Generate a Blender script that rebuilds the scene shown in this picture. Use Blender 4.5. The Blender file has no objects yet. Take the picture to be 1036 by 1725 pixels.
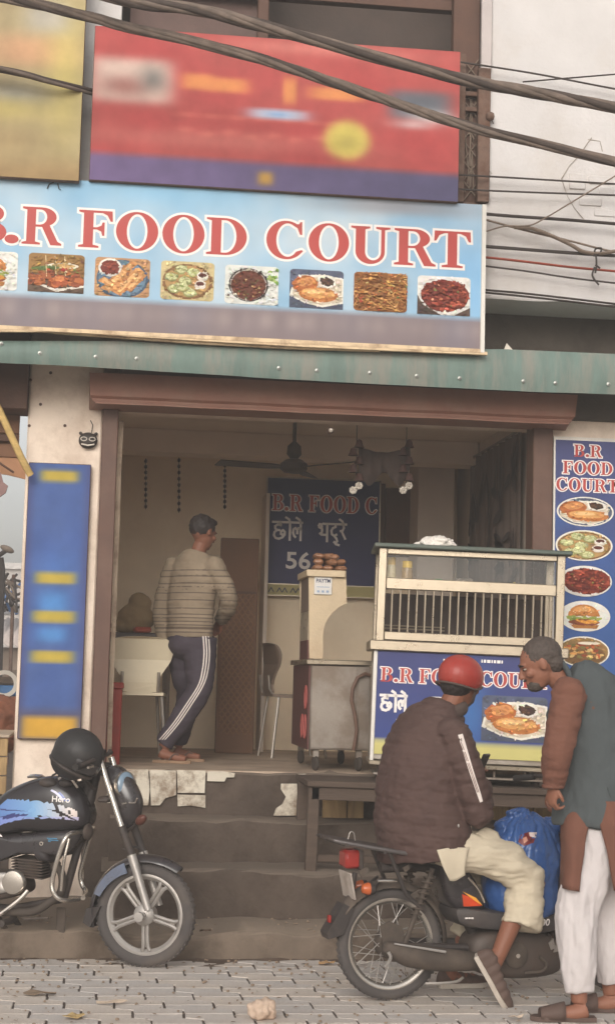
import bpy, bmesh, math, random
import numpy as np
from mathutils import Vector, Matrix, noise
R = math.radians
random.seed(7)
scene = bpy.context.scene
COL = scene.collection

# ------------------------------------------------------------------ camera
FPX, CX, CY, IH, IW = 2700.0, 518.0, 862.5, 1725.0, 1036.0
EYE = Vector((0, 0, 1.5))
YAW, PITCH, ROLL = R(6.8), math.atan((1140 - 862.5) / 2700.0), 0.025
_f = Vector((math.sin(YAW) * math.cos(PITCH), math.cos(YAW) * math.cos(PITCH), math.sin(PITCH)))
_r0 = Vector((math.cos(YAW), -math.sin(YAW), 0))
_u0 = _r0.cross(_f)
CR = _r0 * math.cos(ROLL) + _u0 * math.sin(ROLL)
CU = -_r0 * math.sin(ROLL) + _u0 * math.cos(ROLL)
cd = bpy.data.cameras.new('camera')
cam = bpy.data.objects.new('camera', cd)
COL.objects.link(cam)
cd.sensor_fit = 'VERTICAL'
cd.sensor_height = 36.0
cd.lens = 36.0 * FPX / IH
cd.clip_start = 0.1
cd.clip_end = 2000
m = Matrix.Identity(4)
for i in range(3):
    m[i][0], m[i][1], m[i][2], m[i][3] = CR[i], CU[i], -_f[i], EYE[i]
cam.matrix_world = m
scene.camera = cam

# ------------------------------------------------------------------ sky, sun, exposure
SUN_EL, SUN_AZ = 23.0, 196.0        # elevation; azimuth clockwise from +Y (the street side, behind the camera)
w = bpy.data.worlds.new('World')
scene.world = w
w.use_nodes = True
nt = w.node_tree
bg = nt.nodes['Background']
sky = nt.nodes.new('ShaderNodeTexSky')
sky.sky_type = 'NISHITA'
sky.sun_disc = False
sky.sun_elevation = R(SUN_EL)
sky.sun_rotation = R(SUN_AZ)
sky.air_density = 1.0
sky.dust_density = 3.0
sky.ozone_density = 0.6
hs = nt.nodes.new('ShaderNodeHueSaturation')
hs.inputs['Saturation'].default_value = 0.22
tint = nt.nodes.new('ShaderNodeMix')
tint.data_type = 'RGBA'
tint.blend_type = 'MULTIPLY'
tint.inputs[0].default_value = 1.0
tint.inputs[7].default_value = (1.0, 0.985, 0.965, 1)
nt.links.new(sky.outputs[0], hs.inputs['Color'])
nt.links.new(hs.outputs[0], tint.inputs[6])
nt.links.new(tint.outputs[2], bg.inputs['Color'])
bg.inputs['Strength'].default_value = 0.15
sd = bpy.data.lights.new('sun', 'SUN')
sd.energy = 0.7
sd.angle = R(32)
sd.color = (1.0, 0.97, 0.93)
sun = bpy.data.objects.new('sun', sd)
COL.objects.link(sun)
_sdir = Vector((math.sin(R(SUN_AZ)) * math.cos(R(SUN_EL)), math.cos(R(SUN_AZ)) * math.cos(R(SUN_EL)), math.sin(R(SUN_EL))))
sun.rotation_euler = _sdir.to_track_quat('Z', 'Y').to_euler()
sun.location = (0, -5, 20)
scene.view_settings.view_transform = 'Standard'
scene.view_settings.look = 'None'
scene.view_settings.exposure = 0.48
scene.view_settings.gamma = 1.0
scene.view_settings.use_curve_mapping = False
VEIL_DENSITY = 0.0115  # density of the air veil added to lift the shadows
scene.cycles.max_bounces = 10
scene.cycles.diffuse_bounces = 6
scene.cycles.use_denoising = True

# ------------------------------------------------------------------ measuring helpers
def ray(px, py):
    return _f + CR * ((px - CX) / FPX) + CU * ((CY - py) / FPX)
def at(px, py, Y):
    d = ray(px, py)
    return EYE + d * (Y / d.y)
def atz(px, py, z):
    d = ray(px, py)
    return EYE + d * ((z - EYE.z) / d.z)
def atp(px, py, p0, n):
    d = ray(px, py)
    return EYE + d * ((p0 - EYE).dot(n) / d.dot(n))
def proj(p):
    v = Vector(p) - EYE
    d = v.dot(_f)
    return CX + FPX * v.dot(CR) / d, CY - FPX * v.dot(CU) / d
def lerp(a, b, t):
    return a + (b - a) * t
def lin(c):
    c = c / 255.0
    return c / 12.92 if c <= 0.04045 else ((c + 0.055) / 1.055) ** 2.4
def rgb(r, g, b, k=1.0):
    return (lin(r) * k, lin(g) * k, lin(b) * k)

# ------------------------------------------------------------------ materials
MATS = {}
def mat(name, col, rough=0.8, metal=0.0, var=0.18, scale=6.0, bump=0.15, bscale=70.0, dirt=None, damt=0.5, dscale=2.5, spec=0.35, coat=0.0, stretch=(1, 1, 1), sky_tone=None):
    if name in MATS:
        return MATS[name]
    mm = bpy.data.materials.new(name)
    mm.use_nodes = True
    t = mm.node_tree
    p = t.nodes['Principled BSDF']
    p.inputs['Roughness'].default_value = rough
    p.inputs['Metallic'].default_value = metal
    p.inputs['Specular IOR Level'].default_value = spec
    p.inputs['Coat Weight'].default_value = coat
    p.inputs['Coat Roughness'].default_value = 0.15
    tc = t.nodes.new('ShaderNodeTexCoord')
    mp = t.nodes.new('ShaderNodeMapping')
    mp.inputs['Scale'].default_value = stretch
    t.links.new(tc.outputs['Object'], mp.inputs[0])
    n = t.nodes.new('ShaderNodeTexNoise')
    n.inputs['Scale'].default_value = scale
    n.inputs['Detail'].default_value = 6
    n.inputs['Roughness'].default_value = 0.62
    t.links.new(mp.outputs[0], n.inputs['Vector'])
    rp = t.nodes.new('ShaderNodeValToRGB')
    rp.color_ramp.elements[0].position = 0.3
    rp.color_ramp.elements[1].position = 0.7
    rp.color_ramp.elements[0].color = tuple(max(0, c * (1 - var)) for c in col) + (1,)
    rp.color_ramp.elements[1].color = tuple(min(1, c * (1 + var)) for c in col) + (1,)
    t.links.new(n.outputs['Fac'], rp.inputs['Fac'])
    out = rp.outputs['Color']
    if dirt:
        n2 = t.nodes.new('ShaderNodeTexNoise')
        n2.inputs['Scale'].default_value = dscale
        n2.inputs['Detail'].default_value = 9
        n2.inputs['Roughness'].default_value = 0.7
        t.links.new(mp.outputs[0], n2.inputs['Vector'])
        r2 = t.nodes.new('ShaderNodeValToRGB')
        r2.color_ramp.elements[0].position = 0.46
        r2.color_ramp.elements[1].position = 0.62
        r2.color_ramp.elements[0].color = (0, 0, 0, 1)
        r2.color_ramp.elements[1].color = (damt, damt, damt, 1)
        t.links.new(n2.outputs['Fac'], r2.inputs['Fac'])
        mx = t.nodes.new('ShaderNodeMix')
        mx.data_type = 'RGBA'
        t.links.new(r2.outputs['Color'], mx.inputs[0])
        t.links.new(out, mx.inputs[6])
        mx.inputs[7].default_value = tuple(dirt) + (1,)
        out = mx.outputs[2]
    if sky_tone:            # paler upward faces: sky light put into the colour
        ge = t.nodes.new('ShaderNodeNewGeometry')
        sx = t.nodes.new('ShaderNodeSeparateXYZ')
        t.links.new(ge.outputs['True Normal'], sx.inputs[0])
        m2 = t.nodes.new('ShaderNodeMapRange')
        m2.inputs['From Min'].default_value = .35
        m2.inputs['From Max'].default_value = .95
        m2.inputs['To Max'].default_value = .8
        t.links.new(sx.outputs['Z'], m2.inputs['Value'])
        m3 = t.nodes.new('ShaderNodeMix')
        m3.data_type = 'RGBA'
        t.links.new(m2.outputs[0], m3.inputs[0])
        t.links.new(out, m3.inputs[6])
        m3.inputs[7].default_value = tuple(sky_tone) + (1,)
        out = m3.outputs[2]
    t.links.new(out, p.inputs['Base Color'])
    # roughness varies too
    mr = t.nodes.new('ShaderNodeMapRange')
    mr.inputs['To Min'].default_value = max(0.02, rough - 0.12)
    mr.inputs['To Max'].default_value = min(1, rough + 0.12)
    t.links.new(n.outputs['Fac'], mr.inputs['Value'])
    t.links.new(mr.outputs[0], p.inputs['Roughness'])
    if bump:
        nb = t.nodes.new('ShaderNodeTexNoise')
        nb.inputs['Scale'].default_value = bscale
        nb.inputs['Detail'].default_value = 4
        t.links.new(mp.outputs[0], nb.inputs['Vector'])
        bp = t.nodes.new('ShaderNodeBump')
        bp.inputs['Strength'].default_value = bump
        bp.inputs['Distance'].default_value = 0.01
        t.links.new(nb.outputs['Fac'], bp.inputs['Height'])
        t.links.new(bp.outputs[0], p.inputs['Normal'])
    MATS[name] = mm
    return mm

def print_mat(name='print', rough=0.55, var=0.12, scale=9.0):
    if name in MATS:
        return MATS[name]
    mm = bpy.data.materials.new(name)
    mm.use_nodes = True
    t = mm.node_tree
    p = t.nodes['Principled BSDF']
    p.inputs['Roughness'].default_value = rough
    p.inputs['Specular IOR Level'].default_value = 0.3
    a = t.nodes.new('ShaderNodeAttribute')
    a.attribute_name = 'Col'
    tc = t.nodes.new('ShaderNodeTexCoord')
    n = t.nodes.new('ShaderNodeTexNoise')
    n.inputs['Scale'].default_value = scale
    n.inputs['Detail'].default_value = 7
    t.links.new(tc.outputs['Object'], n.inputs['Vector'])
    mr = t.nodes.new('ShaderNodeMapRange')
    mr.inputs['From Min'].default_value = 0.3
    mr.inputs['From Max'].default_value = 0.7
    mr.inputs['To Min'].default_value = 1 - var
    mr.inputs['To Max'].default_value = 1 + var
    t.links.new(n.outputs['Fac'], mr.inputs['Value'])
    mx = t.nodes.new('ShaderNodeVectorMath')
    mx.operation = 'SCALE'
    t.links.new(a.outputs['Color'], mx.inputs[0])
    t.links.new(mr.outputs[0], mx.inputs['Scale'])
    t.links.new(mx.outputs[0], p.inputs['Base Color'])
    MATS[name] = mm
    return mm

def glass_mat(name, col=(0.9, 0.92, 0.9), alpha=0.18, rough=0.08):
    if name in MATS:
        return MATS[name]
    mm = bpy.data.materials.new(name)
    mm.use_nodes = True
    p = mm.node_tree.nodes['Principled BSDF']
    p.inputs['Base Color'].default_value = col + (1,)
    p.inputs['Roughness'].default_value = rough
    p.inputs['Alpha'].default_value = alpha
    MATS[name] = mm
    return mm

# ------------------------------------------------------------------ mesh builder
class MB:
    def __init__(self):
        self.v, self.f, self.c = [], [], []
        self.col = None
    def color(self, c):
        self.col = c
        return self
    def add(self, vs, fs):
        o = len(self.v)
        self.v += [tuple(x) for x in vs]
        self.f += [tuple(i + o for i in f) for f in fs]
        self.c += [self.col] * len(fs)
        return self
    def box(self, c, s, rz=0.0, mtx=None, ch=0.0):
        """centre, full sizes; ch = chamfer on all edges"""
        hx, hy, hz = s[0] / 2, s[1] / 2, s[2] / 2
        T = Matrix.Translation(Vector(c)) @ (mtx.to_4x4() if mtx else Matrix.Rotation(rz, 4, 'Z'))
        if ch <= 0:
            vs = [T @ Vector((x, y, z)) for x in (-hx, hx) for y in (-hy, hy) for z in (-hz, hz)]
            return self.add(vs, [(0, 1, 3, 2), (4, 6, 7, 5), (0, 4, 5, 1), (2, 3, 7, 6), (0, 2, 6, 4), (1, 5, 7, 3)])
        ch = min(ch, hx * .9, hy * .9, hz * .9)
        vs, idx = [], {}
        for sx in (-1, 1):
            for sy in (-1, 1):
                for sz in (-1, 1):
                    for ax in range(3):
                        p = [sx * (hx - ch), sy * (hy - ch), sz * (hz - ch)]
                        p[ax] = (sx * hx, sy * hy, sz * hz)[ax]
                        idx[(sx, sy, sz, ax)] = len(vs)
                        vs.append(T @ Vector(p))
        fs = []
        for ax in range(3):
            o = [a for a in range(3) if a != ax]
            for s_ in (-1, 1):
                q = []
                for (a, b) in ((-1, -1), (1, -1), (1, 1), (-1, 1)):
                    k = [0, 0, 0]
                    k[ax], k[o[0]], k[o[1]] = s_, a, b
                    q.append(idx[tuple(k) + (ax,)])
                fs.append(tuple(q))
        for ax in range(3):
            o = [a for a in range(3) if a != ax]
            for a in (-1, 1):
                for b in (-1, 1):
                    q = []
                    for (s_, which) in ((-1, 0), (1, 0), (1, 1), (-1, 1)):
                        k = [0, 0, 0]
                        k[ax], k[o[0]], k[o[1]] = s_, a, b
                        q.append(idx[tuple(k) + (o[which],)])
                    fs.append(tuple(q))
        for sx in (-1, 1):
            for sy in (-1, 1):
                for sz in (-1, 1):
                    fs.append(tuple(idx[(sx, sy, sz, a)] for a in range(3)))
        return self.add(vs, fs)
    def span(self, a, b, ch=0.0):
        a, b = Vector(a), Vector(b)
        return self.box((a + b) / 2, [abs(b[i] - a[i]) for i in range(3)], ch=ch)
    def tube(self, pts, r, n=8, caps=True, side=None, closed=False):
        """r: number, list of numbers, or list of (a, b) half widths along (side, other)"""
        pts = [Vector(p) for p in pts]
        N = len(pts)
        rs = r if isinstance(r, (list, tuple)) else [r] * N
        vs, fs = [], []
        prev = None
        for i, p in enumerate(pts):
            if closed:
                d = (pts[(i + 1) % N] - pts[i - 1])
            else:
                d = (pts[min(i + 1, N - 1)] - pts[max(i - 1, 0)])
            if d.length < 1e-9:
                d = Vector((0, 0, 1))
            d.normalize()
            if side is not None:
                s = Vector(side[i] if isinstance(side, list) else side)
                s = s - d * s.dot(d)
            elif prev is None:
                s = d.cross(Vector((0, 0, 1)))
                if s.length < 0.05:
                    s = d.cross(Vector((0, 1, 0)))
            else:
                s = prev - d * prev.dot(d)
            s.normalize()
            prev = s
            o = d.cross(s)
            ra, rb = rs[i] if isinstance(rs[i], (list, tuple)) else (rs[i], rs[i])
            for k in range(n):
                a = 2 * math.pi * k / n
                vs.append(p + s * (ra * math.cos(a)) + o * (rb * math.sin(a)))
        for i in range(N if closed else N - 1):
            j = (i + 1) % N
            for k in range(n):
                k2 = (k + 1) % n
                fs.append((i * n + k, i * n + k2, j * n + k2, j * n + k))
        if caps and not closed:
            fs.append(tuple(range(n - 1, -1, -1)))
            fs.append(tuple((N - 1) * n + k for k in range(n)))
        return self.add(vs, fs)
    def lathe(self, prof, origin, axis=(0, 0, 1), n=24, closed=False, sx=1.0):
        """prof: (radius, height) along axis"""
        ax = Vector(axis).normalized()
        s = ax.cross(Vector((0, 0, 1)))
        if s.length < 0.05:
            s = Vector((1, 0, 0))
        s.normalize()
        o = ax.cross(s)
        O = Vector(origin)
        vs, fs = [], []
        m_ = len(prof)
        for k in range(n):
            a = 2 * math.pi * k / n
            rd = s * math.cos(a) * sx + o * math.sin(a)
            for (r_, h) in prof:
                vs.append(O + rd * r_ + ax * h)
        for k in range(n):
            k2 = (k + 1) % n
            for i in range(m_ if closed else m_ - 1):
                j = (i + 1) % m_
                fs.append((k * m_ + i, k2 * m_ + i, k2 * m_ + j, k * m_ + j))
        if not closed:
            if prof[0][0] > 1e-5:
                fs.append(tuple(k * m_ for k in range(n - 1, -1, -1)))
            if prof[-1][0] > 1e-5:
                fs.append(tuple(k * m_ + m_ - 1 for k in range(n)))
        return self.add(vs, fs)
    def ell(self, c, r, n=14, k=9, rot=None):
        c = Vector(c)
        rr = r if isinstance(r, (tuple, list)) else (r, r, r)
        Rm = rot.to_3x3() if rot else Matrix.Identity(3)
        vs, fs = [], []
        for i in range(1, k):
            t = math.pi * i / k
            for j in range(n):
                a = 2 * math.pi * j / n
                vs.append(c + Rm @ Vector((rr[0] * math.sin(t) * math.cos(a), rr[1] * math.sin(t) * math.sin(a), rr[2] * math.cos(t))))
        top = len(vs)
        vs.append(c + Rm @ Vector((0, 0, rr[2])))
        vs.append(c + Rm @ Vector((0, 0, -rr[2])))
        for i in range(k - 2):
            for j in range(n):
                j2 = (j + 1) % n
                fs.append((i * n + j, (i + 1) * n + j, (i + 1) * n + j2, i * n + j2))
        for j in range(n):
            j2 = (j + 1) % n
            fs.append((top, j, j2))
            fs.append((top + 1, (k - 2) * n + j2, (k - 2) * n + j))
        return self.add(vs, fs)
    def prism(self, poly, a, b):
        """poly: list of 3D points on the front; extruded by vector (b - a given as offset a..b)"""
        a, b = Vector(a), Vector(b)
        n = len(poly)
        P = [Vector(p) for p in poly]
        vs = [p + a for p in P] + [p + b for p in P]
        fs = [tuple(range(n)), tuple(range(2 * n - 1, n - 1, -1))]
        for i in range(n):
            j = (i + 1) % n
            fs.append((i, i + n, j + n, j))
        return self.add(vs, fs)
    def poly(self, pts):
        return self.add(pts, [tuple(range(len(pts)))])
    def mesh(self, name, base=Vector((0, 0, 0)), mats=(), smooth=None):
        me = bpy.data.meshes.new(name)
        me.from_pydata([(x - base[0], y - base[1], z - base[2]) for (x, y, z) in self.v], [], self.f)
        for m_ in mats:
            if m_: me.materials.append(m_)
        if any(c is not None for c in self.c):
            at_ = me.color_attributes.new('Col', 'FLOAT_COLOR', 'CORNER')
            buf = []
            for f, c in zip(self.f, self.c):
                c = c or (0.5, 0.5, 0.5)
                for _ in f:
                    buf += [c[0], c[1], c[2], 1.0]
            at_.data.foreach_set('color', buf)
        bm = bmesh.new()
        bm.from_mesh(me)
        if not any(c is not None for c in self.c):
            bmesh.ops.recalc_face_normals(bm, faces=bm.faces)
        bm.to_mesh(me)
        bm.free()
        if smooth is not None:
            shade(me, smooth)
        return me
    def build(self, name, material, parent=None, smooth=40.0, base=None):
        if base is None:
            base = rootloc(parent) if parent else self.basept()
        me = self.mesh(name, base, [material], smooth)
        o = bpy.data.objects.new(name, me)
        COL.objects.link(o)
        if parent:
            o.parent = parent
        else:
            o.location = base
        return o
    def basept(self):
        A = np.array(self.v)
        lo, hi = A.min(0), A.max(0)
        return Vector(((lo[0] + hi[0]) / 2, (lo[1] + hi[1]) / 2, lo[2]))

def shade(me, deg):
    me.polygons.foreach_set('use_smooth', [True] * len(me.polygons))
    if deg < 179:
        me.set_sharp_from_angle(angle=R(deg))

def rootloc(o):
    v = Vector((0, 0, 0))
    while o is not None:
        v = v + Vector(o.location)
        o = o.parent
    return v
def tag(o, label=None, cat=None, group=None, kind=None):
    if label: o['label'] = label
    if cat: o['category'] = cat
    if group: o['group'] = group
    if kind: o['kind'] = kind
    return o
def empty(name, loc, label=None, cat=None, group=None, kind=None):
    o = bpy.data.objects.new(name, None)
    o.empty_display_size = 0.1
    COL.objects.link(o)
    o.location = loc
    return tag(o, label, cat, group, kind)
def structure(o):
    o['kind'] = 'structure'
    return o

def remesh(mb, voxel=0.008, smooth_it=6, fac=0.5, fn=None):
    """one continuous surface from overlapping closed shapes; fn(co, normal) -> offset along normal. Returns an MB-like (verts, faces)"""
    me = mb.mesh('tmp')
    o = bpy.data.objects.new('tmp', me)
    COL.objects.link(o)
    rm = o.modifiers.new('r', 'REMESH')
    rm.mode = 'VOXEL'
    rm.voxel_size = voxel
    rm.use_smooth_shade = True
    if smooth_it:
        sm = o.modifiers.new('s', 'SMOOTH')
        sm.iterations = smooth_it
        sm.factor = fac
    dg = bpy.context.evaluated_depsgraph_get()
    ev = o.evaluated_get(dg)
    me2 = bpy.data.meshes.new_from_object(ev)
    bpy.data.objects.remove(o)
    bpy.data.meshes.remove(me)
    n = len(me2.vertices)
    co = np.empty(n * 3)
    me2.vertices.foreach_get('co', co)
    co = co.reshape(-1, 3)
    if fn:
        no = np.empty(n * 3)
        me2.vertex_normals.foreach_get('vector', no)
        no = no.reshape(-1, 3)
        co = co + no * fn(co, no)[:, None]
        me2.vertices.foreach_set('co', co.ravel())
    return me2
def place_mesh(me, name, material, parent=None, base=None, smooth=180):
    if base is None:
        base = rootloc(parent)
    me.name = name
    me.transform(Matrix.Translation(-Vector(base)))
    me.materials.clear()
    me.materials.append(material)
    me.polygons.foreach_set('use_smooth', [True] * len(me.polygons))
    o = bpy.data.objects.new(name, me)
    COL.objects.link(o)
    if parent:
        o.parent = parent
    else:
        o.location = base
    return o
def fnoise(co, scale, seed=0.0):
    return np.array([noise.fractal(Vector((x * scale[0] + seed, y * scale[1] + seed, z * scale[2])), 1.0, 2.0, 3) for x, y, z in co])

def smooth_loop(P, k=4):
    """Catmull-Rom resampling of a closed loop"""
    n = len(P)
    out = []
    for i in range(n):
        p0, p1, p2, p3 = P[i - 1], P[i], P[(i + 1) % n], P[(i + 2) % n]
        for j in range(k):
            t = j / k
            out.append(.5 * ((2 * p1) + (p2 - p0) * t + (2 * p0 - 5 * p1 + 4 * p2 - p3) * t * t + (3 * p1 - p0 - 3 * p2 + p3) * t ** 3))
    return out

# ------------------------------------------------------------------ lettering
def _arc(cx, cy, rx, ry, a0, a1, n=18):
    return [(cx + rx * math.cos(R(a0 + (a1 - a0) * i / n)), cy + ry * math.sin(R(a0 + (a1 - a0) * i / n))) for i in range(n + 1)]
def _stem():
    return [(0, 0), (0, .05), (.09, .08), (.09, .92), (0, .95), (0, 1)]
GL = {
 'O': (.80, [_arc(.4, .5, .39, .525, 0, 358, 40), _arc(.4, .5, .19, .465, 0, 358, 40)]),
 'D': (.76, [_stem() + [(.34, 1)] + _arc(.34, .5, .40, .5, 88, -88, 24) + [(.34, 0)], [(.27, .94), (.34, .94)] + _arc(.34, .5, .21, .44, 88, -88, 20) + [(.34, .06), (.27, .06)]]),
 'F': (.65, [_stem() + [(.62, 1), (.63, .72), (.59, .72), (.53, .88), (.44, .94), (.27, .94), (.27, .55), (.34, .55), (.42, .6), (.44, .69), (.48, .69), (.48, .33), (.44, .33), (.42, .44), (.34, .49), (.27, .49), (.27, .08), (.38, .05), (.38, 0)]]),
 'C': (.74, [_arc(.39, .5, .38, .525, 58, 322, 34) + [(.72, .22)] + _arc(.43, .5, .22, .46, 310, 62, 30)[0:0] + [(.69, .25)] + _arc(.42, .5, .22, .455, 318, 60, 30) + [(.60, .84), (.655, .66), (.695, .66), (.69, 1.01), (.655, 1.01), (.63, .95)]]),
 'U': (.76, [[(0, 1), (.36, 1), (.36, .95), (.27, .92)] + _arc(.42, .31, .15, .23, 180, 360, 16) + [(.57, .92), (.47, .95), (.47, 1), (.74, 1), (.74, .95), (.64, .92)] + _arc(.365, .31, .275, .335, 0, -180, 22) + [(.09, .92), (0, .95)]]),
 'R': (.80, [_stem() + [(.40, 1)] + _arc(.40, .745, .285, .255, 88, -58, 18) + [(.72, .10), (.80, .05), (.80, 0), (.58, 0), (.40, .475), (.27, .475), (.27, .08), (.37, .05), (.37, 0)], [(.27, .94), (.36, .94)] + _arc(.36, .74, .135, .2, 86, -86, 14) + [(.36, .535), (.27, .535)]]),
 'T': (.70, [[(.15, 0), (.15, .05), (.26, .08), (.26, .94), (.2, .94), (.1, .88), (.04, .72), (0, .72), (.01, 1), (.69, 1), (.70, .72), (.66, .72), (.60, .88), (.5, .94), (.44, .94), (.44, .08), (.55, .05), (.55, 0)]]),
 'B': (.72, [_stem() + [(.40, 1)] + _arc(.40, .765, .25, .235, 88, -62, 16) + _arc(.41, .275, .30, .275, 72, -90, 18), [(.27, .94), (.36, .94)] + _arc(.36, .755, .11, .185, 86, -86, 12) + [(.36, .565), (.27, .565)], [(.27, .50), (.37, .50)] + _arc(.37, .28, .15, .22, 86, -86, 12) + [(.37, .06), (.27, .06)]]),
 '.': (.26, [_arc(.12, .11, .12, .12, 0, 355, 16)]),
}
def curve_mesh(loops, offset=0.0, extrude=0.0):
    cu = bpy.data.curves.new('tmpc', 'CURVE')
    cu.dimensions = '2D'
    cu.fill_mode = 'BOTH'
    cu.offset = offset
    cu.extrude = extrude
    for lp in loops:
        s = cu.splines.new('POLY')
        s.points.add(len(lp) - 1)
        for q, (x, y) in zip(s.points, lp):
            q.co = (x, y, 0, 1)
        s.use_cyclic_u = True
    o = bpy.data.objects.new('tmpc', cu)
    COL.objects.link(o)
    dg = bpy.context.evaluated_depsgraph_get()
    me = bpy.data.meshes.new_from_object(o.evaluated_get(dg))
    bpy.data.objects.remove(o)
    bpy.data.curves.remove(cu)
    return me
def font_mesh(text, size=1.0, offset=0.0, shear=0.0, extrude=0.0):
    cu = bpy.data.curves.new('tmpf', 'FONT')
    cu.body = text
    cu.size = size
    cu.offset = offset
    cu.shear = shear
    cu.extrude = extrude
    cu.resolution_u = 3
    o = bpy.data.objects.new('tmpf', cu)
    COL.objects.link(o)
    dg = bpy.context.evaluated_depsgraph_get()
    me = bpy.data.meshes.new_from_object(o.evaluated_get(dg))
    bpy.data.objects.remove(o)
    bpy.data.curves.remove(cu)
    return me
def put(mb, me, O, ex, ey, sx=1.0, sy=1.0):
    """2D mesh into an MB on the plane O + ex*x + ey*y"""
    O, ex, ey = Vector(O), Vector(ex), Vector(ey)
    nz = ex.cross(ey)
    vs = [O + ex * (v.co.x * sx) + ey * (v.co.y * sy) + nz * v.co.z for v in me.vertices]
    mb.add(vs, [tuple(p.vertices) for p in me.polygons])
    bpy.data.meshes.remove(me)
def serif(mb, ch, x, y, wd, ht, O, ex, ey, offset=0.0, lift=0.0):
    W_, loops = GL[ch]
    ls = [[(px_ / W_ * wd + x, py_ * ht + y) for (px_, py_) in lp] for lp in loops]
    O2 = Vector(O) + Vector(ex).cross(Vector(ey)) * lift
    put(mb, curve_mesh(ls, offset), O2, ex, ey)
def serif_word(mb, text, x, y, ht, O, ex, ey, offset=0.0, lift=0.0, k=1.0, gap=.06):
    for ch in text:
        if ch == ' ':
            x += .35 * ht * k
            continue
        wd = GL[ch][0] * ht * k
        serif(mb, ch, x, y, wd, ht, O, ex, ey, offset, lift)
        x += wd + gap * ht
    return x
def stroke(mb, pts, wd, O, ex, ey, lift=0.0, x=0, y=0, s=1.0, k=1.0):
    """flat pen stroke"""
    O, ex, ey = Vector(O), Vector(ex), Vector(ey)
    O = O + ex.cross(ey) * lift
    P = [Vector((p[0] * s * k + x, p[1] * s + y)) for p in pts]
    for i in range(len(P) - 1):
        a, b = P[i], P[i + 1]
        d = (b - a)
        if d.length < 1e-7:
            continue
        d.normalize()
        nn = Vector((-d.y, d.x)) * wd / 2
        e = d * wd * 0.28
        q = [a + nn - e, a - nn - e, b - nn + e, b + nn + e]
        lf = ex.cross(ey) * (0.00003 * i)
        mb.poly([O + lf + ex * t.x + ey * t.y for t in (q[0], q[3], q[2], q[1])][::-1])
DEVA_CHHOLE = [
    [(-.05, 1), (1.72, 1)], [(.42, 1), (.42, .84)],
    [(.46, .82), (.26, .86), (.1, .76), (.12, .62), (.24, .55), (.38, .54)],
    [(.24, .55), (.08, .44), (.04, .26), (.14, .10), (.34, .06), (.54, .14), (.68, .30), (.68, .46), (.58, .55), (.46, .48), (.45, .34), (.54, .28), (.64, .34)],
    [(.98, 1), (.98, .0)], [(.98, 1), (.92, 1.16), (.72, 1.28)],
    [(1.62, 1), (1.62, 0)], [(1.62, .62), (1.5, .70), (1.42, .58), (1.42, .38)], [(1.42, .58), (1.32, .70), (1.2, .62), (1.17, .42), (1.24, .25), (1.32, .18)],
    [(1.62, 1), (1.54, 1.16), (1.34, 1.28)]]
DEVA_BHATURE = [
    [(.26, 1), (1.74, 1)],
    [(.0, .86), (.06, .98), (.17, .96), (.2, .84), (.12, .76), (.02, .80)], [(.18, .88), (.22, .66), (.2, .40)], [(.08, .46), (.2, .38), (.54, .38)], [(.54, 1), (.54, 0)],
    [(1.06, 1), (1.06, .84), (.9, .78), (.8, .62), (.84, .42), (1.0, .34), (1.14, .42)],
    [(1.0, .32), (1.12, .2), (1.18, .04), (1.08, -.06), (.98, .0), (1.1, -.12), (1.3, -.18)],
    [(1.54, 1), (1.58, .8), (1.5, .64), (1.36, .62)], [(1.44, .62), (1.68, .18)],
    [(1.56, 1), (1.48, 1.16), (1.3, 1.28)]]
EX, EZ = Vector((1, 0, 0)), Vector((0, 0, 1))
# ================================================================== MATERIALS
wall_white = mat('wall_white', rgb(206, 201, 198), 0.9, var=.05, scale=3, bump=.25, bscale=45, dirt=rgb(192, 183, 174), damt=.5, dscale=1.4)
wall_cream = mat('wall_cream', rgb(236, 218, 200), 0.9, var=.06, scale=4, bump=.2, bscale=40, dirt=rgb(186, 162, 142), damt=.55, dscale=2.2)
wall_inner = mat('wall_inner', rgb(240, 222, 194), 0.9, var=.08, scale=2, bump=.1, dirt=rgb(222, 198, 166), damt=.4, dscale=1.5)
wall_grey = mat('wall_grey', rgb(206, 190, 174), 0.9, var=.08, scale=2, bump=.1)
ceil_m = mat('ceiling_paint', rgb(232, 216, 198), 0.9, var=.06, scale=2)
brown_paint = mat('brown_paint', rgb(140, 98, 82), 0.6, var=.14, scale=5, bump=.12, bscale=30, dirt=rgb(150, 122, 104), damt=.35, dscale=3.5)
brown_dark = mat('brown_dark', rgb(92, 66, 54), 0.7, var=.2, scale=5)
frame_m = mat('frame_paint', rgb(98, 72, 61), 0.6, var=.14, scale=5, bump=.12, bscale=30, dirt=rgb(120, 96, 82), damt=.35, dscale=3.5)
guide_m = mat('guide_rail', rgb(196, 172, 146), 0.5, var=.12, scale=14, dirt=rgb(120, 90, 70), damt=.7, dscale=7)
green_sheet = mat('green_sheet', rgb(106, 124, 116), 0.6, var=.16, scale=5, bump=.2, bscale=26, dirt=rgb(134, 132, 122), damt=.9, dscale=3.6, stretch=(2.2, 1, .35))
canopy_edge = mat('canopy_edge', rgb(222, 196, 160), 0.7, var=.15, scale=8, dirt=rgb(120, 84, 60), damt=.6, dscale=5)
concrete = mat('dirty_concrete', rgb(88, 76, 67), 0.95, var=.16, scale=4, bump=.8, bscale=30, dirt=rgb(66, 55, 47), damt=.8, dscale=2.6, sky_tone=rgb(124, 110, 97))  # treads coloured paler on top for the sky light
concrete_pale = mat('dusty_concrete', rgb(116, 102, 89), 0.95, var=.2, scale=5, bump=.6, bscale=30, dirt=rgb(80, 67, 56), damt=.8, dscale=3.2, sky_tone=rgb(134, 119, 104))
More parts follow.
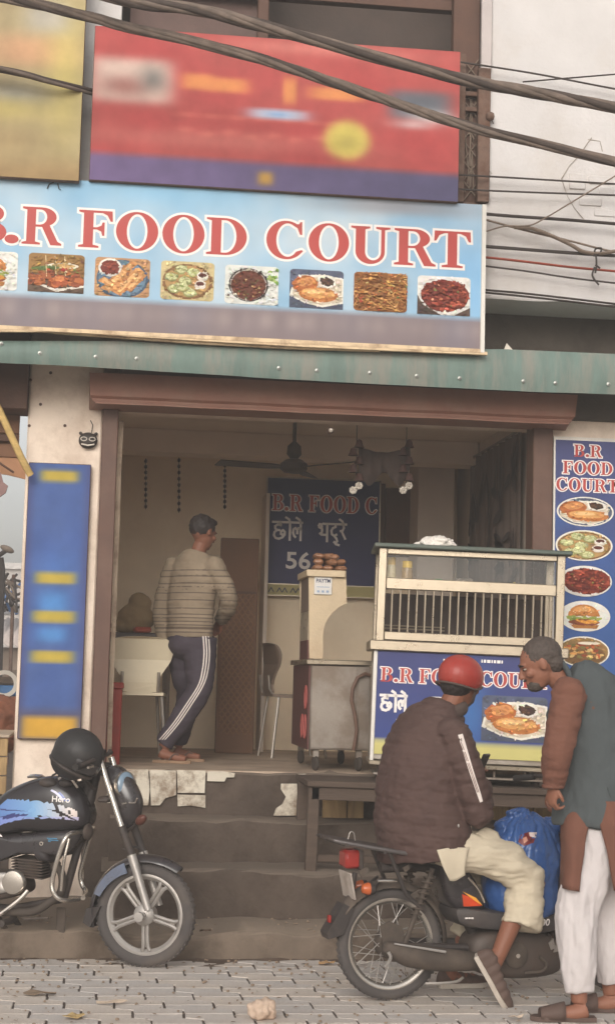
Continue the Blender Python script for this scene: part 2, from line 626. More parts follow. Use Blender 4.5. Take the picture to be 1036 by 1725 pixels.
dirt_m = mat('street_dirt', rgb(98, 82, 70), 1.0, var=.22, scale=6, bump=.7, bscale=30, dirt=rgb(74, 60, 50), damt=.8, dscale=2.2)
joint_m = mat('joint_sand', rgb(84, 73, 65), 1.0, var=.2, scale=20, bump=.5)
paver_ms = [mat('paver_' + n, rgb(*c), 0.95, var=.13, scale=9, bump=.5, bscale=55, dirt=rgb(160, 147, 136), damt=.5, dscale=2.4)
            for n, c in (('tan', (198, 189, 181)), ('grey', (192, 185, 179)), ('warm', (202, 191, 180)))]
tile_m = mat('old_white_tile', rgb(206, 196, 178), 0.45, var=.1, scale=6, bump=.1, dirt=rgb(128, 106, 86), damt=.95, dscale=7)
steel = mat('steel', rgb(172, 164, 154), 0.4, metal=.75, var=.14, scale=5, bump=.05, dirt=rgb(130, 112, 94), damt=.5, dscale=3)
steel_dull = mat('steel_dull', rgb(150, 140, 130), 0.5, metal=.55, var=.16, scale=4, bump=.08, dirt=rgb(108, 90, 74), damt=.6, dscale=3)
alu = mat('aluminium', rgb(168, 155, 136), 0.3, metal=.8, var=.08, scale=12, bump=.03)
rust = mat('rusty_iron', rgb(112, 90, 78), 0.85, var=.25, scale=14, bump=.2, dirt=rgb(92, 60, 44), damt=.7, dscale=9)
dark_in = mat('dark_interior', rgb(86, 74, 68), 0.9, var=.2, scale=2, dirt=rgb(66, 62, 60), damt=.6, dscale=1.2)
wire_black = mat('wire_black', rgb(58, 50, 46), 0.7, var=.15)
wire_grey = mat('wire_grey', rgb(128, 112, 98), 0.75, var=.2, scale=20)
wire_red = mat('wire_red', rgb(150, 70, 52), 0.7)
bundle_m = mat('cable_bundle', rgb(112, 98, 88), 0.8, var=.28, scale=14, bump=.2, bscale=60)
bundle_d = mat('cable_bundle_dark', rgb(74, 63, 57), 0.8, var=.25, scale=14, bump=.2, bscale=60)
wood_tan = mat('wood_tan', rgb(176, 146, 104), 0.8, var=.2, scale=3, bump=.2, bscale=25, stretch=(6, 6, .6), dirt=rgb(120, 96, 70), damt=.6)
wood_bench = mat('wood_bench', rgb(86, 72, 62), 0.8, var=.22, scale=4, bump=.25, bscale=25, stretch=(.7, 5, 5))
bolt_m = mat('bolt_zinc', rgb(150, 150, 144), 0.35, metal=.6, bump=0)
printm = print_mat()
print_sign = print_mat('print_banner', .5, .05, 5)
print_board = print_mat('print_worn', .7, .12, 7)  # rougher print for the billboards and the upright sign
white_frame = mat('white_frame', rgb(222, 216, 206), 0.6, var=.06)

YF = 10.04
# ================================================================== GROUND
g = MB()
g.poly([(-120, -60, -.03), (160, -60, -.03), (160, 260, -.03), (-120, 260, -.03)])
structure(g.build('ground', dirt_m, base=Vector((0, 0, -.03))))
# --- bedding sand under the pavers
pv = MB()
PAVE_Y0, PAVE_Y1 = 3.6, 8.62
pv.poly([(-7, PAVE_Y0, -.006), (9, PAVE_Y0, -.006), (9, PAVE_Y1, -.006), (-7, PAVE_Y1, -.006)])
pavement = structure(pv.build('pavement', joint_m, base=Vector((0, 0, -.006))))
PW, PD = .225, .195
def paver_mb(ox, oy, dz=0, tilt=(0, 0), seed=0, k=1.0):
    rnd = random.Random(seed)
    hx, hy, gx = PW / 2 - .0055, PD / 2 - .0075, .067
    rim = [(-hx + gx, -hy), (hx + gx * .6, -hy), (hx + gx * .6, -hy * .16), (hx - gx * .6, hy * .16), (hx - gx * .6, hy),
           (-hx - gx * .6, hy), (-hx - gx * .6, hy * .16), (-hx + gx * .6, -hy * .16), (-hx + gx * .6, -hy)][1:]
    rim = [(x + rnd.uniform(-.002, .002), y + rnd.uniform(-.002, .002)) for x, y in rim]
    n = len(rim)
    z = lambda x, y: dz + tilt[0] * x + tilt[1] * y
    top = [(ox + x * .985, oy + y * .98, z(x, y)) for x, y in rim]
    mid = [(ox + x, oy + y, z(x, y) - .002) for x, y in rim]
    bot = [(ox + x, oy + y, -.05) for x, y in rim]
    mb = MB()
    fs = [tuple(range(n))]
    for a in (0, n):
        for i in range(n):
            j = (i + 1) % n
            fs.append((a + i, a + n + i, a + n + j, a + j))
    mb.add(top + mid + bot, fs)
    return mb
_rp = random.Random(3)
rest = [MB(), MB(), MB()]
proto = {}
cells = []
row = 0
y = PAVE_Y0
while y < PAVE_Y1 - PD * .6:
    off = PW - (row * .0804) % PW + _rp.uniform(-.003, .003)
    x = -6.8 + off
    while x < 8.8:
        cells.append((x, y + PD / 2))
        x += PW
    y += PD
    row += 1
def in_view(cx_, cy_):
    for dx in (-.14, .14):
        for dy in (-.1, .1):
            a, b = proj((cx_ + dx, cy_ + dy, 0))
            if -4 < a < IW + 4 and b < IH + 4:
                return True
    return False
vis = sorted([c for c in cells if in_view(*c)], key=lambda c: c[1])[:298]
vs_ = set(vis)
for i, (px_, py_) in enumerate(cells):
    k = _rp.randrange(3)
    dz = _rp.uniform(-.0015, .0015) + .001 * noise.noise(Vector((px_ * 1.3, py_ * 1.7, 0)))
    tl = (_rp.uniform(-.008, .008), _rp.uniform(-.006, .006))
    if (px_, py_) in vs_:
        v = _rp.randrange(6)
        if (v, k) not in proto:
            proto[(v, k)] = paver_mb(0, 0, 0, (0, 0), v + 10).mesh('paver', Vector((0, 0, 0)), [paver_ms[k]], 20)
        o = bpy.data.objects.new('paver', proto[(v, k)])
        COL.objects.link(o)
        o.parent = pavement
        o.location = (px_ - pavement.location.x, py_ - pavement.location.y, dz - pavement.location.z)
        o.rotation_euler = (tl[1], -tl[0], _rp.uniform(-.012, .012))
    else:
        q = paver_mb(px_, py_, dz, tl, i)
        rest[k].add(q.v, q.f)
for k in range(3):
    o = rest[k].build('pavers', paver_ms[k], pavement, smooth=20)
    o['kind'] = 'stuff'

# --- soil strip, kerb platform and steps
def slab(name, x0, x1, y0, y1, z0, z1, m_, amp=.008, nx=60, seed=0, parent=None, lipr=.012):
    """a cast block with a worn, uneven front edge and face"""
    mb = MB()
    prof = [(y0 + .004, z0), (y0, lerp(z0, z1, .35)), (y0 + .002, lerp(z0, z1, .75)), (y0 + lipr * .4, z1 - lipr), (y0 + lipr * 1.6, z1), (lerp(y0, y1, .35), z1), (lerp(y0, y1, .7), z1), (y1, z1)]
    n = len(prof)
    vs, fs = [], []
    for i in range(nx + 1):
        x_ = lerp(x0, x1, i / nx)
        for j, (yy, zz) in enumerate(prof):
            a = amp * noise.fractal(Vector((x_ * 5 + seed, zz * 9, yy * 7)), 1, 2, 3)
            b = amp * noise.fractal(Vector((x_ * 4 + seed + 9, yy * 6, zz * 3)), 1, 2, 3)
            if j == 0: b = 0
            if j in (3, 4): a *= 2.2; b *= 1.6
            if j == n - 1: a = 0
            vs.append((x_, yy + a, zz + b * (0 if j < 3 else 1)))
    for i in range(nx):
        for j in range(n - 1):
            fs.append((i * n + j, (i + 1) * n + j, (i + 1) * n + j + 1, i * n + j + 1))
    # ends and back
    o0 = len(vs)
    vs += [(x0, y1, z0), (x1, y1, z0)]
    fs.append(tuple(range(n - 1, -1, -1)) + (o0,))
    fs.append(tuple(nx * n + j for j in range(n)) + (o0 + 1,))
    mb.add(vs, fs)
    o = mb.build(name, m_, parent, smooth=50)
    return o
XL, XR = at(168, 1400, 9.9).x, 4.2
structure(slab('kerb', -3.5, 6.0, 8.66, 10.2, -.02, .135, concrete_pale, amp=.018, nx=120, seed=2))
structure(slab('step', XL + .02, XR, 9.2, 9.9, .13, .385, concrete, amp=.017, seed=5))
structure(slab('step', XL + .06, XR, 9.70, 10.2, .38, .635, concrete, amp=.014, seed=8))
# soil strip between pavers and kerb, with a scatter of grit
sm_ = MB()
nx, ny = 160, 8
vs, fs = [], []
for i in range(nx + 1):
    for j in range(ny + 1):
        x_, y_ = lerp(-4, 6, i / nx), lerp(8.44, 8.72, j / ny)
        z_ = -.004 + .012 * noise.fractal(Vector((x_ * 6, y_ * 9, 1)), 1, 2, 4) + .035 * max(0, (j / ny - .55))
        if j == 0: z_ = -.012
        vs.append((x_, y_, z_))
for i in range(nx):
    for j in range(ny):
        a = i * (ny + 1) + j
        fs.append((a, a + ny + 1, a + ny + 2, a + 1))
sm_.add(vs, fs)
structure(sm_.build('soil_strip', dirt_m, base=Vector((0, 8.5, 0))))
gr = MB()
rg = random.Random(5)
for i in range(700):
    x_, y_ = rg.uniform(-1.2, 3.4), rg.choice((rg.uniform(8.2, 8.75), rg.uniform(7.0, 8.4), rg.uniform(8.7, 9.25)))
    s_ = rg.uniform(.003, .011)
    zz = .138 if y_ > 8.7 else .006
    gr.ell((x_, y_, zz + s_ * .2), (s_, s_ * rg.uniform(.6, 1), s_ * .6), n=5, k=3)
tag(gr.build('grit', mat('grit', rgb(140, 122, 104), 1, var=.3, scale=30), smooth=None), 'loose dusty grit scattered along the kerb', 'grit', kind='stuff')

# ================================================================== SHOP BUILDING
bld = empty('shop_building', (1.4, 10.04, 0), 'old two-storey shop building with a cream ground floor and open brown-framed front', 'building')
bx = lambda name, a, b, m_, ch=.004: (lambda mb: mb.build(name, m_, bld))(MB().span(a, b, ch))
# measured edges
xPL = at(37, 950, YF).x           # left edge of the left pillar
xDL = at(166, 900, YF).x          # door frame, outer left
xDLi = at(193, 900, YF).x
xDR = at(926, 850, YF).x
xDRi = at(893, 850, YF).x
zFL = .9
zH = at(560, 702, YF).z           # lintel underside
zTop = 6.6
# floor and plinth
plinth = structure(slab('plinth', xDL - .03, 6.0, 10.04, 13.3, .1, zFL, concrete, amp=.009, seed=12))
bx('floor', (xPL + .02, 10.08, zFL - .05), (2.95, 13.1, zFL + .006), mat('shop_floor', rgb(176, 156, 136), .7, var=.2, scale=4, dirt=rgb(140, 120, 104), damt=.7))
# ground-floor front walls
xPL_ = xPL
bx('pillar', (xPL, YF, .1), (xDL, YF + .3, 4.2), wall_cream, .012)
bx('pillar', (xDR, YF, .85), (6.0, YF + .3, 4.2), wall_cream, .012)
bx('lintel', (xDL + .002, YF + .02, zH), (xDR - .002, YF + .3, 4.2), wall_cream)
# brown shutter frame
bx('door_frame', (xDL, YF - .06, zFL), (xDLi, YF + .12, zH + .3), frame_m, .006)
bx('door_frame', (xDRi, YF - .06, zFL), (xDR, YF + .12, zH + .3), frame_m, .006)
bx('door_head', (xDLi + .001, YF - .05, zH), (xDRi - .001, YF + .1, zH + .3), frame_m, .006)
# shutter guide rails (pale strips inside the frame)
for (pa, pb, y0, y1) in ((186, 198, 710, 1276), (889, 899, 752, 1120)):
    a, b = at(pa, (y0 + y1) / 2, YF + .14), at(pb, (y0 + y1) / 2, YF + .14)
    zt, zb = at(pa, y0, YF + .14).z, zFL + .01
    mb = MB()
    n = 26
    for i in range(n):      # slightly buckled channel
        pass
    for (u0, u1, d0, d1) in ((0, .28, 0, .05), (.36, 1, .012, .05)):
        P, Q = [], []
        for i in range(n + 1):
            t = i / n
            wob = .004 * noise.noise(Vector((t * 5, pa, u0)))
            z_ = lerp(zb, zt, t)
            P.append((lerp(a.x, b.x, u0) + wob, YF + .09 + d0, z_))
            Q.append((lerp(a.x, b.x, u1) + wob, YF + .09 + d0, z_))
        vs = []
        for (p, q) in zip(P, Q):
            vs += [p, q, (q[0], q[1] + d1, q[2]), (p[0], p[1] + d1, p[2])]
        fs = []
        for i in range(n):
            for k in range(4):
                k2 = (k + 1) % 4
                fs.append((i * 4 + k, i * 4 + k2, i * 4 + 4 + k2, i * 4 + 4 + k))
        fs += [(0, 1, 2, 3), (n * 4 + 3, n * 4 + 2, n * 4 + 1, n * 4)]
        mb.add(vs, fs)
    mb.build('shutter_rail', guide_m, bld)
# shutter box (brown sheet-metal hood)
a, b = at(151, 640, 9.78), at(972, 690, 9.78)
zb_ = at(560, 697, 9.78).z
sb = MB()
prof = [(9.80, 3.30), (9.775, zb_ + .19), (9.79, zb_ + .05), (9.81, zb_ + .035), (9.81, zb_ + .018), (9.785, zb_ + .010), (9.785, zb_), (YF + .019, zb_), (YF + .019, 3.30)]
n = 40
vs, fs = [], []
k = len(prof)
for i in range(n + 1):
    t = i / n
    for j, (yy, zz) in enumerate(prof):
        x_ = lerp(a.x, b.x, t)
        if i in (0, n) and j in (2, 3, 4, 5, 6):
            x_ += (.045 if i == 0 else -.06) * (j - 1) / 5
        dn = .006 * noise.noise(Vector((x_ * 3, zz * 4, 2))) if j < 7 else 0
        vs.append((x_, yy + dn, zz + (.004 * noise.noise(Vector((x_ * 2.2, 0, 5))) if 1 < j < 7 else 0)))
for i in range(n):
    for j in range(k):
        j2 = (j + 1) % k
        fs.append((i * k + j, (i + 1) * k + j, (i + 1) * k + j2, i * k + j2))
fs += [tuple(range(k)), tuple(n * k + j for j in range(k - 1, -1, -1))]
sb.add(vs, fs)
sb.build('shutter_box', brown_paint, bld, smooth=35)
# shop interior
bx('back_wall', (xPL, 13.0, 0), (2.95, 13.2, 3.5), wall_inner)
bx('side_wall', (xPL + .003, YF + .3, 0), (xPL + .16, 13.0, 3.5), wall_inner)
bx('side_wall', (2.80, YF + .3, zFL), (2.98, 13.0, 3.5), wall_grey)
bx('ceiling', (xPL + .01, YF + .3, 3.36), (2.95, 13.1, 3.5), ceil_m)
bx('beam', (xPL + .16, 12.2, 3.18), (2.79, 12.45, 3.359), ceil_m)
pa_, pb_ = at(703, 900, 12.6), at(764, 900, 12.6)
bx('column', (pa_.x, 12.6, zFL), (pb_.x, 12.995, 3.355), wall_grey)
# niche frame on the back wall
for (px0, px1, py0, py1) in ((640, 646, 815, 950), (742, 748, 800, 960)):
    p0, p1 = at(px0, py0, 12.96), at(px1, py1, 12.96)
    bx('frame', (p0.x, 12.94, p1.z), (p1.x, 12.998, p0.z), brown_dark)
p0, p1 = at(650, 822, 12.96), at(737, 940, 12.96)
bx('cupboard_door', (p0.x, 12.95, p1.z), (p1.x, 12.997, p0.z), brown_dark)
bx('shade_strip', (at(800, 560, YF).x, YF - .03, 3.2), (6.2, YF - .001, 4.1), mat('shade_strip_tone', rgb(86, 78, 70), .95, var=.15, scale=3, bump=.3, dirt=rgb(62, 55, 49), damt=.7))  # dark strip painted in for the shade under the overhang
# upper floor: white wall at the right, opening behind the billboard
YU = 9.60
xU = at(819, 300, YU).x
zU = at(930, 508, YU).z
uw = MB()
xr = 7.0
n, mz = 60, 30
vs, fs = [], []
for i in range(n + 1):
    for j in range(mz + 1):
        x_, z_ = lerp(xU, xr, i / n), lerp(zU, zTop, j / mz)
        yy = YU + .010 * noise.fractal(Vector((x_ * 2.5, z_ * 2.5, 3)), 1, 2, 4)
        if i == 0: x_ += .008 * noise.noise(Vector((z_ * 6, 1, 1)))
        if j == 0: z_ += .008 * noise.noise(Vector((x_ * 5, 7, 1))); yy += .01
        vs.append((x_, yy, z_))
for i in range(n):
    for j in range(mz):
        q = i * (mz + 1) + j
        fs.append((q, q + mz + 1, q + mz + 2, q + 1))
o0 = len(vs)
vs += [(xU, YF + .29, zU), (xr, YF + .29, zU), (xU, YF + .29, zTop), (xr, YF + .29, zTop)]
fs.append(tuple(i * (mz + 1) for i in range(n, -1, -1)) + (o0, o0 + 1))
fs.append(tuple(range(mz, -1, -1)) + (o0, o0 + 2)[0:2])
uw.add(vs, fs)
uw.build('upper_wall', wall_white, bld, smooth=40)
# pale reveal strip beside the opening
p0, p1 = at(811, 0, YU - .02), at(828, 60, YU - .02)
bx('pilaster', (p0.x, YU - .03, at(815, 118, YU).z), (p1.x, YU - .001, zTop), mat('pilaster_grey', rgb(190, 180, 176), .9, var=.06))
# white wall sliver at upper left and dark recess
xUl = at(206, 20, YU).x
bx('upper_wall', (-4.0, YU, 3.78), (xUl, YF + .28, zTop), wall_white)
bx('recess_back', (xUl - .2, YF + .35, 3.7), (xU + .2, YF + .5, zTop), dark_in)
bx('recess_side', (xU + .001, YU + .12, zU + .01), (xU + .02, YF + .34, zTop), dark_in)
bx('upper_slab', (xUl, YU + .02, 3.76), (xU - .001, YF + .34, 3.95), wall_cream)
for (px0, px1) in ((434, 452), (762, 806)):
    p0, p1 = at(px0, 30, YU + .1), at(px1, 30, YU + .1)
    bx('window_post', (p0.x, YU + .06, 3.96), (p1.x, YU + .14, zTop - .02), brown_dark)
p0, p1 = at(206, 4, YU + .2), at(806, 22, YU + .2)
bx('window_head', (p0.x, YU + .15, p1.z - .02), (p1.x, YU + .22, p1.z + .05), brown_dark)
p0 = at(220, 12, YU + .3); p1 = at(440, 80, YU + .3)
bx('window_board', (p0.x, YU + .26, 4.6), (p1.x, YU + .29, zTop - .03), mat('maroon_board', rgb(104, 84, 78), .8))
# shading hood over the opening (the floor above)
bx('roof_slab', (-4.0, YU - .10, zTop), (7.0, 13.2, zTop + .2), wall_white)
# grille of the upper opening
gp = []
for (px0, px1, py0, py1, nm) in ((805, 820, 116, 342, 'grille_post'), (770, 780, 92, 342, 'grille_post')):
    p0, p1 = at(px0, py0, YU - .012), at(px1, py1, YU - .012)
    bx(nm, (p0.x, YU - .036, p1.z), (max(p1.x, xU + .012) if px0 == 805 else p1.x, YU + .02, p0.z), rust)
for py in (138, 152, 178, 338):
    p0, p1 = at(560, py - 5, YU + .02), at(806, py + 4, YU + .02)
    bx('grille_rail', (p0.x, YU + .005, p1.z), (p1.x, YU + .035, p0.z + (p1.z - p0.z) * .15 * 0 ), rust)
gw = MB()
rq = random.Random(9)
for i in range(16):
    p = [at(rq.uniform(776, 806), rq.uniform(165, 330), YU + rq.uniform(.03, .09)) for _ in range(4)]
    gw.tube([p[0], lerp(p[0], p[1], .5) + Vector((0, .02, .02)), p[1], p[2]], .004, 5)
for i in range(7):
    z0 = 100 + i * 34
    gw.tube([at(780, z0, YU + .03), at(793, z0 + 17, YU + .045), at(806, z0 + 34, YU + .03)], .004, 5)
    gw.tube([at(806, z0, YU + .035), at(793, z0 + 17, YU + .05), at(780, z0 + 34, YU + .035)], .004, 5)
gw.build('grille_wire', wire_grey, bld)
# plaster patches and exposed brickwork relief on the white wall
for (px0, px1, py0, py1) in ((958, 985, 292, 320), (990, 1028, 296, 312), (975, 1012, 332, 348), (1000, 1040, 352, 366), (1008, 1030, 315, 330)):
    p0, p1 = at(px0, py0, YU), at(px1, py1, YU)
    c = (p0 + p1) / 2
    yy = YU + .010 * noise.fractal(Vector((c.x * 2.5, c.z * 2.5, 3)), 1, 2, 4)
    mb = MB().box((c.x, yy - .001, c.z), (p1.x - p0.x, .016, p0.z - p1.z), ch=.004)
    mb.build('brick', wall_white, bld)
for pts in ([(946, 300), (958, 280), (975, 262), (990, 240), (996, 232)], [(945, 300), (955, 330), (968, 352), (985, 372)], [(820, 282), (828, 293)], [(990, 235), (1010, 238), (1014, 255)]):
    ck = MB().tube([at(px, py, YU - .006) for px, py in pts], [.0015 + .002 * rq.random() for _ in pts], 5)
    ck.build('crack', mat('crack_grey', rgb(150, 138, 124), .9), bld)
# shade under the overhang at the right is painted as a dark strip
# plinth tiles (broken, on the front of the plinth)
def tile(pts, seed):
    rnd = random.Random(seed)
    P = []
    for i, (a_, b_) in enumerate(pts):
        P.append(at(a_ + rnd.uniform(-1, 1), b_ + rnd.uniform(-1, 1), 10.022))
    MB().prism(P, (0, 0, 0), (0, .012 + .0, 0)).build('tile', tile_m, plinth, smooth=None)
tile([(181, 1296), (203, 1297), (203, 1352), (181, 1352)], 1)
tile([(205, 1297), (251, 1297), (252, 1330), (250, 1357), (206, 1356)], 2)
tile([(253, 1297), (297, 1298), (297, 1340), (280, 1344), (270, 1357), (254, 1357)], 3)
tile([(299, 1298), (347, 1299), (346, 1336), (299, 1335)], 4)
tile([(299, 1338), (346, 1339), (346, 1360), (322, 1357), (299, 1358)], 5)
tile([(349, 1299), (376, 1300), (397, 1302), (395, 1309), (382, 1309), (379, 1316), (349, 1316)], 6)
tile([(474, 1321), (500, 1321), (502, 1374), (462, 1374), (466, 1362), (476, 1356), (482, 1342), (474, 1330)], 7)
tile([(503, 1303), (516, 1303), (516, 1374), (503, 1374)], 8)
# pillar holes / screws
for px, py in ((86, 628), (50, 717), (110, 717), (69, 681), (52, 640)):
    p = at(px, py, YF - .002)
    MB().lathe([(.010, 0), (.008, .006), (0, .006)], p, (0, -1, 0), 10).build('nail', brown_dark, bld)

# ================================================================== CANOPY
cy_ = 9.48
can = empty('canopy', (1.4, 9.6, 3.2), 'faded green sheet canopy edge bolted along the front above the shutter', 'canopy')
cb = MB()
TOPL = [(-140, 566), (0, 574), (200, 574), (420, 583), (620, 589), (850, 588), (1036, 596), (1200, 603)]
BOTL = [(-140, 604), (0, 611), (100, 615), (200, 621), (330, 629), (470, 638), (600, 645), (760, 653), (900, 660), (1036, 664), (1200, 672)]
def interp(L, x_):
    for (x0, y0), (x1, y1) in zip(L, L[1:]):
        if x_ <= x1:
            return lerp(y0, y1, (x_ - x0) / (x1 - x0))
    return L[-1][1]
n = 110
vs, fs = [], []
for i in range(n + 1):
    px = lerp(-140, 1200, i / n)
    t0, b0 = at(px, interp(TOPL, px), cy_), at(px, interp(BOTL, px), cy_)
    w_ = .010 * noise.fractal(Vector((px * .012, 0, 3)), 1, 2, 2)
    col = [Vector((t0.x, YF - .001, t0.z + .06)), Vector((t0.x, cy_ + .05, t0.z + .01)), Vector((t0.x, cy_ + .01, t0.z))]
    for q in (.25, .5, .75):
        col.append(Vector((t0.x, cy_ - .012 * math.sin(q * 3.14) + w_ * q, lerp(t0.z, b0.z, q))))
    col.append(Vector((b0.x, cy_ + .006 + w_, b0.z)))
    col.append(Vector((b0.x, cy_ + .022 + w_, b0.z + .004)))
    col.append(Vector((b0.x, cy_ + .03, lerp(t0.z, b0.z, .5))))
    col.append(Vector((b0.x, cy_ + .06, t0.z - .02)))
    col.append(Vector((b0.x, YF - .001, t0.z + .03)))
    vs += col
k = 11
for i in range(n):
    for j in range(k):
        j2 = (j + 1) % k
        fs.append((i * k + j, (i + 1) * k + j, (i + 1) * k + j2, i * k + j2))
fs += [tuple(range(k)), tuple(n * k + j for j in range(k - 1, -1, -1))]
cb.add(vs, fs)
cb.build('sheet', green_sheet, can, smooth=50)
for px, py in ((3, 579), (68, 595), (162, 601), (231, 604), (470, 620), (534, 624), (623, 628), (702, 633), (774, 637), (881, 642), (935, 645), (1024, 647)):
    p = at(px, py, cy_ - .012)
    MB().lathe([(.012, 0), (.012, .003), (.007, .004), (.007, .008), (0, .010)], p, (0, -1, 0), 10).build('bolt', bolt_m, can)
# cream edge strips under the sign
for (L, dy) in (([(0, 557), (95, 557), (330, 572), (500, 582), (820, 596)], 0), ([(90, 559), (330, 577), (500, 586), (640, 590)], .03)):
    pts = [at(px, py, 9.42 + dy) for px, py in L]
    mb = MB()
    for p, q in zip(pts, pts[1:]):
        mb.tube([p, q], [(.011, .014)] * 2, 4, side=(0, .7, .7))
    mb.build('edge_strip', canopy_edge, can, smooth=None)
# torn paper scrap lying on the canopy
p = [at(847, 592, 9.52), at(853, 578, 9.54), at(862, 588, 9.52), at(870, 592, 9.50)]
mb = MB().prism(p, (0, 0, 0), (0, .004, .0))
tag(mb.build('paper_scrap', mat('paper', rgb(206, 196, 182), .9), smooth=None), 'small torn scrap of pale paper sticking up on the green canopy', 'paper scrap')
# ================================================================== SIGNS
def ellp(cx, cy, rx, ry, n=20, rot=0, wob=0, seed=0):
    rnd = random.Random(seed)
    out = []
    for i in range(n):
        a = 2 * math.pi * i / n
        k = 1 + wob * rnd.uniform(-1, 1)
        x_, y_ = rx * k * math.cos(a), ry * k * math.sin(a)
        out.append((cx + x_ * math.cos(rot) - y_ * math.sin(rot), cy + x_ * math.sin(rot) + y_ * math.cos(rot)))
    return out
def rrect(x0, y0, x1, y1, r_=.08):
    o = []
    for (cx, cy, a0) in ((x1 - r_, y1 - r_, 0), (x0 + r_, y1 - r_, 90), (x0 + r_, y0 + r_, 180), (x1 - r_, y0 + r_, 270)):
        o += _arc(cx, cy, r_, r_, a0, a0 + 90, 4)
    return o
class Print:
    """flat print: coloured shapes laid on a plane, each a hair above the one before"""
    def __init__(self, O, ex, ey, sx, sy, k=1.0, step=.00012):
        self.mb, self.O, self.ex, self.ey, self.sx, self.sy, self.k = MB(), Vector(O), Vector(ex), Vector(ey), sx, sy, k
        self.n, self.step, self.nz = 0, step, Vector(ex).cross(Vector(ey))
        self.clip = None
        self.polys = []
    def p(self, pts, c):
        if self.clip:
            cx, cy, rx, ry = self.clip
            q = []
            for (x, y) in pts:
                d = math.hypot((x - cx) / rx, (y - cy) / ry)
                if d > 1:
                    x, y = cx + (x - cx) / d, cy + (y - cy) / d
                q.append((x, y))
            pts = q
        else:
            pts = [(min(1, max(0, x)), min(1, max(0, y))) for x, y in pts]
        self.n += 1
        self.polys.append((pts, c))
        self.mb.color(rgb(*c, k=self.k)).poly([self.O + self.ex * (x * self.sx) + self.ey * (y * self.sy) + self.nz * (self.step * self.n) for x, y in pts])
    def line(self, pts, wd, c):
        for (a, b) in zip(pts, pts[1:]):
            d = Vector((b[0] - a[0], b[1] - a[1]))
            if d.length < 1e-6: continue
            d.normalize()
            nn = Vector((-d.y, d.x)) * wd / 2
            e = d * wd * .25
            self.p([(a[0] + nn.x - e.x, a[1] + nn.y - e.y), (a[0] - nn.x - e.x, a[1] - nn.y - e.y), (b[0] - nn.x + e.x, b[1] - nn.y + e.y), (b[0] + nn.x + e.x, b[1] + nn.y + e.y)], c)
            self.n -= .8
def texture(P, n, seed=0):
    """mottle the print: small dabs a little lighter or darker than what they lie on"""
    rnd = random.Random(seed)
    done = list(P.polys)
    for _ in range(n):
        x, y = rnd.uniform(.03, .97), rnd.uniform(.03, .97)
        for pts, c in reversed(done):
            k, j = False, len(pts) - 1
            for i in range(len(pts)):
                if (pts[i][1] > y) != (pts[j][1] > y) and x < (pts[j][0] - pts[i][0]) * (y - pts[i][1]) / (pts[j][1] - pts[i][1] + 1e-12) + pts[i][0]:
                    k = not k
                j = i
            if k:
                f = 1 + rnd.gauss(.0, .12 if min(c) < 180 else .02)
                P.p(ellp(x, y, rnd.uniform(.012, .05), rnd.uniform(.008, .03), 7, rnd.random() * 3, .25, _), tuple(min(255, max(0, v * f + rnd.gauss(0, 5))) for v in c))
                P.n -= .7
                break
def mixc(a, b, t):
    return tuple(a[i] + (b[i] - a[i]) * t for i in range(3))
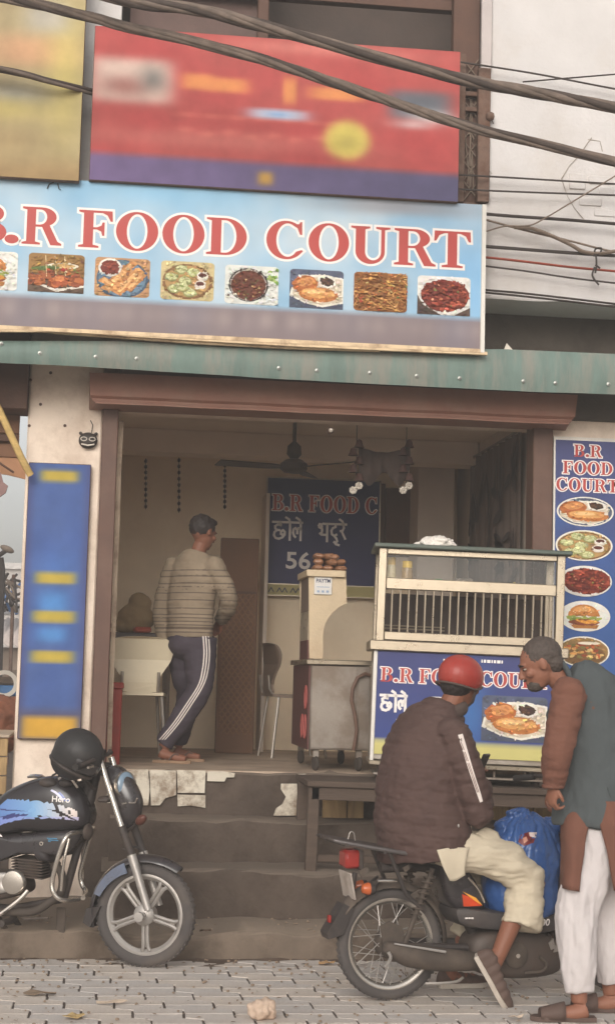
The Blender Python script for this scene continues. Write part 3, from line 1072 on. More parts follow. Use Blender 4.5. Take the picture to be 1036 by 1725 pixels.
def food(P, kind, oval=False, seed=1):
    rnd = random.Random(seed)
    if oval:
        P.p(ellp(.5, .5, .5, .5, 36), (226, 220, 208))
        P.clip = (.5, .5, .47, .46)
    bgd = lambda c: P.p(rrect(0, 0, 1, 1), c) if not oval else P.p(ellp(.5, .5, .47, .46, 36), c)
    if kind == 'burger':
        bgd((224, 222, 214))
        for i in range(10):
            P.p(ellp(.2 + .06 * i, .42 + rnd.uniform(-.04, .04), .07, .05, 9, rnd.random(), .3, i), mixc((120, 140, 60), (170, 175, 90), rnd.random()))
        P.p([(.2, .22), (.78, .22), (.74, .10), (.3, .10)], (178, 120, 62))
        P.p(ellp(.48, .30, .30, .10, 18, 0, .06, 2), (134, 70, 44))
        P.p([(.3, .38), (.7, .38), (.78, .30), (.55, .24), (.4, .30)], (214, 150, 62))
        P.p([(.18, .5)] + [(.48 + .31 * math.cos(R(a)), .5 + .38 * math.sin(R(a))) for a in range(180, -1, -15)], (196, 128, 66))
        P.p([(.48 + .22 * math.cos(R(a)), .62 + .2 * math.sin(R(a))) for a in range(170, 9, -16)], (216, 158, 96))
        for i in range(16):
            P.p(ellp(rnd.uniform(.26, .7), rnd.uniform(.58, .8), .014, .010, 6), (240, 220, 180))
        for i in range(7):
            P.p(ellp(.18 + .1 * i, .46 + rnd.uniform(-.03, .03), .05, .03, 8, 0, .3, i), (150, 165, 78))
    elif kind == 'kebab':
        bgd((150, 112, 60))
        P.p([(0, .0), (1, 0), (1, .42), (0, .48)], (96, 74, 58))
        P.p(ellp(.62, .70, .28, .07, 18), (228, 218, 196))
        P.p(ellp(.62, .70, .22, .05, 18), (196, 160, 100))
        P.p(ellp(.3, .62, .26, .06, 14, .1), (96, 116, 60))
        P.p([(-.02, .28), (.5, .02), (1, .16), (1, .22), (.5, .09), (-.02, .34)], (228, 220, 206))
        for i in range(26):
            x_, y_ = rnd.uniform(.02, .95), rnd.uniform(.2, .52)
            P.p(ellp(x_, y_, rnd.uniform(.05, .11), rnd.uniform(.05, .1), 9, rnd.random() * 3, .22, i), mixc((128, 62, 36), (190, 112, 60), rnd.random()))
        P.p(ellp(.56, .3, .17, .16, 14, 0, .12, 3), (168, 84, 46))
        P.p(ellp(.56, .36, .11, .07, 12, 0, .15, 4), (206, 128, 74))
        P.p(ellp(.64, .6, .07, .06, 10), (176, 52, 40))
        for i in range(3):
            P.line([(.3 + .17 * i, .95), (.33 + .17 * i, .4)], .012, (226, 206, 160))
        for i in range(12):
            P.p(ellp(rnd.uniform(.1, .9), rnd.uniform(.42, .6), .03, .02, 7, 0, .3, i), mixc((104, 120, 52), (200, 70, 46), rnd.random()))
    elif kind == 'rolls':
        bgd((186, 140, 96))
        for i in range(5):
            P.line([(0, .1 + i * .2), (1, .12 + i * .2)], .012, (150, 108, 72))
        P.p(ellp(.5, .46, .47, .5, 30), (72, 92, 112))
        P.p(ellp(.5, .47, .43, .455, 30), (104, 130, 150))
        for (a, b, wd) in (((.22, .18), (.58, .72), .2), ((.42, .12), (.8, .66), .22), ((.14, .42), (.42, .22), .16), ((.62, .2), (.86, .6), .16), ((.55, .7), (.7, .88), .14)):
            P.line([a, b], wd, (196, 138, 82))
            P.line([(a[0] + .02, a[1] + .03), (b[0] - .02, b[1] - .01)], wd * .45, (224, 176, 120))
            P.p(ellp(b[0], b[1], wd * .42, wd * .36, 10), (208, 150, 92))
        for i in range(10):
            P.p(ellp(rnd.uniform(.25, .8), rnd.uniform(.15, .7), .03, .015, 7, rnd.random() * 3), (170, 104, 56))
        P.p(ellp(.27, .74, .215, .235, 24), (226, 220, 208))
        P.p(ellp(.27, .74, .175, .19, 22), (120, 48, 34))
        for i in range(10):
            P.p(ellp(.27 + rnd.uniform(-.1, .1), .74 + rnd.uniform(-.1, .1), .02, .012, 6), (172, 92, 66))
    elif kind == 'momo':
        bgd((196, 178, 130))
        P.p(ellp(.5, .48, .47, .46, 26), (128, 92, 54))
        P.p(ellp(.5, .49, .42, .41, 26), (176, 140, 88))
        for i in range(14):
            a = i * .449
            P.line([(.5 + .43 * math.cos(a), .48 + .43 * math.sin(a)), (.5 + .47 * math.cos(a), .48 + .46 * math.sin(a))], .014, (206, 176, 120))
        for (x_, y_) in ((.38, .78), (.2, .58), (.45, .5), (.26, .28), (.55, .2), (.6, .72), (.4, .33)):
            P.p(ellp(x_, y_, .13, .12, 14, 0, .07, int(x_ * 99)), (150, 150, 96))
            P.p(ellp(x_, y_ + .015, .11, .095, 14, 0, .1, int(x_ * 91)), (200, 200, 150))
            for q in range(5):
                a = q * 1.25 + x_ * 9
                P.line([(x_, y_ + .03), (x_ + .09 * math.cos(a), y_ + .02 + .075 * math.sin(a))], .012, (162, 162, 106))
        for (x_, y_) in ((.78, .66), (.74, .44)):
            P.p(ellp(x_, y_ - .06, .105, .09, 16), (214, 204, 190))
            P.p(ellp(x_, y_, .105, .08, 16), (230, 222, 210))
            P.p(ellp(x_, y_, .08, .058, 16), (92, 44, 34))
    elif kind == 'soup':
        bgd((214, 214, 206))
        P.p(ellp(.44, .5, .37, .43, 30), (44, 36, 34))
        P.p(ellp(.44, .5, .345, .405, 30), (176, 166, 156))
        P.p(ellp(.44, .49, .325, .385, 30), (98, 48, 30))
        for i in range(46):
            a, q = rnd.random() * 6.28, rnd.random() ** .5
            P.p(ellp(.44 + .29 * q * math.cos(a), .49 + .34 * q * math.sin(a), rnd.uniform(.01, .04), rnd.uniform(.008, .025), 7, rnd.random() * 3, .2, i),
                rnd.choice([(124, 66, 40), (78, 36, 24), (188, 158, 104), (150, 104, 62), (84, 92, 44)]))
        for i in range(14):
            P.p(ellp(rnd.uniform(.82, .99), rnd.uniform(.55, .95), .045, .04, 8, rnd.random() * 3, .3, i), mixc((110, 150, 60), (168, 190, 110), rnd.random()))
        for (x_, y_) in ((.06, .2), (.9, .2), (.1, .82)):
            P.p(ellp(x_, y_, .025, .02, 7), (82, 70, 54))
    elif kind == 'bhature':
        bgd((86, 92, 112))
        if not oval:
            P.p([(0, .55), (1, .25), (1, 0), (0, 0)], (74, 80, 98))
        P.p([(.0, .3), (.3, .12), (.62, .04), (1, .16), (1, .8), (.7, .88), (.2, .86), (.05, .6)], (228, 222, 208))
        P.p([(.04, .32), (.3, .16), (.62, .09), (.97, .2), (.97, .76), (.7, .83), (.22, .8), (.08, .58)], (204, 190, 168))
        P.p(ellp(.28, .62, .25, .22, 18, .5, .04, 3), (176, 102, 52))
        P.p(ellp(.30, .68, .17, .12, 16, .4, .06, 4), (208, 144, 88))
        P.p(ellp(.54, .36, .37, .19, 24, -.05, .02, 5), (186, 118, 62))
        P.p(ellp(.52, .40, .31, .125, 22, -.03, .03, 6), (216, 160, 96))
        P.p(ellp(.48, .43, .19, .06, 18, 0, .05, 7), (234, 190, 132))
        P.p([(.52, .82), (.56, .6), (.72, .54), (.86, .62), (.84, .78), (.68, .88)], (232, 226, 214))
        P.p([(.56, .8), (.59, .63), (.71, .58), (.82, .64), (.8, .76), (.68, .83)], (64, 44, 34))
        for i in range(12):
            P.p(ellp(rnd.uniform(.6, .78), rnd.uniform(.64, .78), .022, .018, 7, 0, .2, i), mixc((120, 84, 56), (88, 60, 40), rnd.random()))
        for i in range(3):
            P.p(ellp(.9 - .02 * i, .72 - .14 * i, .035, .04, 10), (220, 206, 190))
    elif kind == 'noodles':
        bgd((146, 92, 44))
        for i in range(130):
            x_, y_, a = rnd.uniform(-.05, 1), rnd.uniform(-.05, 1), rnd.random() * 6.28
            pts = []
            for q in range(7):
                pts.append((x_, y_))
                a += rnd.uniform(-.7, .7)
                x_ += .055 * math.cos(a)
                y_ += .045 * math.sin(a)
            P.line(pts, rnd.uniform(.014, .026), mixc((132, 78, 36), (216, 164, 96), rnd.random()))
        for i in range(26):
            P.p(ellp(rnd.random(), rnd.random(), .035, .014, 7, rnd.random() * 3, .2, i), rnd.choice([(104, 120, 56), (190, 96, 48), (172, 60, 40), (206, 186, 120)]))
    elif kind == 'chilli':
        bgd((224, 220, 212))
        if not oval:
            P.p([(0, 0), (.45, 0), (.1, .25), (0, .5)], (80, 62, 54))
            P.p([(.7, 0), (1, 0), (1, .22)], (92, 70, 58))
        P.p(ellp(.53, .5, .46, .42, 26, 0, .05, 3), (124, 50, 34))
        for i in range(120):
            a, q = rnd.random() * 6.28, rnd.random() ** .5
            P.p(ellp(.53 + .43 * q * math.cos(a), .5 + .39 * q * math.sin(a), rnd.uniform(.03, .075), rnd.uniform(.015, .035), 8, rnd.random() * 3, .18, i),
                mixc((98, 34, 26), (192, 92, 66), rnd.random() ** 1.3))
        for i in range(18):
            P.p(ellp(rnd.uniform(.2, .85), rnd.uniform(.2, .8), .025, .014, 7, rnd.random() * 3, .2, i), rnd.choice([(110, 116, 56), (214, 150, 110), (70, 50, 34)]))
    elif kind == 'tandoori':
        bgd((150, 118, 70))
        P.p(ellp(.5, .4, .42, .3, 24), (120, 88, 52))
        for i in range(40):
            P.p(ellp(rnd.uniform(.12, .88), rnd.uniform(.3, .75), rnd.uniform(.03, .09), rnd.uniform(.03, .07), 8, rnd.random() * 3, .2, i), rnd.choice([(188, 96, 52), (150, 66, 40), (206, 150, 84), (122, 112, 62), (214, 180, 120)]))
        P.p(ellp(.6, .78, .22, .05, 14), (226, 214, 190))

def soft_board(O, ex, ey, wd, ht, fn, nx=72, ny=36):
    """a worn print whose colours run softly into each other: a fine grid carrying colours"""
    O, ex, ey = Vector(O), Vector(ex), Vector(ey)
    me = bpy.data.meshes.new('print')
    vs = [O + ex * (wd * i / nx) + ey * (ht * j / ny) for j in range(ny + 1) for i in range(nx + 1)]
    fs = [(j * (nx + 1) + i, j * (nx + 1) + i + 1, (j + 1) * (nx + 1) + i + 1, (j + 1) * (nx + 1) + i) for j in range(ny) for i in range(nx)]
    return vs, fs, [fn(i / nx, j / ny) for j in range(ny + 1) for i in range(nx + 1)]
def build_soft(name, parent, O, ex, ey, wd, ht, fn, material, nx=72, ny=36):
    vs, fs, cs = soft_board(O, ex, ey, wd, ht, fn, nx, ny)
    base = rootloc(parent)
    me = bpy.data.meshes.new(name)
    me.from_pydata([v - base for v in vs], [], fs)
    ca = me.color_attributes.new('Col', 'FLOAT_COLOR', 'POINT')
    ca.data.foreach_set('color', [x for c in cs for x in (*rgb(*[max(0, min(255, q)) for q in c]), 1.0)])
    me.materials.append(material)
    o = bpy.data.objects.new(name, me)
    COL.objects.link(o)
    o.parent = parent
    return o
def spot(x, y, cx, cy, rx, ry, hard=2.0):
    d = abs((x - cx) / rx) ** hard + abs((y - cy) / ry) ** hard
    return math.exp(-d)
def blend(c, d, t):
    return tuple(c[i] * (1 - t) + d[i] * t for i in range(3))
red_letters = mat('sign_red', rgb(178, 68, 62), .5, var=.05, bump=0)
white_letters = mat('sign_white', rgb(236, 228, 222), .5, var=.03, bump=0)
navy_edge = mat('sign_navy', rgb(34, 38, 78), .5, var=.03, bump=0)

# ------------------------------------------------ main fascia sign
YS = 9.42
tr, br = at(812, 345, YS), at(818, 592, YS)
xs0, xs1, zs0, zs1 = at(-190, 450, YS).x, (tr.x + br.x) / 2, br.z, tr.z
sg = empty('shop_sign', (lerp(xs0, xs1, .5), YS, zs0), 'long light blue signboard with big red serif shop name and a row of food pictures', 'signboard')
MB().span((xs0, YS + .001, zs0), (xs1, YS + .035, zs1)).build('board', white_frame, sg)
def sky_print(u, v):
    x_, z_ = u * 5.2, v * 1.1
    n1 = noise.fractal(Vector((x_ * 1.6, z_ * 1.9, 4)), 1, 2, 3)
    c = blend((140, 178, 204), (188, 202, 210), min(1, max(0, .45 + .75 * n1)))
    c = blend(c, (104, 168, 220), .55 * spot(u, v, .985, .5, .07, .35))
    c = blend(c, (110, 176, 216), .5 * spot(u, v, .45, .98, .18, .16))
    band = max(0, min(1, (.225 - v) / .045))
    if band > 0:
        g_ = blend((126, 112, 114), (172, 156, 150), .5 * max(0, min(1, .5 + noise.noise(Vector((u * 42, 0, 2))) * 1.2)) * spot(u, v, u, .12, 1, .06))
        g_ = blend(g_, (100, 110, 140), .35 * max(0, noise.noise(Vector((u * 11, 3, 1)))))
        c = blend(c, g_, band)
    tb = max(0, min(1, (v - .86) / .06)) * (1 if u > .5 else 0) * spot(u, v, .86, .95, .14, .1)
    c = blend(c, (148, 146, 152), .85 * tb)
    return c
build_soft('print', sg, (xs0, YS - .001, zs0 + .012), EX, EZ, xs1 - xs0 - .02, zs1 - zs0 - .012, sky_print, print_sign, 150, 44)
MB().span((xs1 - .018, YS - .012, zs0 - .01), (xs1 + .006, YS + .04, zs1)).build('frame', white_frame, sg)
MB().span((xs0, YS - .012, zs0 - .012), (xs1 - .019, YS + .04, zs0 + .011)).build('frame', canopy_edge, sg)
zb = at(420, 432, YS).z
zc = at(420, 370, YS).z
LET = [('B', -52, 12), ('.', 8, 34), ('R', 37, 104), ('F', 132, 191), ('O', 194, 267), ('O', 272, 345), ('D', 347, 417), ('C', 447, 512), ('O', 518, 588), ('U', 590, 658), ('R', 663, 733), ('T', 730, 792)]
hgt = zc - zb
for i, (ch, a, b) in enumerate(LET):
    ya = 432 + (a - 420) * .058
    x0, x1 = at(a, ya, YS).x, at(b, ya, YS).x
    lo, hi = MB(), MB()
    serif(hi, ch, x0, zb, (x1 - x0), hgt, (0, YS - .0035, 0), EX, EZ, 0)
    serif(lo, ch, x0, zb, (x1 - x0), hgt, (0, YS - .0025, 0), EX, EZ, .014)
    L_ = hi.build('letter', red_letters, sg)
    o = lo.build('letter_edge', white_letters, L_)
PICS = [('burger', -58, 32, 420), ('kebab', 47, 144, 425), ('rolls', 159, 254, 432), ('momo', 270, 362, 438), ('soup', 378, 470, 445), ('bhature', 487, 579, 452), ('noodles', 595, 686, 457), ('chilli', 702, 792, 463)]
PL = {'burger': 'burger picture', 'kebab': 'kebab platter picture', 'rolls': 'spring rolls picture', 'momo': 'dumplings picture', 'soup': 'dark soup bowl picture', 'bhature': 'puffed bread plate picture', 'noodles': 'fried noodles picture', 'chilli': 'red chilli fry picture'}
for i, (kd, a, b, yt) in enumerate(PICS):
    p0, p1 = at(a, yt + 66, YS), at(b, yt, YS)
    z1_ = at((a + b) / 2, yt + 3, YS).z
    z0_ = at((a + b) / 2, yt + 68, YS).z
    P = Print((p0.x, YS - .003, z0_), EX, EZ, p1.x - p0.x, z1_ - z0_)
    food(P, kd, seed=i + 3)
    texture(P, 230, i)
    o = P.mb.build('food_picture', printm, sg, smooth=None)
    o['label'] = PL[kd]
# curled wire bits on the sign's top edge
mb = MB()
for pts in ([(80, 318), (84, 310), (92, 307)], [(98, 309), (100, 318), (103, 320)]):
    mb.tube([at(px, py, YS - .01) for px, py in pts], .003, 5)
mb.build('tie_wire', wire_black, sg)

# ------------------------------------------------ red billboard
YR = 9.38
p0, p1 = at(150, 306, YR), at(776, 76, YR)
zr1 = at(460, 64, YR).z
zr0 = at(460, 322, YR).z
rbd = empty('billboard', ((p0.x + p1.x) / 2, YR, zr0), 'red billboard with a yellow disc and purple foot band above the blue sign', 'billboard')
MB().span((p0.x, YR + .001, zr0), (p1.x, YR + .05, zr1), .004).build('board', rust, rbd)
def red_print(u, v):
    c = blend((172, 68, 68), (168, 82, 76), noise.noise(Vector((u * 6, v * 4, 2))) * .5 + .5)
    c = blend(c, (196, 124, 112), .5 * spot(u, v, .3, .3, .4, .06))
    c = blend(c, (214, 140, 126), .6 * spot(u, v, .62, .95, .3, .05))
    c = blend(c, (206, 186, 172), .95 * spot(u, v, .1, .66, .115, .15, 6))
    c = blend(c, (150, 100, 92), .9 * spot(u, v, .085, .62, .07, .07))
    c = blend(c, (110, 108, 104), .8 * spot(u, v, .16, .68, .035, .08))
    for (cx, cy, rx, ry) in ((.28, .68, .045, .055), (.36, .67, .06, .05), (.53, .66, .02, .09), (.66, .66, .08, .045)):
        c = blend(c, (216, 142, 84), .9 * spot(u, v, cx, cy, rx, ry, 4))
    for k in range(7):
        c = blend(c, (214, 128, 110), .45 * spot(u, v, .25 + .06 * k, .36 - .02 * (k % 2), .022, .022))
        c = blend(c, (214, 124, 104), .45 * spot(u, v, .25 + .07 * k, .46, .03, .014))
    c = blend(c, (176, 186, 204), .95 * spot(u, v, .5, .5, .085, .035, 4))
    c = blend(c, (90, 140, 190), .5 * spot(u, v, .5, .5, .03, .02))
    dd = ((u - .69) / .066) ** 2 + ((v - .36) / .135) ** 2
    c = blend(c, (200, 184, 92), .97 * math.exp(-dd ** 3))
    c = blend(c, (168, 150, 80), .6 * spot(u, v, .69, .35, .035, .055))
    c = blend(c, (92, 100, 108), .95 * spot(u, v, .89, .62, .09, .1, 5))
    c = blend(c, (212, 206, 200), .8 * spot(u, v, .93, .55, .06, .045))
    c = blend(c, (196, 180, 178), .7 * spot(u, v, .87, .49, .06, .03))
    t = max(0, min(1, (.2 - v) / .05))
    c = blend(c, blend((110, 92, 130), (86, 82, 112), u), t)
    c = blend(c, (196, 150, 60), .85 * spot(u, v, .47, .075, .022, .045, 3))
    return c
build_soft('print', rbd, (p0.x + .004, YR - .001, zr0 + .004), EX, EZ, p1.x - p0.x - .008, zr1 - zr0 - .008, red_print, print_board, 130, 64)
# ------------------------------------------------ yellow board at the left
YY = 9.36
p0, p1 = at(-160, 296, YY), at(146, 10, YY)
zy0, zy1 = at(70, 302, YY).z, p1.z + .5
ybd = empty('billboard', ((p0.x + p1.x) / 2, YY, zy0), 'worn yellow billboard at the upper left beside the red billboard', 'billboard')
MB().span((p0.x, YY + .001, zy0), (p1.x, YY + .05, zy1), .004).build('board', rust, ybd)
def yel_print(u, v):
    c = blend((176, 162, 122), (160, 142, 108), noise.noise(Vector((u * 3, v * 3, 7))) * .6 + .5)
    v2 = v * (zy1 - zy0) / (p1.z - zy0)
    c = blend(c, (204, 152, 116), .8 * spot(u, v2, .7, .72, .28, .10, 3))
    c = blend(c, (208, 190, 112), .7 * spot(u, v2, .9, .62, .12, .4))
    c = blend(c, (176, 170, 160), .85 * spot(u, v2, .78, .92, .14, .09, 3))
    c = blend(c, (150, 150, 148), .7 * spot(u, v2, .6, .47, .2, .05))
    c = blend(c, (208, 190, 110), .6 * spot(u, v2, .55, .38, .25, .07))
    c = blend(c, (150, 122, 84), .8 * max(0, min(1, (.16 - v2) / .12)))
    c = blend(c, (168, 142, 100), .6 * spot(u, v2, .6, .2, .2, .1))
    return c
build_soft('print', ybd, (p0.x + .004, YY - .001, zy0 + .004), EX, EZ, p1.x - p0.x - .008, zy1 - zy0 - .008, yel_print, print_board, 50, 50)

# ------------------------------------------------ blue upright sign on the left pillar
YB = 9.99
p0, p1 = at(44, 1244, YB), at(152, 782, YB)
xa, xb = at(40, 1000, YB).x, at(146, 1000, YB).x
zb0, zb1 = at(90, 1246, YB).z, at(90, 780, YB).z
vs_b = empty('upright_sign', ((xa + xb) / 2, YB, zb0), 'tall narrow blue signboard with yellow lines and an orange foot on the left pillar', 'signboard')
MB().span((xa, YB + .001, zb0), (xb, YB + .045, zb1), .004).build('board', brown_dark, vs_b)
def blue_print(u, v):
    c = blend((66, 90, 148), (78, 100, 150), noise.noise(Vector((u * 3, v * 8, 3))) * .5 + .5)
    c = blend(c, (84, 146, 206), .75 * spot(u, v, .48, .49, .26, .045, 3))
    c = blend(c, (84, 146, 206), .75 * spot(u, v, .48, .375, .26, .03, 3))
    c = blend(c, (84, 128, 196), .5 * spot(u, v, .5, .62, .3, .06))
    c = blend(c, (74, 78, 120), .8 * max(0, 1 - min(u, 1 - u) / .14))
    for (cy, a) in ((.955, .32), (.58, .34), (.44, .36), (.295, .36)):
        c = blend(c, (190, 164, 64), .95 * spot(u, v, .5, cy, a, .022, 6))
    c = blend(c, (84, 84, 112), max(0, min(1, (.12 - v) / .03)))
    c = blend(c, (206, 158, 60), spot(u, v, .5, .04, .46, .04, 10))
    return c
build_soft('print', vs_b, (xa + .004, YB - .001, zb0 + .004), EX, EZ, xb - xa - .008, zb1 - zb0 - .008, blue_print, print_board, 24, 90)

# ------------------------------------------------ tall menu banner on the right pillar
YN = 10.0
x0, x1 = at(931, 900, YN).x, at(1046, 900, YN).x
z1_, z0_ = at(985, 737, YN).z, at(985, 1250, YN).z
bn = empty('menu_banner', ((x0 + x1) / 2, YN, z0_), 'tall blue banner with red shop name and oval dish pictures on the right pillar', 'banner')
MB().span((x0, YN + .001, z0_), (x1, YN + .03, z1_)).build('board', white_frame, bn)
def ban_print(u, v):
    c = blend((66, 76, 122), (54, 88, 144), min(1, max(0, (1 - v) * 1.9 - .35)))
    c = blend(c, (52, 104, 176), .5 * max(0, noise.noise(Vector((u * 2, v * 9, 1)))))
    return blend(c, (72, 74, 116), .7 * max(0, min(1, (v - .75) / .2)))
fx = .012
build_soft('print', bn, (x0 + fx, YN - .001, z0_ + .008), EX, EZ, x1 - x0 - 2 * fx, z1_ - z0_ - .03, ban_print, print_sign, 12, 60)
for text, a, b, yb, yt in (('B.R', 966, 1013, 770, 750), ('FOOD', 947, 1031, 799, 778), ('COURT', 936, 1040, 828, 807)):
    xa_, xb_ = at(a, yb, YN).x, at(b, yb, YN).x
    za, zc_ = at((a + b) / 2, yb, YN).z, at((a + b) / 2, yt, YN).z
    h_ = zc_ - za
    W0 = sum(GL[c][0] for c in text) * h_ + .06 * h_ * (len(text) - 1)
    k = (xb_ - xa_) / W0
    xx = xa_
    for ch in text:
        wd = GL[ch][0] * h_ * k
        hi, lo = MB(), MB()
        serif(hi, ch, xx, za, wd, h_, (0, YN - .0035, 0), EX, EZ, 0)
        serif(lo, ch, xx, za, wd, h_, (0, YN - .0022, 0), EX, EZ, .007)
        L_ = hi.build('letter', red_letters, bn)
        lo.build('letter_edge', white_letters, L_)
        xx += wd + .06 * h_ * k
for i, (kd, cxp, cyp, hw, hh) in enumerate((('bhature', 985, 862, 48, 25), ('momo', 983, 919, 48, 26), ('chilli', 985, 979, 45, 26), ('burger', 984, 1038, 43, 26), ('tandoori', 982, 1098, 44, 26), ('noodles', 982, 1158, 44, 26))):
    c = at(cxp, cyp, YN)
    r1, r2 = at(cxp + hw, cyp, YN).x - c.x, c.z - at(cxp, cyp + hh, YN).z
    P = Print((c.x - r1, YN - .003, c.z - r2), EX, EZ, 2 * r1, 2 * r2)
    food(P, kd, True, seed=20 + i)
    texture(P, 160, i)
    P.mb.build('dish_picture', printm, bn, smooth=None)

# ------------------------------------------------ sign inside, on the back wall
YI = 12.9
x0, x1 = at(447, 900, YI).x, at(640, 900, YI).x
z1_, z0_ = at(540, 806, YI).z, at(540, 985, YI).z
ib = empty('inside_sign', ((x0 + x1) / 2, YI, z0_), 'dark blue price board with Hindi lettering on the back wall under the fan', 'signboard')
MB().span((x0, YI + .001, z0_ - .10), (x1, YI + .03, z1_)).build('board', alu, ib)
build_soft('print', ib, (x0 + .01, YI - .001, z0_), EX, EZ, x1 - x0 - .02, z1_ - z0_ - .01, lambda u, v: blend((52, 52, 92), (44, 56, 104), v), print_sign, 8, 8)
build_soft('foot_strip', ib, (x0 + .01, YI - .001, z0_ - .092), EX, EZ, x1 - x0 - .02, .085, lambda u, v: (176, 164, 110), print_sign, 8, 2)
xx = at(459, 850, YI).x
za, h_ = at(530, 862, YI).z, at(530, 835, YI).z - at(530, 862, YI).z
for ch in 'B.R FOOD C':
    if ch == ' ':
        xx += .35 * h_
        continue
    wd = GL[ch][0] * h_ * .98
    hi, lo = MB(), MB()
    serif(hi, ch, xx, za, wd, h_, (0, YI - .0035, 0), EX, EZ, 0)
    serif(lo, ch, xx, za, wd, h_, (0, YI - .0022, 0), EX, EZ, .008)
    L_ = hi.build('letter', red_letters, ib)
    lo.build('letter_edge', white_letters, L_)
    xx += wd + .06 * h_
for (D, px, py, hpx, ln) in ((DEVA_CHHOLE, 460, 909, 30, 1.0), (DEVA_BHATURE, 536, 912, 30, .95)):
    p = at(px, py, YI)
    s = at(px, py - hpx, YI).z - p.z
    hi = MB()
    for st in D:
        stroke(hi, st, .13 * s, (0, YI - .0035, 0), EX, EZ, 0, p.x, p.z, s, .95 * ln)
    hi.build('word', white_letters, ib)
p = at(480, 957, YI)
mb = MB()
put(mb, font_mesh('56', 1.0, .02), Vector((p.x, YI - .0035, p.z)), EX, EZ, .21, .19)
mb.build('price', white_letters, ib)
mb = MB()
for i in range(7):
    stroke(mb, [(0, 0), (.02, .035), (.04, 0)], .008, (0, YI - .0035, 0), EX, EZ, 0, x0 + .04 + i * .055 + .012 * (i % 2), z0_ - .07, 1, 1)
mb.build('small_print', navy_edge, ib)
# ================================================================== CART ON THE BENCH
bench_z = .885
# bench
YBn = 9.32
bL, bR = at(518, 1315, YBn).x, 4.1
bench = empty('wooden_bench', ((bL + bR) / 2, YBn + .3, .135), 'low wooden bench under the food cart, standing in front of the steps', 'bench')
for i, (y0, y1) in enumerate(((0, .2), (.206, .41), (.416, .66))):
    MB().span((bL + .004 * i, YBn + y0, bench_z - .035), (bR, YBn + y1, bench_z - .002 * i), .005).build('plank', wood_bench, bench)
MB().span((bL + .03, YBn + .02, bench_z - .11), (bR, YBn + .05, bench_z - .036), .003).build('apron', wood_bench, bench)
for x_ in (bL + .045, 3.2, 4.0):
    for y_ in (.05, .56):
        zf = .138 if y_ < .3 else .39
        MB().span((x_ - .032, YBn + y_ - .03, zf - .01), (x_ + .032, YBn + y_ + .03, bench_z - .037), .004).build('leg', wood_bench, bench)
MB().span((bL + .06, YBn + .05, .42), (3.98, YBn + .09, .46), .003).build('stretcher', wood_bench, bench)
# tan boards leaning on the plinth under the bench
bp0 = at(535, 1375, 9.98)
xx = at(545, 1350, 9.9).x
tops = .83
rb = random.Random(2)
hb = empty('board_screen', (2.4, 9.93, .64), 'screen of upright tan boards under the bench behind the blue bag', 'board screen')
while xx < 4.0:
    w_ = rb.uniform(.10, .16)
    if not (at(612, 1350, 9.9).x < xx + w_ / 2 < at(655, 1350, 9.9).x):
        MB().span((xx, 9.93 + rb.uniform(0, .012), .637), (xx + w_ - .006, 9.955, tops + rb.uniform(-.01, .01)), .003).build('board', wood_tan, hb)
    xx += w_

CYAW = R(-7.0)
c0 = at(627, 1100, 9.54)
cn = Vector((math.sin(CYAW), -math.cos(CYAW), 0))
cxd = Vector((math.cos(CYAW), math.sin(CYAW), 0))
def cp(px, py, back=0.0):
    return atp(px, py, c0, cn) - cn * back
cart = empty('food_cart', (cp(785, 1280).x, cp(785, 1280).y + .25, bench_z), 'steel food cart with a barred glass display case above a blue printed front panel', 'food cart')
def cbox(name, u0, u1, d0, d1, z0, z1, m_, ch=.004):
    """u along the front from c0, d depth behind the front plane"""
    mb = MB()
    c = c0 + cxd * ((u0 + u1) / 2) - cn * ((d0 + d1) / 2)
    mb.box((c.x, c.y, (z0 + z1) / 2), (u1 - u0, abs(d1 - d0), z1 - z0), rz=CYAW, ch=ch)
    return mb.build(name, m_, cart)
def cu_(px, py):
    return (cp(px, py) - c0).dot(cxd)
zt_, zb2 = cp(785, 927).z, cp(785, 1098).z
UW = cu_(944, 1000)
z_low = cp(785, 1286).z
D_ = .52
# upper display case
cbox('roof', -.03, UW + .035, -.05, D_ + .03, zt_ - .004, zt_ + .022, mat('green_top', rgb(78, 90, 82), .5, var=.15, dirt=rgb(110, 106, 96), damt=.5), .006)
zA, zB = zt_ - .045, cp(785, 978).z        # glass band
zC = cp(785, 997).z                        # lower edge of the mid rail
zD, zE = cp(785, 1069).z, cp(785, 1083).z  # bars bottom, bottom rail
cbox('post', 0, .05, 0, .05, zb2 + .03, zt_ - .005, alu)
cbox('post', UW - .05, UW, 0, .05, zb2 + .03, zt_ - .005, alu)
cbox('post', 0, .05, D_ - .05, D_, zb2 + .03, zt_ - .005, alu)
cbox('post', UW - .05, UW, D_ - .05, D_, zb2 + .03, zt_ - .005, alu)
cbox('top_rail', .051, UW - .051, .004, .04, zt_ - .04, zt_ - .006, alu)
cbox('mid_rail', .051, UW - .051, .002, .05, zC, zB, alu)
cbox('bottom_rail', .051, UW - .051, .003, .05, zE, zD, alu)
cbox('sill', -.035, UW + .03, -.03, D_ + .01, zb2 - .012, zE - .004, alu, .006)
cbox('glass', .052, UW - .052, .018, .022, zB + .001, zt_ - .041, glass_mat('case_glass', alpha=.05), 0)
cbox('glass', .020, .024, .052, D_ - .052, zE, zt_ - .01, glass_mat('case_glass'), 0)
cbox('glass', UW - .024, UW - .020, .052, D_ - .052, zE, zt_ - .01, glass_mat('case_glass'), 0)
cbox('back_panel', .051, UW - .051, D_ - .02, D_ - .01, zE, zC, mat('case_back', rgb(66, 54, 48), .7), 0)
cbox('shelf', .051, UW - .051, .06, D_ - .03, zC + .006, zC + .014, glass_mat('case_glass'), 0)
nb = 20
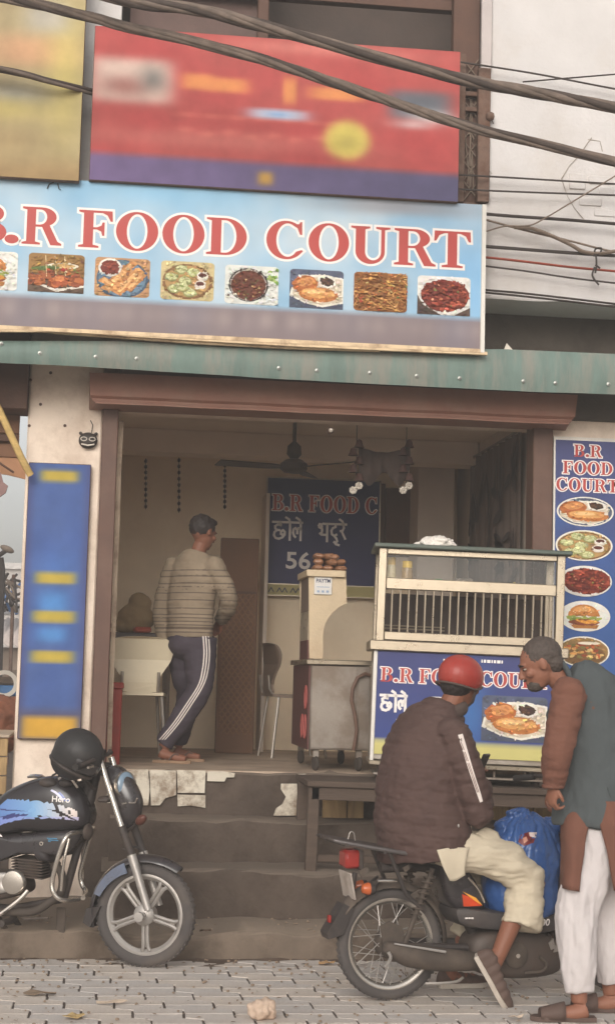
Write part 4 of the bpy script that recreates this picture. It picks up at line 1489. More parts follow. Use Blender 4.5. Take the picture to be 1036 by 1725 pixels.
for i in range(nb):
    u = lerp(.09, UW - .085, i / (nb - 1))
    a_ = c0 + cxd * u - cn * .022
    MB().tube([(a_.x, a_.y, zD - .003), (a_.x, a_.y, zC + .003)], .0068, 6).build('bar', alu, cart)
for zz in (lerp(zD, zC, .1), lerp(zD, zC, .17)):
    a_, b_ = c0 + cxd * .06 - cn * .2, c0 + cxd * (UW * .38) - cn * .2
    MB().tube([(a_.x, a_.y, zz), (b_.x, b_.y, zz)], .005, 6).build('tray_rod', alu, cart)
# lower body
cbox('body', .0, UW - .02, .012, D_ - .02, z_low, zb2 - .013, steel, .006)
cbox('side_strip', -.006, .016, -.004, .03, z_low - .005, zb2 - .014, white_frame, .002)
cbox('side_strip', UW - .034, UW - .014, -.004, .03, z_low - .005, zb2 - .014, white_frame, .002)
# printed front panel
u0, u1 = .018, UW - .036
zp0, zp1 = cp(785, 1276).z, zb2 - .016
zyel = cp(785, 1250).z
O = c0 + cxd * u0 + cn * .004 + Vector((0, 0, -c0.z + zp0))
panel = MB()
pc = c0 + cxd * ((u0 + u1) / 2) + cn * -.003
panel.box((pc.x, pc.y, (zp0 + zp1) / 2), (u1 - u0, .010, zp1 - zp0), rz=CYAW)
pnl = panel.build('front_panel', white_frame, cart)
PWd, PHt = u1 - u0, zp1 - zp0
def cart_print(u, v):
    t = (zyel - zp0) / PHt
    c = blend((54, 70, 132), (60, 64, 112), v)
    c = blend(c, (60, 118, 176), .7 * spot(u, v, .53, .42, .1, .4))
    c = blend(c, (200, 190, 120), max(0, min(1, (t - v) / .02)))
    return c
vs, fs, cs = soft_board(O, cxd, EZ, PWd, PHt, cart_print, 30, 30)
me = bpy.data.meshes.new('print')
base = rootloc(cart)
me.from_pydata([v - base for v in vs], [], fs)
ca = me.color_attributes.new('Col', 'FLOAT_COLOR', 'POINT')
ca.data.foreach_set('color', [x for c in cs for x in (*rgb(*c), 1.0)])
me.materials.append(print_sign)
o = bpy.data.objects.new('print', me)
COL.objects.link(o)
o.parent = pnl
def cword_serif(text, a, b, yb, yt, gap=.06):
    za, zc_ = cp(a, yb).z, cp(a, yt).z
    h_ = zc_ - za
    tot = 0
    for c in text:
        tot += .30 if c == ' ' else GL[c][0] + gap
    k = (cu_(b, yb) - cu_(a, yb)) / (tot * h_)
    xx = cu_(a, yb)
    hi, lo = MB(), MB()
    Oz = c0 - Vector((0, 0, c0.z))
    for ch in text:
        if ch == ' ':
            xx += .30 * h_ * k
            continue
        wd = GL[ch][0] * h_ * k
        serif(hi, ch, xx, za, wd, h_, Oz + cn * .0065, cxd, EZ, 0)
        serif(lo, ch, xx, za, wd, h_, Oz + cn * .0055, cxd, EZ, .006)
        xx += wd + gap * h_ * k
    L_ = hi.build('lettering', red_letters, pnl)
    lo.build('lettering_edge', white_letters, pnl)
cword_serif('B.R FOOD COURT', 637, 922, 1150, 1126)
Oz = c0 - Vector((0, 0, c0.z))
for (D, px, py, hpx) in ((DEVA_CHHOLE, 638, 1200, 27), (DEVA_BHATURE, 718, 1203, 27)):
    p = cp(px, py)
    s = cp(px, py - hpx).z - p.z
    hi = MB()
    for st in D:
        stroke(hi, st, .17 * s, Oz + cn * .0065, cxd, EZ, 0, cu_(px, py), p.z, s, .95)
    hi.build('lettering', white_letters, pnl)
p = cp(662, 1238)
mb = MB()
put(mb, font_mesh('56', 1.0, .03), Oz + cxd * cu_(662, 1238) + Vector((0, 0, p.z)) + cn * .0065, cxd, EZ, .125, .125)
mb.build('lettering', white_letters, pnl)
for (a, b) in ((742, 800), (806, 866)):
    mb = MB()
    xx = cu_(a, 1112)
    for i in range(7):
        w_ = .008 + .006 * (i % 3)
        q = Oz + cn * .006 + Vector((0, 0, cp(a, 1115).z))
        mb.poly([q + cxd * xx, q + cxd * (xx + w_), q + cxd * (xx + w_) + EZ * .018, q + cxd * xx + EZ * .018])
        xx += w_ + .006
    mb.build('small_print', white_letters, pnl)
# big bread picture
pa_, pb_ = cp(808, 1246), cp(918, 1172)
P = Print(Oz + cxd * cu_(808, 1240) + cn * .006 + Vector((0, 0, pa_.z)), cxd, EZ, cu_(918, 1240) - cu_(808, 1240), pb_.z - pa_.z)
food(P, 'bhature', seed=44)
texture(P, 260, 5)
P.mb.build('food_picture', printm, pnl, smooth=None)
# steel base, rack and casters
cbox('base_rail', -.01, UW - .01, -.012, D_ - .02, z_low - .03, z_low - .003, alu, .004)
cbox('under_tray', .02, UW - .06, .03, D_ - .05, bench_z + .035, bench_z + .05, steel_dull, .003)
for (u, d) in ((.08, .07), (UW - .1, .07), (.08, D_ - .1), (UW - .1, D_ - .1)):
    q = c0 + cxd * u - cn * d
    mb = MB().lathe([(.004, -.014), (.032, -.014), (.036, -.008), (.036, .008), (.032, .014), (.004, .014)], (q.x, q.y, bench_z + .036), cxd, 16)
    wl = mb.build('caster', mat('rubber', rgb(70, 62, 56), .85, var=.2), cart)
    mb = MB().box((q.x, q.y, bench_z + .066), (.05, .03, .03), rz=CYAW, ch=.003)
    mb.build('caster_fork', steel_dull, wl)
for i in range(5):
    q = c0 + cxd * lerp(.2, UW - .2, i / 4) - cn * .05
    MB().span((q.x - .006, q.y, bench_z + .05), (q.x + .006, q.y + .012, z_low - .03)).build('rack_bar', steel_dull, cart)
# things in the case
def jar(px, py_b, py_t, rpx, lid_c, glass_c, label):
    b_ = cp(px, py_b, .12)
    rr = abs(cu_(px + rpx, 960) - cu_(px, 960))
    zb_j, zt_j = zC + .0145, cp(px, py_t, .12).z
    t_ = empty('jar', (b_.x, b_.y, zb_j), label, 'jar')
    h_ = zt_j - zb_j
    MB().lathe([(rr * .9, 0), (rr, .006), (rr, h_ * .62), (rr * .8, h_ * .76)], (b_.x, b_.y, zb_j), n=16).build('body', mat('jar_' + label[:9], glass_c, .25, var=.2, scale=12), t_)
    MB().lathe([(rr * .86, 0), (rr * .86, h_ * .22), (rr * .8, h_ * .25)], (b_.x, b_.y, zb_j + h_ * .75), n=16).build('lid', mat('lid_' + label[:9], lid_c, .5), t_)
jar(653, 976, 938, 8, rgb(196, 160, 84), rgb(206, 190, 150), 'pale jar with an ochre lid at the left end of the glass case')
jar(680, 976, 944, 10, rgb(212, 176, 64), rgb(150, 122, 78), 'brown jar with a yellow lid beside the pale jar in the case')
def crumple(name, label, cat, c, r, col_m, seed, amp=.3, vox=.006, base=None, flat=None):
    mb = MB().ell(c, r, 20, 12)
    me = remesh(mb, vox, 3)
    n_ = len(me.vertices)
    co = np.empty(n_ * 3)
    me.vertices.foreach_get('co', co)
    co = co.reshape(-1, 3)
    cc = np.array(c)
    k = 1.0 / max(r)
    d = np.array([noise.turbulence(Vector((x * k * 1.6 + seed, y * k * 1.6, z * k * 1.6)), 3, True) for x, y, z in co])
    co = cc + (co - cc) * (1 + amp * (d - .8))[:, None]
    if flat is not None:
        co[:, 2] = np.maximum(co[:, 2], flat)
    me.vertices.foreach_set('co', co.ravel())
    o = place_mesh(me, name, col_m, None, Vector((c[0], c[1], co[:, 2].min())))
    return tag(o, label, cat)
p = cp(733, 972, .18)
crumple('plastic_bag', 'crumpled green polythene bag inside the glass case', 'bag', (p.x, p.y, zC + .045), (.06, .05, .04), mat('green_poly', rgb(108, 176, 118), .3, var=.2, spec=.6), 3, .5, .006, flat=zC + .015)
p = cp(865, 970, .2)
crumple('plastic_bag', 'crumpled yellowish bag of snacks at the right of the glass case', 'bag', (p.x, p.y, zC + .05), (.065, .05, .042), mat('yellow_poly', rgb(196, 170, 96), .4, var=.3), 8, .5, .006, flat=zC + .015)
p = cp(780, 974, .25)
crumple('plastic_bag', 'cloudy clear plastic bag in the middle of the glass case', 'bag', (p.x, p.y, zC + .06), (.10, .06, .05), mat('clear_poly', rgb(150, 136, 122), .3, var=.25), 15, .5, .008, flat=zC + .015)
p = cp(732, 912, .25)
crumple('paper_bundle', 'crumpled white paper packet lying on top of the cart', 'packet', (p.x, p.y, zt_ + .055), (.15, .1, .062), mat('white_poly', rgb(226, 218, 208), .6, var=.05), 21, .55, .008, flat=zt_ + .024)

# the bench stands a little out of true, and the cart and its contents tip with it
bpy.context.view_layer.update()
piv = Vector((c0.x + .45, c0.y, bench_z))
TILT = Matrix.Translation(piv) @ Matrix.Rotation(R(1.2), 4, 'Y') @ Matrix.Translation(-piv)
for o in [q for q in COL.objects if q.parent is None and (q in (cart, bench) or q.name.split('.')[0] in ('jar', 'plastic_bag', 'paper_bundle'))]:
    o.matrix_world = TILT @ o.matrix_world

# ================================================================== STEEL CABINET AND STAND
YC = 10.22
def sp(px, py):
    return at(px, py, YC)
cab_l, cab_r = sp(519, 1200).x, sp(623, 1200).x
zt_c, zb_c = sp(570, 1113).z, sp(570, 1264).z
cab = empty('steel_cabinet', ((cab_l + cab_r) / 2, YC + .4, zFL + .006), 'dull steel cabinet on casters with a hose hanging on its front', 'cabinet')
maroon = mat('maroon_side', rgb(96, 60, 56), .6, var=.15, dirt=rgb(76, 60, 54), damt=.5)
MB().span((cab_l + .012, YC + .003, zb_c + .001), (cab_r, YC + .9, zt_c - .03), .006).build('body', steel_dull, cab)
MB().span((cab_l, YC + .012, zb_c), (cab_l + .012, YC + .9, zt_c - .03), .002).build('side_panel', maroon, cab)
MB().span((cab_l + .02, YC - .004, zb_c + .012), (sp(600, 1200).x, YC + .003, zt_c - .035), .002).build('door', steel_dull, cab)
MB().span((sp(603, 1200).x, YC - .004, zb_c + .012), (cab_r - .004, YC + .003, zt_c - .035), .002).build('door', steel_dull, cab)
MB().span((cab_l - .02, YC - .02, zt_c - .028), (cab_r + .01, YC + .92, zt_c + .004), .005).build('worktop', alu, cab)
for (x_, y_) in ((cab_l + .06, YC + .05), (cab_r - .06, YC + .05), (cab_l + .06, YC + .84), (cab_r - .06, YC + .84)):
    wl = MB().lathe([(.004, -.012), (.042, -.012), (.048, -.006), (.048, .006), (.042, .012), (.004, .012)], (x_, y_, zFL + .054), (1, .2, 0), 16).build('caster', mat('rubber', (.06, .05, .045)), cab)
    MB().span((x_ - .02, y_ - .02, zFL + .09), (x_ + .02, y_ + .02, zb_c + .002), .003).build('caster_fork', steel_dull, wl)
# ring letters on the maroon side
for zz, n_ in ((lerp(zb_c, zt_c, .58), 1), (lerp(zb_c, zt_c, .25), 2)):
    for q in range(n_):
        yy = YC + .12 + .16 * q
        MB().tube([(cab_l - .003, yy - .05 + .05 * (1 - math.cos(R(a))), zz + .075 * math.sin(R(a))) for a in range(0, 360, 20)], .006, 5, closed=True).build('side_print', mat('faded_red', rgb(170, 90, 84), .6), cab)
hose_m = mat('hose_brown', rgb(104, 78, 64), .55, var=.1)
mb = MB().tube([at(px, py, YC - .03 - d) for px, py, d in ((630, 1140, -.01), (615, 1135, 0), (602, 1142, .01), (594, 1160, .015), (592, 1180, .015), (598, 1205, .015), (601, 1230, .015), (597, 1255, .01), (595, 1264, .005))], .012, 8)
mb.build('hose', hose_m, cab)
# curved steel stand on the worktop
st = empty('display_stand', (sp(550, 1110).x, YC + .2, zt_c + .004), 'pale sheet-metal stand with a curved cut-out and a payment card, on the cabinet', 'stand')
outl = [(520, 964), (583, 962), (584, 1016)] + [(572, 1022), (560, 1032), (551, 1044), (546, 1056), (544, 1070), (544, 1109), (521, 1109)]
P_ = [at(px, py, YC + .06) for px, py in outl]
cream_metal = mat('cream_metal', rgb(196, 176, 146), .5, metal=.2, var=.1, dirt=rgb(160, 130, 104), damt=.5)
MB().prism(P_, (0, 0, 0), (0, .02, 0)).build('front_plate', cream_metal, st, smooth=30)
MB().prism(P_, (0, .5, 0), (0, .52, 0)).build('back_plate', cream_metal, st, smooth=30)
a_, b_ = at(516, 972, YC + .04), at(582, 959, YC + .04)
zs_ = at(550, 972, YC + .04).z
MB().span((a_.x, YC + .03, zs_), (b_.x, YC + .54, zs_ + .045), .004).build('shelf', cream_metal, st)
a_ = at(521, 1109, YC + .06)
MB().span((a_.x - .012, YC + .08, zt_c + .005), (a_.x, YC + .5, zt_c + .13), .002).build('side_sheet', maroon, st)
MB().span((a_.x - .012, YC + .08, zs_ - .22), (a_.x, YC + .5, zs_ - .002), .002).build('side_sheet', mat('grey_sheet', rgb(120, 104, 92), .6), st)
for i in range(7):
    yy = lerp(YC + .1, YC + .48, i / 6)
    MB().tube([(a_.x - .006, yy, zt_c + .13), (a_.x - .006, yy, zs_ - .22)], .008, 6).build('rod', alu, st)
# payment card hanging on the plate
cd0, cd1 = at(529, 1001, YC + .055), at(559, 971, YC + .055)
card = empty('payment_card', ((cd0.x + cd1.x) / 2, YC + .05, cd0.z), 'small white payment card stuck on the pale metal stand', 'card')
MB().span((cd0.x, YC + .048, cd0.z), (cd1.x, YC + .054, cd1.z), .001).build('sheet', mat('card_white', rgb(214, 210, 204), .5, var=.04), card)
mb = MB()
put(mb, font_mesh('PAYTM', 1.0, .02), Vector((cd0.x + .010, YC + .0465, cd1.z - .043)), EX, EZ, .030, .036)
mb.build('lettering', navy_edge, card)
mb = MB()
for i in range(3):
    q = cd0.x + .018 + i * .03
    mb.poly([(q, YC + .0465, cd0.z + .012), (q + .016, YC + .0465, cd0.z + .012), (q + .016, YC + .0465, cd0.z + .026), (q, YC + .0465, cd0.z + .026)])
mb.poly([(cd0.x + .015, YC + .0465, cd0.z + .046), (cd1.x - .015, YC + .0465, cd0.z + .046), (cd1.x - .015, YC + .0465, cd0.z + .050), (cd0.x + .015, YC + .0465, cd0.z + .050)])
mb.build('small_print', mat('card_grey', rgb(140, 160, 184), .5, var=.03), card)
# packs of buns stacked on the stand
pack_ms = [mat('bun_a', rgb(140, 98, 70), .4, var=.4, scale=18, spec=.6), mat('bun_b', rgb(164, 124, 92), .4, var=.4, scale=18, spec=.6)]
bun0 = None
k = 0
for lay in range(3):
    for i in range(3):
        x_ = a_.x + .045 + i * .068 + (.012 if lay % 2 else 0) + rb.uniform(-.006, .006)
        z_ = zs_ + .046 + lay * .037
        if lay == 2 and i == 2: x_ -= .02
        if bun0 is None:
            mb = MB().box((x_, YC + .14, z_ + .018), (.064, .15, .036), ch=.014)
            bun0 = mb.build('bun_pack', pack_ms[0], base=Vector((x_, YC + .14, z_)))
            o = bun0
        else:
            o = bun0.copy()
            COL.objects.link(o)
            o.location = (x_, YC + .14 + rb.uniform(-.015, .015), z_)
            o.rotation_euler = (rb.uniform(-.1, .1), rb.uniform(-.12, .12), rb.uniform(-.3, .3))
            o.scale = (rb.uniform(.9, 1.15), 1, rb.uniform(.85, 1.15))
        tag(o, 'wrapped brown bun pack, %s in the %s layer of the heap on the stand' % (('leftmost', 'middle', 'rightmost')[i], ('bottom', 'middle', 'top')[lay]), 'bun pack', 'bun packs heaped on the stand')
        k += 1

# ================================================================== INSIDE THE SHOP
# ceiling fan
fc = at(495, 786, 11.6)
fan = empty('ceiling_fan', (fc.x, fc.y, fc.z - .06), 'dark ceiling fan hanging inside the shop above the price board', 'fan')
fan_m = mat('fan_brown', rgb(72, 60, 54), .5, var=.12)
MB().tube([(fc.x, fc.y, 3.357), (fc.x, fc.y, fc.z + .05)], .014, 8).build('rod', fan_m, fan)
MB().lathe([(.03, .0), (.055, .03), (.05, .09), (.02, .12)], (fc.x, fc.y, fc.z + .06), n=16).build('canopy_cup', fan_m, fan)
MB().lathe([(0, -.05), (.07, -.045), (.10, -.02), (.10, .02), (.06, .05), (.02, .06)], fc, n=20).build('motor', fan_m, fan)
for ang in (188, 312, 70):
    d = Vector((math.cos(R(ang)), math.sin(R(ang)), 0))
    s = Vector((-d.y, d.x, 0))
    mb = MB()
    P_ = [fc + d * .08 + s * .03, fc + d * .18 + s * .05, fc + d * .56 + s * .07, fc + d * .58 - s * .05, fc + d * .18 - s * .05, fc + d * .08 - s * .03]
    P_ = [p + Vector((0, 0, -.01 + .02 * ((p - fc).dot(s)) / .05 * .5)) for p in P_]
    mb.prism(P_, (0, 0, 0), (0, 0, .008))
    mb.build('blade', fan_m, fan, smooth=None)
# hanging strings of dark tinsel on the back wall
tin = mat('tinsel', rgb(74, 60, 54), .5, var=.3, scale=30)
for i, (px, y0, y1, lb) in enumerate(((246, 772, 858, 'left'), (302, 770, 864, 'middle'), (379, 780, 858, 'right'))):
    a_, b_ = at(px, y0, 12.97), at(px, y1, 12.97)
    mb = MB()
    n_ = 9
    for q in range(n_):
        t = (q + .5) / n_
        c_ = lerp(a_, b_, t)
        mb.lathe([(0, .02), (.012, .008), (.012, -.008), (0, -.02)], c_, n=8)
    mb.tube([a_, b_], .003, 5)
    t_ = mb.build('tinsel_string', tin, base=Vector((b_.x, b_.y, b_.z)))
    tag(t_, {'left': 'dark tinsel string on the back wall, leftmost of the three', 'middle': 'dark tinsel string on the back wall, middle of the three', 'right': 'dark tinsel string on the back wall, nearest the fan'}[lb], 'tinsel string', 'tinsel strings on the back wall')
# brown patterned board leaning on the back wall
wb0, wb1 = at(362, 1268, 12.3), at(437, 908, 12.3)
brd = mat('lattice_board', rgb(112, 80, 58), .7, var=.1)
wbd = empty('room_divider', ((wb0.x + wb1.x) / 2, 12.32, zFL + .006), 'brown room divider with a raised diamond lattice behind the man in the shop', 'room divider')
MB().span((wb0.x, 12.3, zFL + .006), (wb1.x, 12.34, wb1.z), .005).build('panel', brd, wbd)
mb = MB()
n_ = 9
wq, z0q, z1q = wb1.x - wb0.x, zFL + .15, at(400, 1000, 12.3).z
hq = z1q - z0q
for d in (-1, 1):
    for i in range(-16, 26):
        x_a = i * .045
        # clip a diagonal to the panel rectangle
        t0_, t1_ = 0.0, hq
        xs = lambda t: x_a + d * t * .75
        pts = []
        for t in np.linspace(0, hq, 90):
            if .02 < xs(t) < wq - .02:
                pts.append(t)
        if len(pts) > 4:
            mb.tube([(wb0.x + xs(pts[0]), 12.298, z0q + pts[0]), (wb0.x + xs(pts[-1]), 12.298, z0q + pts[-1])], [(.006, .004)] * 2, 4, side=(1, 0, 0))
lt = mb.build('lattice', mat('lattice_rib', rgb(132, 98, 72), .7, var=.1), wbd)
lt['kind'] = 'stuff'
MB().span((wb0.x + .01, 12.295, at(400, 1000, 12.3).z), (wb1.x - .01, 12.30, at(400, 996, 12.3).z)).build('rail', brown_dark, wbd)
# grey partition below the price board
pp0, pp1 = at(437, 1270, 12.6), at(452, 905, 12.6)
MB().span((pp0.x, 12.6, zFL + .006), (pp0.x + .03, 12.94, at(440, 830, 12.6).z), .003).build('partition_post', wall_grey, bld)
# table with a sack on it
tz = at(240, 1066, 11.5).z
ta, tb = at(186, 1066, 11.5), at(300, 1066, 11.5)
tbl = empty('dining_table', ((ta.x + tb.x) / 2, 11.8, zFL + .006), 'dark topped table behind the cream chair inside the shop', 'table')
MB().span((ta.x - .05, 11.5, tz - .045), (tb.x, 12.2, tz), .006).build('top', mat('table_dark', rgb(72, 60, 56), .4, var=.1), tbl)
for x_ in (ta.x, tb.x - .06):
    for y_ in (11.56, 12.12):
        MB().tube([(x_, y_, zFL + .006), (x_, y_, tz - .045)], .018, 8).build('leg', steel_dull, tbl)
# sack
sc_ = at(228, 1052, 11.75)
mb = MB()
mb.ell((sc_.x, 11.75, tz + .10), (.145, .11, .12), 16, 10)
mb.ell((sc_.x + .03, 11.75, tz + .20), (.085, .08, .10), 14, 8)
mb.ell((sc_.x - .10, 11.74, tz + .05), (.08, .08, .05), 14, 8)
me = remesh(mb, .012, 8, fn=lambda co, no: .012 * fnoise(co, (9, 9, 14)))
tag(place_mesh(me, 'sack', mat('sack_cloth', rgb(150, 126, 92), .95, var=.12, bump=.2), None, Vector((sc_.x, 11.75, tz + .002))), 'slumped beige cloth sack on the dark table', 'sack')
rp_ = at(240, 1062, 11.56)
tag(MB().box((rp_.x, 11.56, tz + .022), (.12, .08, .042), rz=.3, ch=.012).build('red_packet', mat('packet_red', rgb(168, 78, 56), .5)), 'small red packet on the table in front of the sack', 'packet')
# cream chair
def chair(name, ox, oy, rz, mats_, label, kw):
    c = empty(name, (ox, oy, zFL + .006), label, 'chair')
    rm_ = Matrix.Rotation(rz, 3, 'Z')
    L = lambda x, y, z: Vector((ox, oy, zFL + .006)) + rm_ @ Vector((x, y, z))
    # moulded back: waisted shell
    prof = [(-.12, .47), (-.115, .53), (-.16, .61), (-.205, .68), (-.215, .76), (-.17, .82), (0, .835), (.17, .82), (.215, .76), (.205, .68), (.16, .61), (.115, .53), (.12, .47)]
    vs, fs = [], []
    front = [L(x, -.20 - .05 * (z - .5) + .06 * (x / .2) ** 2 * 0.8, z) for x, z in prof]
    mb = MB().prism(smooth_loop(front, 4), (0, 0, 0), rm_ @ Vector((0, -.018, 0)))
    mb.build('backrest', mats_, c, smooth=None)
    n_ = 10
    P_ = [L(.20 * sx, y, .452 + .012 * (y * 5) ** 2) for sx, y in ((-.8, -.2), (.8, -.2), (1, 0), (1, .18), (.8, .22), (-.8, .22), (-1, .18), (-1, 0))]
    MB().prism(P_, (0, 0, 0), (0, 0, -.02)).build('seat', mats_, c, smooth=None)
    MB().tube([L(-.12, -.18, .45), L(-.12, -.215, .5), L(-.12, -.225, .6)], .010, 6).build('back_support', steel, c)
    MB().tube([L(.12, -.18, .45), L(.12, -.215, .5), L(.12, -.225, .6)], .010, 6).build('back_support', steel, c)
    for sx in (-1, 1):
        for y in (-.19, .19):
            MB().tube([L(.15 * sx, y * .8, .44), L(.19 * sx, y * 1.08, .0)], .011, 8).build('leg', steel, c)
    return c
cream_plastic = mat('cream_plastic', rgb(206, 192, 164), .45, var=.06, bump=.05)
co_ = at(228, 1262, 10.95)
chair('chair', co_.x, 10.98, R(4), cream_plastic, 'cream moulded chair with steel legs just inside the left door frame', None)
co_ = at(474, 1250, 11.7)
chair('chair', co_.x + .1, 11.9, R(-80), mat('grey_plastic', rgb(120, 102, 88), .5), 'dull grey chair half hidden behind the steel cabinet', None)
# red crate by the door frame
ra, rb_ = at(182, 1270, 10.5), at(207, 1150, 10.5)
crm = mat('crate_red', rgb(150, 52, 40), .5, var=.1)
cr = empty('red_crate', ((ra.x + rb_.x) / 2, 10.6, zFL + .006), 'tall red plastic crate standing behind the left door frame', 'crate')
MB().span((ra.x - .1, 10.5, zFL + .006), (rb_.x, 10.75, rb_.z - .04), .006).build('body', crm, cr)
MB().span((ra.x - .11, 10.49, rb_.z - .039), (rb_.x + .01, 10.76, rb_.z), .006).build('rim', crm, cr)
for i in range(3):
    z_ = lerp(zFL + .06, rb_.z - .08, (i + .5) / 3)
    MB().span((ra.x - .09, 10.494, z_ - .012), (rb_.x - .02, 10.499, z_ + .012), .001).build('rib', crm, cr)
# patterned curtain on the right wall, seen slantwise
cx0 = 2.79
cz1, cz0 = at(840, 748, 11.4).z, zFL + .35
mb = MB()
n_, mz = 60, 20
vs, fs = [], []
for i in range(n_ + 1):
    yy = lerp(10.75, 12.35, i / n_)
    for j in range(mz + 1):
        z_ = lerp(cz0, cz1, j / mz)
        vs.append((cx0 - .03 - .018 * math.sin(i * .9) * (1 - .4 * j / mz), yy, z_))
for i in range(n_):
    for j in range(mz):
        q = i * (mz + 1) + j
        fs.append((q, q + 1, q + mz + 2, q + mz + 1))
mb.add(vs, fs)
cur = empty('curtain', (cx0, 11.5, cz0), 'dull curtain with a dark leaf pattern on the right wall inside the shop', 'curtain')
mb.build('cloth', mat('curtain_cloth', rgb(112, 98, 90), .9, var=.06), cur, smooth=180)
rl = random.Random(4)
lf = MB()
for i in range(60):
    yy, z_ = rl.uniform(10.8, 12.3), rl.uniform(cz0 + .1, cz1 - .1)
    a_ = rl.uniform(-.6, .6) + (1.57 if i % 2 else 0)
    L_, W_ = rl.uniform(.09, .17), rl.uniform(.022, .04)
    pts = []
    for q in range(10):
        t = 2 * math.pi * q / 10
        u, v = L_ * math.cos(t), W_ * math.sin(t) * (1 - .4 * math.cos(t))
        pts.append((cx0 - .056, yy + u * math.cos(a_) - v * math.sin(a_), z_ + u * math.sin(a_) + v * math.cos(a_)))
    lf.prism(pts, (0, 0, 0), (.002, 0, 0))
o = lf.build('leaf_print', mat('leaf_dark', rgb(76, 66, 64), .9), cur, smooth=None)
o['kind'] = 'stuff'
MB().tube([(cx0 - .035, 10.7, cz1 + .01), (cx0 - .035, 12.4, cz1 + .01)], .010, 8).build('rail', steel_dull, cur)
# door charms: two cords of white flowers and dark bells hanging from the ceiling by the opening
petal = mat('petal_white', rgb(214, 204, 190), .8)
clothd = mat('charm_cloth', rgb(92, 66, 60), .9, var=.3)
for k_, (px, ys, lb) in enumerate(((600, (738, 775, 815, 826), 'left of the two flower charms hanging above the cart'), (684, (742, 780, 818, 824), 'right of the two flower charms hanging above the cart'))):
    t_ = at(px, 738, 10.6)
    b_ = at(px, 826, 10.6)
    ch = empty('flower_charm', (b_.x, b_.y, b_.z - .03), lb, 'charm', 'flower charms above the cart')
    MB().tube([(t_.x, t_.y, 3.357), (b_.x, b_.y, b_.z)], .003, 5).build('cord', wire_black, ch)
    for j, (dx, py) in enumerate(((-.022, 826), (.018, 818))):
        c_ = at(px, py, 10.6) + Vector((dx, 0, 0))
        mb = MB()
        for q in range(7):
            a_ = q * .898
            mb.ell(c_ + Vector((.017 * math.cos(a_), -.004, .017 * math.sin(a_))), (.011, .006, .011), 8, 5)
        mb.ell(c_ + Vector((0, -.008, 0)), .008, 8, 5)
        mb.build('flower', petal, ch)
    for q in range(5):
        c_ = lerp(t_, b_, .1 + q * .16)
        mb = MB().lathe([(0, .03), (.018, .02), (.026, -.01), (.036, -.028), (0, -.022)], c_ + Vector((.02 * (-1) ** q, 0, 0)), n=10)
        mb.build('bell', clothd, ch)
# dark red cloth swag between them
sw = MB()
pts = []
n_ = 24
vs, fs = [], []
for i in range(n_ + 1):
    t = i / n_
    px = lerp(604, 690, t)
    top = at(px, 752 + 10 * math.sin(t * 3.14), 10.62)
    bot = at(px, 790 + 16 * math.sin(t * 3.14 * 3) + 22 * math.sin(t * 3.14), 10.62)
    vs += [top + Vector((0, .01 * math.sin(i), 0)), lerp(top, bot, .5) + Vector((0, -.015 * math.cos(i * 1.3), 0)), bot + Vector((0, .012 * math.sin(i * 1.7), 0))]
for i in range(n_):
    for j in range(2):
        fs.append((i * 3 + j, i * 3 + 3 + j, i * 3 + 4 + j, i * 3 + 1 + j))
sw.add(vs, fs)
so = sw.build('cloth_swag', mat('swag_cloth', rgb(84, 70, 64), .9, var=.2, scale=12), smooth=180)
sol = so.modifiers.new('t', 'SOLIDIFY')
sol.thickness = .004
tag(so, 'dark dull cloth swag strung between the two flower charms', 'swag')
# small bulb on the lintel
lb_ = at(556, 726, YF - .06)
blb = empty('bulb_holder', (lb_.x, YF - .07, lb_.z - .03), 'small bulb holder with a pale bulb under the brown shutter box', 'bulb')
MB().lathe([(.022, 0), (.022, .025), (.014, .035)], (lb_.x, YF - .052, lb_.z), (0, -1, 0), 12).build('socket', brown_dark, blb)
MB().ell((lb_.x, YF - .095, lb_.z), .014, 10, 8).build('bulb', petal, blb)
# black demon-face charm on the left pillar
mk = at(149, 742, YF - .03)
ms = empty('face_mask', (mk.x, YF - .03, at(149, 757, YF).z), 'black grinning face charm with white eyes hanging high on the left pillar', 'mask')
blk = mat('mask_black', rgb(58, 50, 46), .5, var=.1)
mb = MB().ell((mk.x, YF - .025, mk.z), (.060, .028, .052), 18, 10)
for sx in (-1, 1):
    mb.ell((mk.x + sx * .048, YF - .02, mk.z + .045), (.012, .010, .011), 10, 6)
place_mesh(remesh(mb, .004, 3), 'head', blk, ms)
for sx in (-1, 1):
    MB().tube([(mk.x + sx * .026 + .019 * math.cos(R(a)), YF - .054, mk.z + .006 + .012 * math.sin(R(a))) for a in range(0, 360, 30)], .003, 5, closed=True).build('eye', petal, ms)
MB().tube([(mk.x - .04, YF - .047, mk.z - .026), (mk.x, YF - .054, mk.z - .034), (mk.x + .04, YF - .047, mk.z - .026)], .005, 6).build('mouth', petal, ms)
MB().tube([(mk.x + .01, YF - .005, mk.z + .13), (mk.x + .025, YF - .02, mk.z + .10), (mk.x + .02, YF - .03, mk.z + .05)], .003, 5).build('cord', wire_black, ms)
